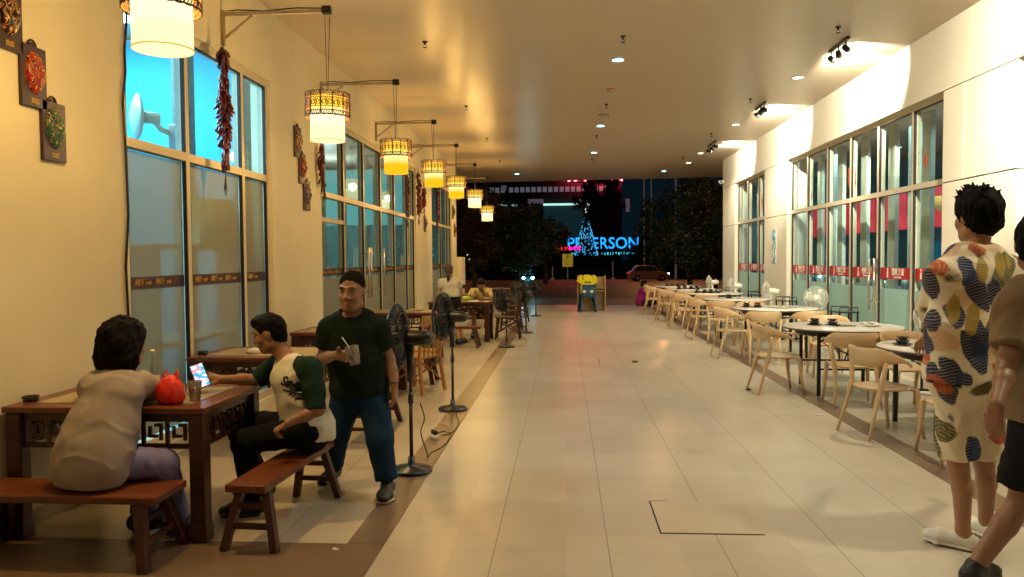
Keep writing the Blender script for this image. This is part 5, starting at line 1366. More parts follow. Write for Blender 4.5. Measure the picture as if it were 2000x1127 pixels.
def scooter(lab, loc, rz):
    t = thing('motor_scooter', lab, 'scooter', loc, rz)   # faces local -y
    Ry = Matrix.Rotation(R(90), 3, 'Y')
    for y in (-.55, .60):
        m = MB(); m.lathe([(.14, -.045), (.22, -.05), (.25, 0), (.22, .05), (.14, .045), (.14, -.045)], (0, y, .25), 22, Ry); w_ = m.build('wheel', mat('tyre', (.02, .02, .02), .8), t)
        m = MB(); m.lathe([(0, -.04), (.14, -.035), (.14, .035), (0, .04)], (0, y, .25), 14, Ry); m.build('rim', m_black, w_)
    m = MB(); m.box((0, .42, .55), (.28, .62, .22), bev=.08); m.box((0, 0, .30), (.26, .50, .08), bev=.03); m.bar((0, -.28, .30), (0, -.44, .86), .30, .06, bev=.03, upv=(0, 1, 0)); m.build('body', mat('dark_scooter_paint', (.02, .05, .06), .3, coat=.5), t)
    m = MB(); m.box((0, .45, .70), (.26, .66, .08), bev=.035); m.build('seat', m_black, t)
    m = MB(); m.tube([(-.33, -.38, .96), (-.1, -.44, .97), (.1, -.44, .97), (.33, -.38, .96)], .016, 8); m.tube([(0, -.44, .9), (0, -.56, .28)], .025, 8); m.build('handlebar', m_black, t)
    for sg in (-1, 1):
        m = MB(); m.ell((sg*.20, -.50, .80), (.055, .05, .05), 14, 8); m.build('headlight', emit_mat('scooter_headlight', (.15, .85, 1.0), 90), t)
        m = MB(); m.tube([(sg*.25, -.40, .96), (sg*.30, -.42, 1.12)], .006, 6); m.ell((sg*.30, -.42, 1.16), (.05, .012, .04), 10, 6); m.build('mirror', m_black, t)
sl = PY(1031.5, 543, 33.5); scooter('dark scooter with two cyan headlights behind the far fans', (sl.x, 34.0, sl.z-.80-.0), 0)
# ------------------------------------------------------------------ people: smooth bodies grown from distance fields
def V3(v): return np.array([v[0], v[1], v[2]], dtype=np.float32)
def nzf(P, fr, sd, st=(1, 1, 1)):
    g = np.random.RandomState(sd); o = np.zeros(P.shape[:-1], np.float32)
    for k in range(7):
        d = g.normal(size=3); d /= np.linalg.norm(d); d = d*np.array(st)*fr*(.6+.9*g.rand())
        o += np.sin(P @ d.astype(np.float32) + g.rand()*6.28)
    return o/4.0
class SDF:
    def __init__(s): s.p = []; s.cuts = []
    def cone(s, a, b, ra, rb, k=.02, op='+', cut=False, cuta=False):
        a, b = V3(a), V3(b); ba = b-a; L2 = float(ba @ ba)+1e-9; dn = ba/math.sqrt(L2)
        def f(P):
            q = P-a; t = np.clip((q @ ba)/L2, 0, 1)
            d = np.sqrt(((q-t[..., None]*ba)**2).sum(-1))-(ra+(rb-ra)*t)
            if cut: d = np.maximum(d, (P-b) @ dn)
            if cuta: d = np.maximum(d, (a-P) @ dn)
            return d
        r = max(ra, rb); s.p.append((f, np.minimum(a, b)-r-k-.02, np.maximum(a, b)+r+k+.02, k, op)); return s
    def sec(s, a, b, wa, da, wb, db, side, fw, k=.03, cut=False):
        a, b, side, fw = V3(a), V3(b), V3(side), V3(fw); ba = b-a; L2 = float(ba @ ba)+1e-9; dn = ba/math.sqrt(L2)
        def f(P):
            q = P-a; t = np.clip((q @ ba)/L2, 0, 1); c = q-t[..., None]*ba
            w = wa+(wb-wa)*t; d = da+(db-da)*t; m = np.minimum(w, d)
            x = c @ side; y = c @ fw; z = c @ dn
            o = (np.sqrt((x/w)**2+(y/d)**2+(z/m)**2)-1)*m
            if cut: o = np.maximum(o, (P-b) @ dn)
            return o
        r = max(wa, wb, da, db); s.p.append((f, np.minimum(a, b)-r-k-.02, np.maximum(a, b)+r+k+.02, k, '+')); return s
    def ell(s, c, r, ax=None, k=.02, op='+'):
        c = V3(c); A = np.array(ax if ax is not None else np.eye(3), np.float32); r_ = np.array(r, np.float32)
        def f(P):
            q = (P-c) @ A.T; k0 = np.sqrt(((q/r_)**2).sum(-1)); k1 = np.sqrt(((q/(r_*r_))**2).sum(-1))+1e-6
            return k0*(k0-1)/k1
        m = max(r); s.p.append((f, c-m-k-.02, c+m+k+.02, k, op)); return s
    def cut(s, p0, n): s.cuts.append((V3(p0), V3(Vector(n).normalized()))); return s
    def mesh(s, res, disp=None):
        lo = np.min([p[1] for p in s.p if p[4] == '+'], 0)-2*res; hi = np.max([p[2] for p in s.p if p[4] == '+'], 0)+2*res
        n = np.ceil((hi-lo)/res).astype(int)+1
        F = np.full(n, .2, np.float32)
        X = [lo[i]+np.arange(n[i], dtype=np.float32)*res for i in range(3)]
        for f, a, b, k, op in s.p:
            i0 = np.maximum(0, np.floor((a-lo)/res).astype(int)); i1 = np.minimum(n, np.ceil((b-lo)/res).astype(int)+1)
            if (i1 <= i0).any(): continue
            sl = tuple(slice(i0[i], i1[i]) for i in range(3))
            P = np.stack(np.meshgrid(*[X[i][sl[i]] for i in range(3)], indexing='ij'), -1).astype(np.float32)
            d = f(P).astype(np.float32); g = F[sl]
            if op == '+':
                h = np.clip(.5+.5*(g-d)/k, 0, 1); F[sl] = g*(1-h)+d*h-k*h*(1-h)
            else:
                d = -d; h = np.clip(.5-.5*(g-d)/k, 0, 1); F[sl] = g*(1-h)+d*h+k*h*(1-h)
        if s.cuts:
            P = np.stack(np.meshgrid(*X, indexing='ij'), -1).astype(np.float32)
            for p0, nn in s.cuts: F = np.maximum(F, (P-p0) @ nn)
        F[0] = F[-1] = .2; F[:, 0] = F[:, -1] = .2; F[:, :, 0] = F[:, :, -1] = .2
        ins = F < 0
        c = np.zeros(tuple(n-1), np.int8)
        for dx in (0, 1):
            for dy in (0, 1):
                for dz in (0, 1): c += ins[dx:n[0]-1+dx, dy:n[1]-1+dy, dz:n[2]-1+dz]
        act = (c > 0) & (c < 8); idx = np.full(tuple(n-1), -1, np.int64); cells = np.argwhere(act); idx[act] = np.arange(len(cells))
        acc = np.zeros((len(cells), 3)); cnt = np.zeros(len(cells))
        cor = [(x, y, z) for x in (0, 1) for y in (0, 1) for z in (0, 1)]
        val = {q: F[cells[:, 0]+q[0], cells[:, 1]+q[1], cells[:, 2]+q[2]] for q in cor}
        for q in cor:
            for ax in range(3):
                if q[ax]: continue
                q2 = tuple(q[i]+(1 if i == ax else 0) for i in range(3)); v0, v1 = val[q], val[q2]
                m = (v0 < 0) != (v1 < 0); t = np.where(m, v0/(v0-v1+1e-12), 0)
                p = np.zeros((len(cells), 3)); p[:] = q; p[:, ax] += t
                acc[m] += p[m]; cnt[m] += 1
        verts = lo+(cells+acc/np.maximum(cnt, 1)[:, None])*res
        fs = []
        for ax in range(3):
            a1, a2 = [(1, 2), (2, 0), (0, 1)][ax]
            sa = [slice(None)]*3; sb = [slice(None)]*3; sa[ax] = slice(0, -1); sb[ax] = slice(1, None)
            A, B = ins[tuple(sa)], ins[tuple(sb)]; e = np.argwhere(A != B)
            if not len(e): continue
            keep = (e[:, a1] > 0) & (e[:, a2] > 0); e = e[keep]; fl = A[e[:, 0], e[:, 1], e[:, 2]]
            def cell(o1, o2):
                q = e.copy(); q[:, a1] -= o1; q[:, a2] -= o2; return idx[q[:, 0], q[:, 1], q[:, 2]]
            Q = np.stack([cell(1, 1), cell(0, 1), cell(0, 0), cell(1, 0)], 1)
            Q[~fl] = Q[~fl][:, ::-1]; fs.append(Q)
        Fc = np.concatenate(fs); Fc = Fc[(Fc >= 0).all(1)]
        # light smoothing
        for it in range(2):
            sm_ = np.zeros_like(verts); ct = np.zeros(len(verts))
            for a, b in ((0, 1), (1, 2), (2, 3), (3, 0)):
                np.add.at(sm_, Fc[:, a], verts[Fc[:, b]]); np.add.at(ct, Fc[:, a], 1)
            verts = verts*.55+(sm_/np.maximum(ct, 1)[:, None])*.45
        if disp is not None:
            nr = np.zeros_like(verts); e1 = verts[Fc[:, 2]]-verts[Fc[:, 0]]; e2 = verts[Fc[:, 3]]-verts[Fc[:, 1]]; cr = np.cross(e1, e2)
            for k in range(4): np.add.at(nr, Fc[:, k], cr)
            nr /= (np.linalg.norm(nr, axis=1)[:, None]+1e-12)
            verts = verts+nr*disp(verts.astype(np.float32))[:, None]
        return verts, Fc
    def build(s, name, m, parent, res=.008, disp=None, off=(0, 0, 0)):
        v, f = s.mesh(res, disp); v = v-np.array(off)
        me = bpy.data.meshes.new(name); me.vertices.add(len(v)); me.vertices.foreach_set('co', v.astype(np.float32).ravel())
        me.loops.add(len(f)*4); me.loops.foreach_set('vertex_index', f.astype(np.int32).ravel())
        me.polygons.add(len(f)); me.polygons.foreach_set('loop_start', np.arange(0, len(f)*4, 4, dtype=np.int32)); me.polygons.foreach_set('loop_total', np.full(len(f), 4, np.int32))
        me.update(calc_edges=True); me.validate()
        return mesh_obj(name, me, m, parent, smooth=True)

def skin(name, c): return mat(name, c, .45, var=.10, scale=9, col2=tuple(min(1, k*1.12) for k in c), spec=.4, bump=.04, bscale=300)
m_hair = mat('black_hair', (.004, .0035, .0035), .7, var=.5, scale=18, bump=.5, bscale=70, stretch=(1, 1, .35), spec=.10)
m_hairb = mat('brown_hair', (.06, .03, .015), .45, var=.4, scale=18, bump=.8, bscale=70, stretch=(1, 1, .35))
m_eye = mat('eye_white', (.34, .29, .24), .3); m_iris = mat('eye_iris', (.02, .012, .008), .1)
m_lip = mat('lip_skin', (.30, .10, .07), .4)

def folds(amp, fr=16, sd=1, st=(1, 1, .45), fine=.25):
    def f(P):
        q = P + .03*np.stack([nzf(P, 22, sd+k) for k in range(3)], -1)
        r = 1-np.abs(nzf(q, fr*2.1, sd+3, (1, 1, .8)))*1.6      # ridges: creases in the cloth
        return amp*(.6*nzf(P, fr*1.9, sd, st)+.9*np.clip(r, -.6, 1)**2*np.sign(r)*.8+fine*nzf(P, fr*6, sd+7, st))-amp*.1
    return f
def cloth(name, col, var=.08, fold=.9, scale=7.0, spec=.15, rough=.9, **k):
    m = mat(name, col, rough, var=var, spec=spec, **k); t = m.node_tree; L = t.links; b = t.nodes['Principled BSDF']
    tc = t.nodes.new('ShaderNodeTexCoord'); n1 = t.nodes.new('ShaderNodeTexNoise'); n1.inputs['Scale'].default_value = scale*.5; n1.inputs['Detail'].default_value = 2
    L.new(tc.outputs['Object'], n1.inputs[0]); mp = t.nodes.new('ShaderNodeMix'); mp.data_type = 'VECTOR'; mp.inputs[0].default_value = .12
    L.new(tc.outputs['Object'], mp.inputs[4]); L.new(n1.outputs[1], mp.inputs[5])
    w_ = t.nodes.new('ShaderNodeTexNoise'); w_.inputs['Scale'].default_value = scale; w_.inputs['Detail'].default_value = 3; w_.noise_type = 'RIDGED_MULTIFRACTAL'; L.new(mp.outputs[1], w_.inputs[0])
    wv = t.nodes.new('ShaderNodeTexNoise'); wv.inputs['Scale'].default_value = 260; L.new(tc.outputs['Object'], wv.inputs[0])
    b1 = t.nodes.new('ShaderNodeBump'); b1.inputs['Strength'].default_value = .8*fold; b1.inputs['Distance'].default_value = .02; L.new(w_.outputs[0], b1.inputs['Height'])
    b2 = t.nodes.new('ShaderNodeBump'); b2.inputs['Strength'].default_value = .2; b2.inputs['Distance'].default_value = .002; L.new(wv.outputs[0], b2.inputs['Height']); L.new(b1.outputs[0], b2.inputs['Normal'])
    L.new(b2.outputs[0], b.inputs['Normal']); return m

def hand(S, w, f, n, sg, sc_=1.0, curl=.5, spread=.0, thumb=.6):
    """w wrist, f finger direction, n palm normal (towards what the palm faces), sg=+1/-1 thumb side"""
    w, f, n = Vector(w), Vector(f).normalized(), Vector(n); n = (n-f*n.dot(f)).normalized(); l = f.cross(n)*sg   # l: towards the thumb
    kn = w+f*.085*sc_
    S.sec(w+f*.005*sc_, kn, .026*sc_, .018*sc_, .040*sc_, .015*sc_, l, n, k=.012)
    for i, L_ in enumerate((.072, .082, .076, .058)):
        o = (1.5-i)*.0195*sc_; b = kn+l*o-f*(.004+.004*abs(i-1.2))*sc_; d = (f+l*(1.5-i)*spread).normalized()
        ang = curl*(.9+.08*i); p = b; r = .0092*sc_
        for j, q in enumerate((.45, .31, .24)):
            dd = (d*math.cos(ang)+n*math.sin(ang)).normalized(); e = p+dd*L_*q*sc_
            S.cone(p, e, r, r*.9, k=.004); p = e; r *= .9; ang += curl*1.05
    b = w+f*.022*sc_+l*.022*sc_; d = (f*.62+l*.62+n*thumb).normalized(); e = b+d*.045*sc_
    S.cone(b, e, .014*sc_, .0105*sc_, k=.01); d2 = (d*.7+f*.5+n*.25*thumb).normalized(); S.cone(e, e+d2*.030*sc_, .0105*sc_, .0085*sc_, k=.004)
    return S

def frame(fw, upv):
    u = Vector(upv).normalized(); f = Vector(fw); f = (f-u*f.dot(u)).normalized(); s_ = f.cross(u)   # s: person's right
    return s_, f, u
def head(S, c, fw, upv, hs, J_neck, nr=.052):
    s_, f, u = frame(fw, upv); A = [list(s_), list(f), list(u)]
    def P(a, b, c_): return c+(s_*a+f*b+u*c_)*hs
    S.ell(P(0, -.008, .030), (.073*hs, .093*hs, .092*hs), A, .02)
    S.ell(P(0, .022, -.032), (.060*hs, .070*hs, .082*hs), A, .03)
    S.ell(P(0, .056, -.086), (.030*hs, .028*hs, .022*hs), A, .03)
    for a in (-1, 1):
        S.ell(P(a*.036, .060, -.028), (.024*hs, .024*hs, .026*hs), A, .02)           # cheek
        S.cone(P(a*.045, .074, .032), P(a*.012, .086, .028), .010*hs, .009*hs, .012)   # brow ridge
        S.ell(P(a*.031, .096, .012), (.017*hs, .014*hs, .011*hs), A, .012, '-')        # socket
        S.ell(P(a*.076, -.004, -.004), (.009*hs, .019*hs, .031*hs), A, .006)           # ear
        S.cone(P(a*.050, .0, -.070), P(a*.022, .050, -.090), .022*hs, .018*hs, .03)    # jaw
    S.cone(P(0, .084, .022), P(0, .103, -.024), .0085*hs, .0125*hs, .010)
    for a in (-1, 1): S.ell(P(a*.013, .094, -.029), (.010*hs, .012*hs, .008*hs), A, .006)
    S.cone(P(-.015, .084, -.054), P(.015, .084, -.054), .008*hs, .008*hs, .008)
    S.cone(P(-.012, .083, -.065), P(.012, .083, -.065), .008*hs, .008*hs, .006)
    S.cone(P(0, -.018, -.055), J_neck, nr*1.0*hs, nr*1.12, .03)
    return P, A
def face_parts(t, P, off, hs, A, m_brow=None):
    o = Vector(off); M = Matrix((Vector(A[0]), Vector(A[1]), Vector(A[2]))).transposed()
    for a in (-1, 1):
        e = MB(); e.ell(P(a*.031, .0775, .011)-o, (.0115*hs, .0112*hs, .0048*hs), 14, 8, rot=M); eo = e.build('eye', m_eye, t)
        e = MB(); e.ell(P(a*.031, .0868, .010)-o, (.0058*hs, .004*hs, .0045*hs), 10, 6, rot=M); e.build('iris', m_iris, eo)
        e = MB(); e.tube([P(a*.014, .0965, .032)-o, P(a*.030, .0945, .038)-o, P(a*.048, .083, .031)-o], [.0025*hs, .0032*hs, .0014*hs], 6); e.build('eyebrow', m_brow or m_hair, t)
    for z, w_ in ((-.0555, .021), (-.0635, .017)):
        e = MB(); e.tube([P(-w_, .085, -.059)-o, P(-w_*.4, .0935, z)-o, P(w_*.4, .0935, z)-o, P(w_, .085, -.059)-o], [.0022*hs, .0048*hs, .0048*hs, .0022*hs], 8); e.build('lip', m_lip, t)
def hair(t, P, off, hs, A, m, mode='short', sd=1, res=.006, amp=.006):
    S = SDF()
    if mode == 'short':
        S.ell(P(0, -.012, .040), (.082*hs, .100*hs, .094*hs), A, .02)
        S.ell(P(0, -.050, -.02), (.070*hs, .056*hs, .070*hs), A, .03)
        S.ell(P(.01, .050, .098), (.060*hs, .050*hs, .030*hs), A, .03)
        S.ell(P(0, .088, -.030), (.085*hs, .075*hs, .090*hs), A, .012, '-')
        for a in (-1, 1): S.ell(P(a*.085, .020, -.020), (.03*hs, .035*hs, .05*hs), A, .008, '-')
    elif mode == 'crop':
        S.ell(P(0, -.016, .0505), (.0765*hs, .0925*hs, .0860*hs), A, .02)
        S.ell(P(0, -.052, -.02), (.064*hs, .052*hs, .060*hs), A, .03)
        for a in (-1, 1): S.ell(P(a*.085, .020, -.030), (.03*hs, .036*hs, .048*hs), A, .012, '-')
    elif mode == 'mop':
        S.ell(P(0, -.012, .045), (.094*hs, .108*hs, .102*hs), A, .02)
        S.ell(P(0, -.045, -.01), (.085*hs, .070*hs, .085*hs), A, .03)
        g = random.Random(sd)
        for k in range(38):
            a, b = g.uniform(-1, 1), g.uniform(-1, 1); q = Vector((a*.75, b*.7, g.uniform(.55, 1.0))).normalized()
            p0 = P(q.x*.075, -.01+q.y*.09, .045+q.z*.085); p1 = P(q.x*.11+g.uniform(-.02, .02), -.01+q.y*.12+g.uniform(-.02, .02), .045+q.z*.122+g.uniform(-.01, .012))
            S.cone(p0, p1, .014*hs, .003, .008)
        S.ell(P(0, .105, -.045), (.085*hs, .075*hs, .095*hs), A, .012, '-')
    elif mode == 'bob':
        S.ell(P(0, -.014, .040), (.100*hs, .116*hs, .102*hs), A, .02)
        S.ell(P(0, -.045, -.030), (.112*hs, .090*hs, .095*hs), A, .04)
        S.ell(P(0, -.050, -.090), (.112*hs, .078*hs, .070*hs), A, .04)
        g = random.Random(sd)
        for k in range(16):
            a = g.uniform(-1, 1); S.cone(P(a*.09, -.07+.03*g.random(), -.06), P(a*.125, -.09+.06*g.random(), -.115-.03*g.random()), .022*hs, .006, .015)
        S.ell(P(0, .095, -.045), (.072*hs, .070*hs, .085*hs), A, .02, '-')
    elif mode == 'tail':
        S.ell(P(0, -.012, .034), (.080*hs, .100*hs, .092*hs), A, .02)
        S.ell(P(0, -.045, -.01), (.070*hs, .060*hs, .070*hs), A, .03)
        S.cone(P(0, -.10, -.0), P(.01, -.125, -.10), .032*hs, .036*hs, .02); S.cone(P(.01, -.125, -.10), P(.0, -.115, -.20), .036*hs, .010, .02)
        S.ell(P(0, .092, -.035), (.08*hs, .07*hs, .09*hs), A, .012, '-')
    if mode == 'crop': m = mat('cropped_grey_hair', (.018, .013, .010), .95, var=.8, scale=90, bump=1.0, bscale=260, spec=.03)
    return S.build('hair', m, t, res, lambda Q: amp*.7*nzf(Q, 110, sd, (1, 1, .4))+amp*.6*nzf(Q, 330, sd+3, (1, 1, .35)), off)

def body(t, J, off, fw, sk, res=.008, k=1.0, hs=1.0, hfw=None, hup=(0, 0, 1), hands=None, feet=True, noface=False, belly=0.0, lk=.88):
    """J: dict of joint points. One continuous skin surface from head to feet."""
    S = SDF(); side, f, u = frame(fw, Vector(J['neck'])-Vector(J['pel']))
    P, A = head(S, Vector(J['head']), hfw or fw, hup, hs, Vector(J['neck'])-u*.01)
    ch, pe, nk = Vector(J['chest']), Vector(J['pel']), Vector(J['neck'])
    S.sec(nk-u*.05, ch, .125*k, .075*k, .150*k, .098*k, side, f, .04)
    S.sec(ch, ch*.45+pe*.55, .148*k, .098*k, .125*k, .088*k+belly, side, f, .05); S.sec(ch*.45+pe*.55, pe, .125*k, .088*k+belly, .150*k, .105*k, side, f, .05)
    for q in 'lr':
        sh, el, wr = (Vector(J[c+q]) for c in 'sew')
        S.cone(nk-u*.035, sh, .042*k, .050*k, .04)
        S.cone(sh, el, .048*k, .038*k, .03); S.cone(el, el*.6+wr*.4, .039*k, .037*k, .02); S.cone(el*.6+wr*.4, wr, .037*k, .025*k, .02)
        hp, kn, an, to = (Vector(J[c+q]) for c in ('h', 'k', 'a', 't'))
        kl_ = k*lk
        S.cone(hp, hp*.5+kn*.5, .080*kl_, .070*kl_, .03); S.cone(hp*.5+kn*.5, kn, .070*kl_, .056*kl_, .02)
        cf = kn*.68+an*.32; bk = (Vector((0, 0, 1))*0+(kn-an)).normalized(); ft = (to-an); ft.z = 0; ft = ft.normalized() if ft.length > 1e-4 else f
        S.cone(kn, cf-ft*.012, .054*kl_, .055*kl_, .02); S.cone(cf-ft*.012, an, .055*kl_, .034*k, .02)
        if feet:
            he = an-ft*.035; he.z = an.z-.055; S.cone(an, he, .032*k, .030*k, .02); ball = an+ft*.10; ball.z = max(to.z, an.z-.062)
            S.sec(he, ball, .030*k, .026*k, .042*k, .020*k, ft.cross(Vector((0, 0, 1))), Vector((0, 0, 1)), .02)
            for i in range(5):
                lt = ft.cross(Vector((0, 0, 1)))*(i-2)*.016; S.cone(ball+lt*.8, ball+lt*1.1+ft*(.062-.006*abs(i-1))*1.0, .012, .010, .008)
    hands = hands or {}
    for q in 'lr':
        w = Vector(J['w'+q]); h_ = hands.get(q) or {}
        fd = h_.get('f') or (w-Vector(J['e'+q])); n = h_.get('n') or side*(1 if q == 'l' else -1)
        hand(S, w, fd, n, h_.get('s', 1), h_.get('k', k if k < 1.1 else 1.05), h_.get('curl', .35), h_.get('spread', .0), h_.get('thumb', .6))
    S.build('body', sk, t, res, None, off)
    if not noface: face_parts(t, P, off, hs, A)
    return P, A, side, f, u
def trousers(t, J, off, m, k=1.0, to=.97, rt_=.095, rk=.070, ra=.060, waist=None, res=.009, amp=.005, sd=3, name='trousers', wb=(.165, .12), fw=(0, -1, 0), topf=.12):
    S = SDF(); pe = Vector(J['pel']); side, f, u = frame(fw, Vector(J['neck'])-pe)
    S.sec(pe+u*topf, pe-u*.03, wb[0]*k*.94, wb[1]*k*.94, wb[0]*k, wb[1]*k, side, f, .04)
    for q in 'lr':
        hp, kn, an = (Vector(J[c+q]) for c in 'hka')
        if to > .5:
            e = kn+(an-kn)*((to-.5)*2); S.cone(hp, kn, rt_*k, rk*k, .04); S.cone(kn, e, rk*k, ra*k, .03, cut=True)
        else:
            e = hp+(kn-hp)*(to*2); S.cone(hp, e, rt_*k, rk*k, .04, cut=True)
    return S.build(name, m, t, res, folds(amp, 18, sd, (1, 1, .7)), off)
def shirt(t, J, off, m, fw, k=1.0, slv=.75, r_s=.062, r_e=.066, secs=None, res=.009, amp=.006, sd=1, hem=None, hemn=None, name='shirt', sleeves=True, nk=.075, topd=.030):
    S = SDF(); n_, pe = Vector(J['neck']), Vector(J['pel']); side, f, u = frame(fw, n_-pe)
    secs = secs or [(.0, .145, .085), (.22, .172, .122), (.6, .165, .125), (1.0, .185, .145)]
    pts = [(n_-u*topd+(pe-n_+u*topd)*s0_, w_*k, d_*k) for s0_, w_, d_ in secs]
    for a, b in zip(pts, pts[1:]): S.sec(a[0], b[0], a[1], a[2], b[1], b[2], side, f, .05)
    for q in 'lr':
        sh, el = Vector(J['s'+q]), Vector(J['e'+q]); S.cone(n_-u*.045, sh, .05*k, r_s*k, .04)
        if sleeves:
            e = sh+(el-sh)*min(slv, 1)
            S.cone(sh, e, r_s*k, r_e*k, .03, cut=slv <= 1)
            if slv > 1: w = Vector(J['w'+q]); S.cone(el, el+(w-el)*(slv-1), r_e*k, r_e*k*.85, .03, cut=True)
    if hem is not None: S.cut(hem, hemn or -u)
    # neck opening
    S.ell(n_+u*.035+f*.018, (nk, nk, .060), [list(side), list(f), list(u)], .008, '-')
    return S.build(name, m, t, res, folds(amp, 13, sd, (1, 1, .6)), off)
def shoe(t, an, to, off, m, m_sole, k=1.0, name='shoe', res=.007, low=False):
    an, to = Vector(an), Vector(to); ft = to-an; ft.z = 0; ft = ft.normalized(); up_ = Vector((0, 0, 1)); sd_ = ft.cross(up_)
    z0 = an.z-.085
    he = an-ft*.045; he.z = z0+.045; bl = an+ft*.105*k; bl.z = z0+.040; tp = an+ft*.165*k; tp.z = z0+.036
    S = SDF(); S.sec(he, bl, .036*k, .040, .048*k, .036, sd_, up_, .03); S.sec(bl, tp, .048*k, .036, .038*k, .026, sd_, up_, .03)
    if not low: S.cone(an+up_*.0, he+up_*.02, .040*k, .040*k, .03); (S.cone(an+ft*.02, bl+up_*.01, .036*k, .026*k, .03) if not low else None); S.cut((0, 0, z0+.016), (0, 0, -1))
    o = S.build(name, m, t, res, None, off)
    b = SDF(); h2 = he.copy(); h2.z = z0+.014; b2 = bl.copy(); b2.z = z0+.014; t2 = tp.copy(); t2.z = z0+.014
    b.sec(h2, b2, .042*k, .015, .053*k, .015, sd_, up_, .02); b.sec(b2, t2, .053*k, .015, .042*k, .014, sd_, up_, .02)
    b.build('sole', m_sole, o, res, None, off); return o
m_blk_shoe = mat('black_shoe', (.012, .012, .013), .45, bump=.3, bscale=120); m_wsole = mat('white_sole', (.6, .58, .52), .5)
def J_(base, **kw):
    d = {}
    for k, v in kw.items(): d[k] = PY(*v) if len(v) == 3 else Vector(v[:3])
    return d
sk_tan = skin('tan_skin', (.36, .19, .105)); sk_brn = skin('brown_skin', (.27, .135, .075)); sk_fair = skin('fair_skin', (.46, .27, .17))

# ---- long haired woman on the bench, seen from behind
B = Vector((-2.55, 3.83, 0))
J = J_(0, head=(243, 672, 4.13), neck=(232, 733, 4.05), chest=(205, 812, 3.96), pel=(180, 903, 3.86),
       sl=(186, 755, 4.02), sr=(276, 752, 4.10), el=(176, 790, 4.34), er=(296, 782, 4.28), hl=(175, 905, 3.93), hr=(215, 905, 3.90),
       kl=(290, 918, 4.20), kr=(318, 905, 4.02), al=(278, 1010, 4.22), ar=(346, 1020, 4.16))
for q in 'lr': J['e'+q].z = max(J['e'+q].z, .80)
J['wl'] = J['el']+Vector((.20, .10, 0)); J['wr'] = J['er']+Vector((-.16, .14, 0)); J['wl'].z = J['wr'].z = .785
J['al'].z = J['ar'].z = .088; J['tl'] = J['al']+Vector((.08, .12, -.06)); J['tr'] = J['ar']+Vector((.05, .15, -.06))
t = thing('person', 'woman with long black hair in a beige T-shirt sitting at the nearest table, back turned', 'person', B)
fw = Vector((.35, .94, 0))
P, A, sd_, f_, u_ = body(t, J, B, fw, sk_tan, .007, .95, 1.12, hfw=Vector((.34, .94, -.12)), hands={'l': {'f': (1, .3, 0), 'n': (0, 0, -1), 's': -1, 'curl': .2}, 'r': {'f': (-1, .4, 0), 'n': (0, 0, -1), 's': 1, 'curl': .2}})
hair(t, P, B, 1.13, A, m_hair, 'bob', 4, .0065, .009)
m_beige = cloth('beige_cotton', (.34, .285, .26))
shirt(t, J, B, m_beige, fw, 1.0, .98, .070, .072, secs=[(-.02, .115, .075), (.18, .165, .125), (.55, .185, .155), (.88, .208, .17), (1.06, .218, .168)], res=.0075, amp=.0085, sd=12, hem=(0, 0, .386), hemn=(0, 0, -1))
trousers(t, J, B, cloth('lavender_cloth', (.22, .21, .44)), 1.0, .97, .098, .080, .070, res=.008, amp=.006, fw=fw, wb=(.17, .13), topf=.08)
for q in 'lr': shoe(t, J['a'+q], J['t'+q], B, m_blk_shoe, m_blk_shoe)

# ---- young man with phone
B = Vector((-1.60, 4.60, 0))
J = J_(0, head=(527, 652, 4.62), neck=(562, 702, 4.62), chest=(588, 768, 4.62), pel=(603, 838, 4.62),
       sl=(606, 722, 4.50), sr=(548, 712, 4.80), el=(622, 800, 4.40), er=(500, 742, 4.72), wl=(563, 826, 4.33), wr=(432, 741, 4.55),
       hl=(598, 842, 4.52), hr=(590, 838, 4.72), kl=(478, 862, 4.44), kr=(458, 822, 4.74), al=(490, 972, 4.50), ar=(512, 955, 4.86))
J['al'].z = .088; J['ar'].z = .088; J['tl'] = J['al']+Vector((-.17, -.04, -.06)); J['tr'] = J['ar']+Vector((-.15, -.02, -.06))
t = thing('person', 'young man in a white and green raglan shirt looking at his phone on the bench', 'person', B)
fw = Vector((-.80, -.60, 0)).normalized()
ph = PY(391, 734, 4.47)
P, A, sd_, f_, u_ = body(t, J, B, fw, sk_brn, .006, .95, .97, hfw=Vector((-.97, -.16, -.28)), hup=(-.28, 0, .96),
    hands={'l': {'f': (-.85, -.1, -.5), 'n': (-.3, .1, -.9), 's': -1, 'curl': .85}, 'r': {'f': (-.75, -.15, .12), 'n': (-.35, -.75, .35), 's': -1, 'curl': .55, 'thumb': .9}})
hair(t, P, B, .98, A, m_hair, 'short', 2, .006, .006)
m_grn = cloth('dark_green_cotton', (.009, .026, .018)); m_whc = cloth('off_white_cotton', (.62, .60, .50))
secs = [(-.02, .125, .080), (.2, .160, .115), (.6, .165, .130), (.95, .175, .150), (1.12, .165, .145)]
sh = shirt(t, J, B, m_whc, fw, 1.0, .3, .05, .05, secs=secs, res=.0075, amp=.008, sd=5, sleeves=False, hem=J['pel']-Vector((0, 0, .03)), hemn=(-.2, 0, -1))
for q in 'lr':
    S = SDF(); s0, e0 = J['s'+q], J['e'+q]; w0 = J['w'+q]; nb = J['neck']+Vector((0, 0, -.03))
    S.cone(nb+(s0-nb)*.25+Vector((0, 0, .0)), s0+Vector((0, 0, .002)), .066, .072, .03); S.cone(s0, s0+(e0-s0)*.55, .073, .064, .03); S.cone(s0+(e0-s0)*.55, e0+(w0-e0)*(.10 if q == 'l' else .0), .064, .058, .03, cut=True)
    S.ell(J['neck']+Vector((0, 0, .035))+f_*.018, (.075, .075, .060), [list(sd_), list(f_), list(u_)], .008, '-')
    S.build('sleeve', m_grn, t, .007, folds(.006, 16, 4, (1, 1, .6)), B)
S = SDF()
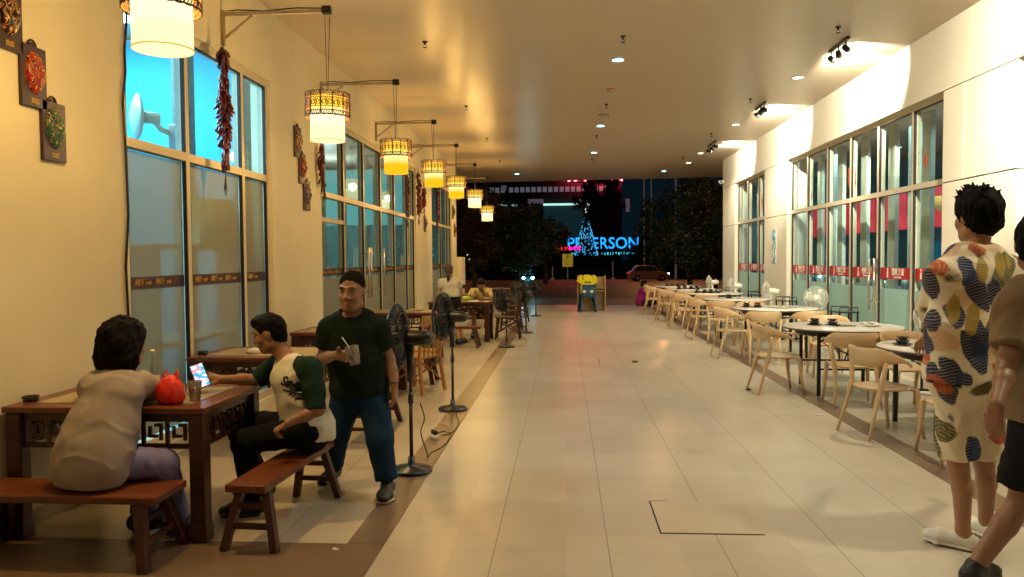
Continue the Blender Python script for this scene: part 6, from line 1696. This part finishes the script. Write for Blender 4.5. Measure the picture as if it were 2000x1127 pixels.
trousers(t, J, B, cloth('black_denim', (.006, .007, .011)), .97, .97, .098, .078, .062, fw=fw, res=.008, amp=.005, topf=.06)
for q in 'lr':
    o = shoe(t, J['a'+q], J['t'+q], B, m_blk_shoe, m_blk_shoe)
    if q == 'l':
        d = (J['tl']-J['al']); d.z = 0; d.normalize()
        for k in range(3):
            m = MB(); c0 = J['al']+d*(.055+.028*k)-B+Vector((0, -.047+.003*k, -.028-.008*k)); m.bar(c0+Vector((.008, .0, -.018)), c0+Vector((-.008, .012, .024)), .010, .006, bev=.002); m.build('stripe', m_wsole, o)
# lettering on the shirt, wrapped on to the cloth
def wrap_text(body_, size, target, parent, off, centre, normal, m, xs=1.0, shear=0, bold=.002, ext=.0, rz=0.0):
    me = text_mesh(body_, size, 0.0, bold, shear)
    bm = bmesh.new(); bm.from_mesh(me); bmesh.ops.triangulate(bm, faces=bm.faces[:]); bmesh.ops.subdivide_edges(bm, edges=bm.edges[:], cuts=1); bm.to_mesh(me); bm.free()
    z = Vector(normal).normalized(); y = Vector((0, 0, 1)); y = (y-z*y.dot(z)).normalized(); x = y.cross(z)
    Rz = Matrix.Rotation(rz, 3, 'Z'); bvh = BVHTree.FromPolygons([v.co.copy() for v in target.data.vertices], [p.vertices[:] for p in target.data.polygons])
    c = Vector(centre)-Vector(off)
    for v in me.vertices:
        q = Rz @ Vector((v.co.x*xs, v.co.y, 0)); p = c+x*q.x+y*q.y+z*.3
        h, n_, i_, d_ = bvh.ray_cast(p, -z)
        v.co = (h+z*.0025) if h is not None else p-z*.3
    return mesh_obj('lettering', me, m, parent)
m_navy = mat('navy_print', (.012, .02, .03), .7)
wrap_text('Santa', .082, sh, sh, B, PY(558, 752, 4.4), (-.55, -.83, .1), m_navy, 1.0, .25, .004, rz=-.22)
wrap_text('ANITA', .030, sh, sh, B, PY(566, 776, 4.4), (-.55, -.83, .1), m_navy, 1.3, 0, .001, rz=-.22)
wrap_text('______', .05, sh, sh, B, PY(556, 762, 4.4), (-.55, -.83, .1), m_navy, .85, 0, .004, rz=-.22)
# phone
t2 = thing('mobile_phone', 'mobile phone with bright screen in the hand of the young man', 'phone', ph)
zn = Vector((.30, -.80, .50)).normalized(); xu = Vector((.78, .15, .0)); xu = (xu-zn*xu.dot(zn)).normalized(); yu = zn.cross(xu); rr = Matrix.Rotation(.45, 3, zn); xu, yu = rr @ xu, rr @ yu
Mp = Matrix((xu, yu, zn)).transposed()
m = MB(); m.box((0, 0, 0), (.078, .160, .009), rot=Mp, bev=.004); m.build('case', m_black, t2)
def screen_mat():
    def build(t_):
        L = t_.links; tc = t_.nodes.new('ShaderNodeTexCoord'); v = t_.nodes.new('ShaderNodeTexVoronoi'); v.inputs['Scale'].default_value = 38; v.distance = 'CHEBYCHEV'; L.new(tc.outputs['Object'], v.inputs[0])
        cr = t_.nodes.new('ShaderNodeValToRGB'); L.new(v.outputs['Color'], cr.inputs[0]); e = cr.color_ramp.elements; e[0].color = (.05, .35, .55, 1); e[0].position = .25; e[1].color = (.75, .9, 1, 1); e[1].position = .6
        k = e.new(.75); k.color = (.9, .25, .3, 1); em = t_.nodes.new('ShaderNodeEmission'); L.new(cr.outputs[0], em.inputs[0]); em.inputs[1].default_value = 1.5; return em.outputs[0]
    return mix_mat('phone_screen', build)
m = MB(); m.box(zn*.0052, (.070, .150, .0008), rot=Mp); m.build('screen', screen_mat(), t2)

# ---- man in green walking towards the camera
B = Vector((-1.36, 5.0, 0))
J = J_(0, head=(687, 572, 4.93), neck=(690, 618, 4.98), chest=(692, 675, 5.0), pel=(703, 758, 5.02),
       sr=(645, 640, 4.98), sl=(737, 642, 5.0), er=(630, 700, 5.02), el=(760, 702, 5.05), wr=(655, 694, 4.78), wl=(770, 752, 4.98),
       hr=(680, 768, 5.02), hl=(727, 768, 5.02), kr=(655, 852, 5.0), kl=(742, 855, 4.90), ar=(650, 925, 5.14), al=(757, 950, 4.90))
J['ar'].z = .115; J['al'].z = .088; J['tr'] = J['ar']+Vector((-.02, -.16, -.06)); J['tl'] = J['al']+Vector((.01, -.16, -.06))
t = thing('person', 'man in a dark green T-shirt and blue jeans walking with a cup in hand', 'person', B)
fw = Vector((.04, -1, 0)); cupp = PY(690, 693, 4.62)
P, A, sd_, f_, u_ = body(t, J, B, fw, sk_brn, .0065, 1.05, 1.08, hfw=Vector((-.06, -1, -.08)), belly=.03,
    hands={'r': {'f': (.9, -.35, 0), 'n': (.25, -.3, .0), 's': -1, 'curl': .45, 'thumb': .8}, 'l': {'f': (.05, -.1, -1), 'n': (-1, 0, 0), 's': 1, 'curl': .35}})
hair(t, P, B, 1.08, A, m_hair, 'crop', 7, .006, .003)
m_dg = cloth('dark_green_tee', (.007, .014, .010))
shirt(t, J, B, m_dg, fw, 1.0, .62, .078, .080, secs=[(-.02, .145, .09), (.22, .168, .126), (.6, .174, .148), (1.0, .184, .150), (1.15, .178, .145)], res=.0075, amp=.008, sd=9, hem=J['pel']-Vector((0, 0, .045)), hemn=(0, 0, -1))
trousers(t, J, B, cloth('blue_denim', (.008, .028, .065)), 1.05, .95, .102, .082, .068, fw=fw, res=.008, amp=.006)
for q in 'lr': shoe(t, J['a'+q], J['t'+q], B, m_blk_shoe, m_wsole)
m = MB(); w0 = J['wl']-B; m.tube([w0+Vector((.030*math.cos(a), .030*math.sin(a), .02)) for a in [2*PI*k/16 for k in range(16)]], .004, 6, closed=True); m.build('bracelet', m_black, t)
# cup with straw in his hand
t2 = thing('plastic_cup', 'clear square cup with a white straw held by the walking man', 'cup', cupp); t2.rotation_euler = (R(6), R(-10), 0)
m = MB(); m.lathe([(0, -.06), (.034, -.06), (.044, .055), (.041, .055), (.032, -.055), (0, -.055)], (0, 0, 0), 24); m.build('cup', glass_mat('cloudy_cup', (.7, .66, .62), .08, rough=.1, film=.25, filmcol=(.35, .31, .28)), t2)
m = MB(); m.tube([(.01, 0, -.05), (-.02, .0, .06), (-.045, 0, .12)], .0035, 6); m.build('straw', m_white_pl, t2)

# ---- man in floral shirt and shorts, seen from behind
B = Vector((2.15, 4.18, 0))
J = J_(0, head=(1908, 425, 4.22), neck=(1905, 498, 4.18), chest=(1900, 595, 4.18), pel=(1888, 735, 4.16),
       sl=(1846, 538, 4.16), sr=(1972, 535, 4.18), el=(1822, 622, 4.42), er=(1985, 640, 4.35), wl=(1812, 655, 4.74), wr=(1990, 690, 4.60),
       hl=(1865, 755, 4.16), hr=(1915, 755, 4.16), kl=(1872, 912, 4.16), kr=(1922, 905, 4.26), al=(1880, 1055, 4.16), ar=(1925, 1035, 4.34))
J['al'].z = .10; J['ar'].z = .10; J['tl'] = J['al']+Vector((-.13, .12, -.07)); J['tr'] = J['ar']+Vector((-.05, .17, -.07))
t = thing('person', 'tall man in a floral shirt and matching shorts standing at the nearest round table', 'person', B)
fw = Vector((-.12, .99, 0))
P, A, sd_, f_, u_ = body(t, J, B, fw, sk_tan, .007, 1.02, 1.12, hfw=Vector((-.28, .95, -.12)), noface=True,
    hands={'l': {'f': (-.15, .7, -.65), 'n': (0, -.3, -1), 's': -1, 'curl': .3}, 'r': {'f': (-.2, .8, -.2), 'n': (-1, 0, 0), 's': -1, 'curl': .4}})
hair(t, P, B, 1.12, A, m_hair, 'mop', 5, .0065, .007)
def floral():
    m = bpy.data.materials.new('floral_print'); m.use_nodes = True; MATS['floral_print'] = m
    t_ = m.node_tree; L = t_.links; b = t_.nodes['Principled BSDF']; b.inputs['Roughness'].default_value = .75
    tc = t_.nodes.new('ShaderNodeTexCoord'); cur = None
    def col(c):
        n = t_.nodes.new('ShaderNodeRGB'); n.outputs[0].default_value = (*c, 1); return n.outputs[0]
    cur = col((.80, .70, .50))
    for (c, sc_, th, rot, st, sd) in (((.70, .48, .28), 3.2, .30, .3, (1, 1, 1.6), 1), ((.11, .09, .015), 3.4, .36, -.6, (1, 1, 2.6), 11), ((.008, .014, .05), 3.8, .40, .9, (1, 1, 2.3), 5), ((.45, .10, .02), 4.2, .26, .4, (1, 1, 1.7), 17), ((.012, .03, .10), 4.6, .34, -1.1, (1, 1, 2.6), 23), ((.38, .26, .03), 3.6, .27, 1.3, (1, 1, 2.8), 31)):
        mp = t_.nodes.new('ShaderNodeMapping'); mp.vector_type = 'TEXTURE'; mp.inputs['Scale'].default_value = (1, 1, 1/st[2]); mp.inputs['Rotation'].default_value = (.3, rot*1.3, .2); mp.inputs['Location'].default_value = (sd, sd*.7, sd*.3); L.new(tc.outputs['Object'], mp.inputs[0])
        ds = t_.nodes.new('ShaderNodeTexNoise'); ds.inputs['Scale'].default_value = sc_*1.6; ds.inputs['Detail'].default_value = 3; L.new(mp.outputs[0], ds.inputs[0])
        dm = t_.nodes.new('ShaderNodeMix'); dm.data_type = 'VECTOR'; dm.inputs[0].default_value = .10; L.new(mp.outputs[0], dm.inputs[4]); L.new(ds.outputs[1], dm.inputs[5])
        n = t_.nodes.new('ShaderNodeTexVoronoi'); n.inputs['Scale'].default_value = sc_; L.new(dm.outputs[1], n.inputs[0])
        r = t_.nodes.new('ShaderNodeMapRange'); r.inputs[1].default_value = th+.02; r.inputs[2].default_value = th-.02; L.new(n.outputs['Distance'], r.inputs[0])
        w_ = t_.nodes.new('ShaderNodeTexWave'); w_.inputs['Scale'].default_value = 22; w_.inputs['Distortion'].default_value = 4; L.new(mp.outputs[0], w_.inputs[0])
        r2 = t_.nodes.new('ShaderNodeMapRange'); r2.inputs[1].default_value = .1; r2.inputs[2].default_value = .3; r2.inputs[3].default_value = .75; L.new(w_.outputs[0], r2.inputs[0])
        mu = t_.nodes.new('ShaderNodeMath'); mu.operation = 'MULTIPLY'; L.new(r.outputs[0], mu.inputs[0]); L.new(r2.outputs[0], mu.inputs[1])
        x = t_.nodes.new('ShaderNodeMix'); x.data_type = 'RGBA'; L.new(mu.outputs[0], x.inputs[0]); L.new(cur, x.inputs[6]); L.new(col(c), x.inputs[7]); cur = x.outputs[2]
    L.new(cur, b.inputs['Base Color']); return m
m_flo = floral()
shirt(t, J, B, m_flo, fw, 1.0, .85, .082, .098, secs=[(-.02, .165, .095), (.2, .205, .14), (.6, .215, .155), (1.0, .205, .152), (1.08, .207, .152)], res=.0085, amp=.010, sd=6, hem=J['pel']-Vector((0, 0, .02)), hemn=(0, 0, -1), nk=.07)
S = SDF(); nk_ = J['neck']+u_*.022
S.sec(nk_-u_*.02, nk_+u_*.022, .078, .070, .070, .062, sd_, f_, .01); S.ell(nk_+u_*.05+f_*.02, (.062, .060, .06), A, .006, '-'); S.build('collar', mat('orange_collar', (.45, .20, .07), .8), t, .006, None, B)
trousers(t, J, B, m_flo, 1.0, .44, .094, .102, 0, fw=fw, res=.0085, amp=.010, name='shorts', wb=(.18, .14), topf=.05)
m_croc = mat('white_rubber', (.70, .66, .56), .55, var=.03)
for q in 'lr':
    o = shoe(t, J['a'+q]-Vector((0, 0, .012)), J['t'+q], B, m_croc, m_croc, 1.05, 'clog', low=True)
    d = (J['t'+q]-J['a'+q]); d.z = 0; d.normalize(); l = d.cross(Vector((0, 0, 1)))
    m = MB()
    for k in range(4):
        for a in (-.6, .6): c0 = J['a'+q]-B+d*(.075+.025*k)+l*a*.05*(1-.1*k); c0.z = .064; m.ell(c0, (.008, .008, .006), 8, 5)
    m.build('vent', m_gap, o)

# ---- person passing at the right edge
B = Vector((2.2, 3.3, 0))
J = J_(0, head=(2030, 478, 3.34), neck=(2042, 560, 3.30), chest=(2048, 660, 3.30), pel=(2062, 825, 3.30),
       sl=(1985, 600, 3.30), sr=(2100, 600, 3.3), el=(1968, 712, 3.22), er=(2130, 720, 3.3), wl=(1948, 790, 3.05), wr=(2140, 830, 3.2),
       hl=(2025, 860, 3.30), hr=(2085, 860, 3.3), kl=(1992, 985, 3.34), kr=(2100, 985, 3.6), al=(1905, 1108, 3.30), ar=(2095, 1110, 3.80))
J['tl'] = J['al']+Vector((.12, .10, -.11)); J['ar'].z = .09; J['tr'] = J['ar']+Vector((.02, .15, -.06))
t = thing('person', 'person in a grey shirt and black shorts passing close at the right edge', 'person', B)
fw = Vector((.55, .83, 0))
P, A, sd_, f_, u_ = body(t, J, B, fw, sk_brn, .0075, 1.0, 1.05, hfw=fw, noface=True, hands={'l': {'f': (-.1, .1, -1), 'n': (.8, .5, 0), 's': -1, 'curl': .4}, 'r': {}})
hair(t, P, B, 1.05, A, m_hair, 'short', 8, .007, .006)
shirt(t, J, B, cloth('olive_grey_cotton', (.24, .165, .095)), fw, 1.0, .72, .076, .082, secs=[(-.02, .15, .09), (.22, .185, .13), (.6, .175, .13), (1.05, .19, .15)], res=.0085, amp=.009, sd=16, hem=J['pel']-Vector((0, 0, .0)), hemn=(0, 0, -1))
trousers(t, J, B, cloth('black_cotton', (.010, .010, .012)), 1.0, .36, .105, .108, 0, fw=fw, res=.009, amp=.007, name='shorts')
for q in 'lr': shoe(t, J['a'+q], J['t'+q], B, m_blk_shoe, m_blk_shoe)
# ---- woman in white top and black shorts, standing far
B = G(902, 672)
J = J_(0, head=(877, 529, 13.9), neck=(878, 545, 13.9), chest=(879, 561, 13.9), pel=(882, 587, 13.9), sl=(862, 551, 13.9), sr=(895, 551, 13.9), el=(858, 573, 13.9), er=(901, 573, 13.95),
       wl=(864, 592, 14.05), wr=(897, 590, 14.1), hl=(876, 592, 13.9), hr=(889, 592, 13.9), kl=(886, 630, 13.85), kr=(898, 630, 13.92), al=(895, 661, 13.8), ar=(903, 660, 13.95))
for q in 'lr': J['a'+q].z = .09; J['t'+q] = J['a'+q]+Vector((.03, .15, -.06))
t = thing('person', 'woman in white top and black shorts standing far back by the left tables', 'person', B); fw = Vector((.05, 1, 0))
P, A, sd_, f_, u_ = body(t, J, B, fw, sk_fair, .012, .95, .95, noface=True)
hair(t, P, B, .98, A, m_hairb, 'tail', 3, .010, .004)
shirt(t, J, B, cloth('white_cotton', (.66, .64, .56)), fw, .92, .5, .062, .064, res=.012, amp=.004, hem=J['pel']+Vector((0, 0, .07)), hemn=(0, 0, -1))
trousers(t, J, B, MATS['black_cotton'], 1.0, .30, .10, .105, 0, fw=fw, res=.012, amp=.004, name='shorts')
for q in 'lr': shoe(t, J['a'+q], J['t'+q], B, m_blk_shoe, m_blk_shoe, res=.011)

# ---- diner in yellow behind the far table
B = Vector((-1.75, 15.5, 0))
J = J_(0, head=(940, 556, 15.2), neck=(940, 566, 15.4), chest=(940, 578, 15.45), pel=(938, 606, 15.5), sl=(955, 570, 15.4), sr=(924, 570, 15.4), el=(957, 585, 15.15), er=(918, 583, 15.1),
       wl=(945, 582, 14.95), wr=(908, 585, 14.85), hl=(946, 608, 15.5), hr=(930, 608, 15.5), kl=(958, 608, 15.1), kr=(925, 610, 15.05), al=(952, 645, 15.1), ar=(925, 645, 15.1))
for q in 'lr': J['a'+q].z = .09; J['t'+q] = J['a'+q]+Vector((0, -.15, -.06)); J['w'+q].z = max(J['w'+q].z, .79)
t = thing('person', 'person in yellow patterned shirt bent over food at the far table', 'person', B); fw = Vector((0, -1, 0))
P, A, sd_, f_, u_ = body(t, J, B, fw, sk_tan, .012, .98, .98, hfw=Vector((0, -.8, -.6)), hup=(0, -.5, .8))
hair(t, P, B, 1.0, A, m_hair, 'short', 3, .010, .004)
shirt(t, J, B, mat('yellow_pattern', (.62, .50, .16), .8, col2=(.25, .18, .07), scale=26, stretch=(1.6, 1, .4), contrast=(.45, .55)), fw, 1.0, .9, .07, .07, res=.012, amp=.006)
trousers(t, J, B, MATS['black_cotton'], 1.0, .40, .10, .10, 0, fw=fw, res=.012, name='shorts')
for q in 'lr': shoe(t, J['a'+q], J['t'+q], B, m_blk_shoe, m_blk_shoe, res=.011)

# ---- podium, stool and rider
Yr = 22.9
tb_ = thing('wooden_podium', 'open pale wooden podium stand at the far end of the aisle', 'podium', (PY(1155, 600, Yr).x, Yr, 0)); mpw = wood_mat('pale_plywood', (.42, .28, .12), (.55, .38, .18), .45)
for sg in (-1, 1): m = MB(); m.bb(sg*.40-.014, sg*.40+.014, -.22, .22, .0, 1.04); m.build('side_panel', mpw, tb_)
m = MB(); m.bb(-.385, .385, .19, .215, .0, 1.0); m.build('back_panel', mpw, tb_)
m = MB(); m.bb(-.385, .385, -.20, .189, .66, .69); m.build('shelf', mpw, tb_)
m = MB(); m.bb(-.385, .385, -.21, .189, .58, .61); m.build('desk', mpw, tb_)
st_ = thing('plastic_chair', 'dark blue plastic chair under the rider at the podium', 'chair', (PY(1150, 600, 22.3).x, 22.35, 0)); mbl = mat('blue_plastic', (.015, .07, .14), .3)
m = MB(); m.bb(-.21, .21, -.2, .2, .42, .445, bev=.01); m.build('seat', mbl, st_)
for a in (-1, 1):
    for b in (-1, 1): m = MB(); m.bar((a*.23, b*.21, 0), (a*.18, b*.17, .42), .05, .03, taper=.8); m.build('leg', mbl, st_)
m = MB(); m.bb(-.20, .20, -.215, -.19, .70, .80, bev=.01); m.bb(-.20, .20, -.215, -.19, .50, .54)
for x in (-.17, -.06, .06, .17): m.bb(x-.02, x+.02, -.212, -.193, .44, .71)
m.build('backrest', mbl, st_)
B = Vector((PY(1148, 600, 22.3).x, 22.35, 0)); x0 = B.x
J = dict(head=Vector((x0-.02, 22.84, .88)), neck=Vector((x0-.01, 22.72, .95)), chest=Vector((x0, 22.62, .85)), pel=Vector((x0, 22.34, .56)), sl=Vector((x0-.19, 22.64, .98)), sr=Vector((x0+.18, 22.64, .98)),
         el=Vector((x0-.27, 22.60, .80)), er=Vector((x0+.26, 22.60, .76)), wl=Vector((x0-.12, 22.74, .73)), wr=Vector((x0+.16, 22.74, .73)), hl=Vector((x0-.09, 22.34, .53)), hr=Vector((x0+.09, 22.34, .53)),
         kl=Vector((x0-.17, 22.64, .46)), kr=Vector((x0+.17, 22.64, .46)), al=Vector((x0-.24, 22.50, .09)), ar=Vector((x0+.24, 22.52, .09)))
for q in 'lr': J['t'+q] = J['a'+q]+Vector((0, .15, -.06))
t = thing('person', 'rider in bright yellow shirt slumped over the podium, seen from behind', 'person', B); fw = Vector((0, 1, 0))
P, A, sd_, f_, u_ = body(t, J, B, fw, sk_brn, .013, .80, .9, hfw=Vector((0, .7, -.7)), hup=(0, .7, .7), noface=True)
hair(t, P, B, 1.0, A, m_hair, 'short', 3, .012, .004)
m_yel = cloth('bright_yellow_cloth', (.80, .72, .03))
so = shirt(t, J, B, m_yel, fw, 1.06, .8, .075, .078, res=.012, amp=.006, nk=.012, topd=-.045)
trousers(t, J, B, cloth('navy_trousers', (.012, .025, .05)), 1.0, .97, .095, .07, .06, fw=fw, res=.012)
for q in 'lr': shoe(t, J['a'+q], J['t'+q], B, m_blk_shoe, m_blk_shoe, res=.011)
wrap_text('RIDER', .07, so, so, B, Vector((x0, 22.3, .90)), (0, -1, .35), m_navy, 1.1, 0, .004)
m = MB(); m.tube([Vector((.17, .02, .42))+Vector((0, -.0, 0)), Vector((.02, .06, .64)), Vector((-.10, .16, .80)), Vector((-.14, .25, 1.01))], .022, 8); m.build('bag_strap', m_black, t)
S = SDF(); S.sec((0, -.17, .66), (0, -.17, .50), .17, .07, .19, .08, (1, 0, 0), (0, 1, 0), .03)
t2 = thing('sling_bag', 'dark blue bag with two pale reflective patches on the back of the rider', 'bag', B); bo = S.build('pouch', mat('blue_bag_cloth', (.02, .08, .15), .7), t2, .01, None)
for a in (-.10, .11):
    m = MB(); m.ell((a, -.255, .60), (.05, .012, .045), 14, 8); m.build('patch', mat('reflective_patch', (.75, .8, .72), .3), t2)

# ---- person in purple sitting on the floor edge
Yq = 25.0
q0 = PY(1256, 592, Yq); B = Vector((q0.x, Yq, 0)); x0 = q0.x
J = dict(head=Vector((x0+.03, Yq, .70)), neck=Vector((x0+.0, Yq, .54)), chest=Vector((x0-.06, Yq, .38)), pel=Vector((x0-.10, Yq, .11)), sl=Vector((x0-.02, Yq+.17, .50)), sr=Vector((x0-.02, Yq-.17, .50)),
         el=Vector((x0+.14, Yq+.2, .34)), er=Vector((x0+.14, Yq-.2, .34)), wl=Vector((x0+.33, Yq+.05, .36)), wr=Vector((x0+.33, Yq-.05, .36)), hl=Vector((x0-.06, Yq+.09, .11)), hr=Vector((x0-.06, Yq-.09, .11)),
         kl=Vector((x0+.32, Yq+.2, .13)), kr=Vector((x0+.32, Yq-.2, .13)), al=Vector((x0+.12, Yq+.06, .095)), ar=Vector((x0+.16, Yq-.16, .095)))
for q in 'lr': J['t'+q] = J['a'+q]+Vector((.12, .05, -.05))
t = thing('person', 'person in purple shirt sitting on the floor edge by the farthest chairs', 'person', B); fw = Vector((1, .1, 0))
P, A, sd_, f_, u_ = body(t, J, B, fw, sk_brn, .013, .95, 1.0, noface=True, hfw=Vector((1, .2, -.4)))
hair(t, P, B, 1.0, A, m_hair, 'short', 3, .012, .004)
shirt(t, J, B, cloth('purple_cotton', (.30, .02, .15)), fw, 1.05, .9, .075, .075, res=.013, amp=.006)
trousers(t, J, B, MATS['black_cotton'], 1.0, .97, .095, .075, .06, fw=fw, res=.013, topf=.04)
for q in 'lr': shoe(t, J['a'+q], J['t'+q], B, m_blk_shoe, m_blk_shoe, res=.012)
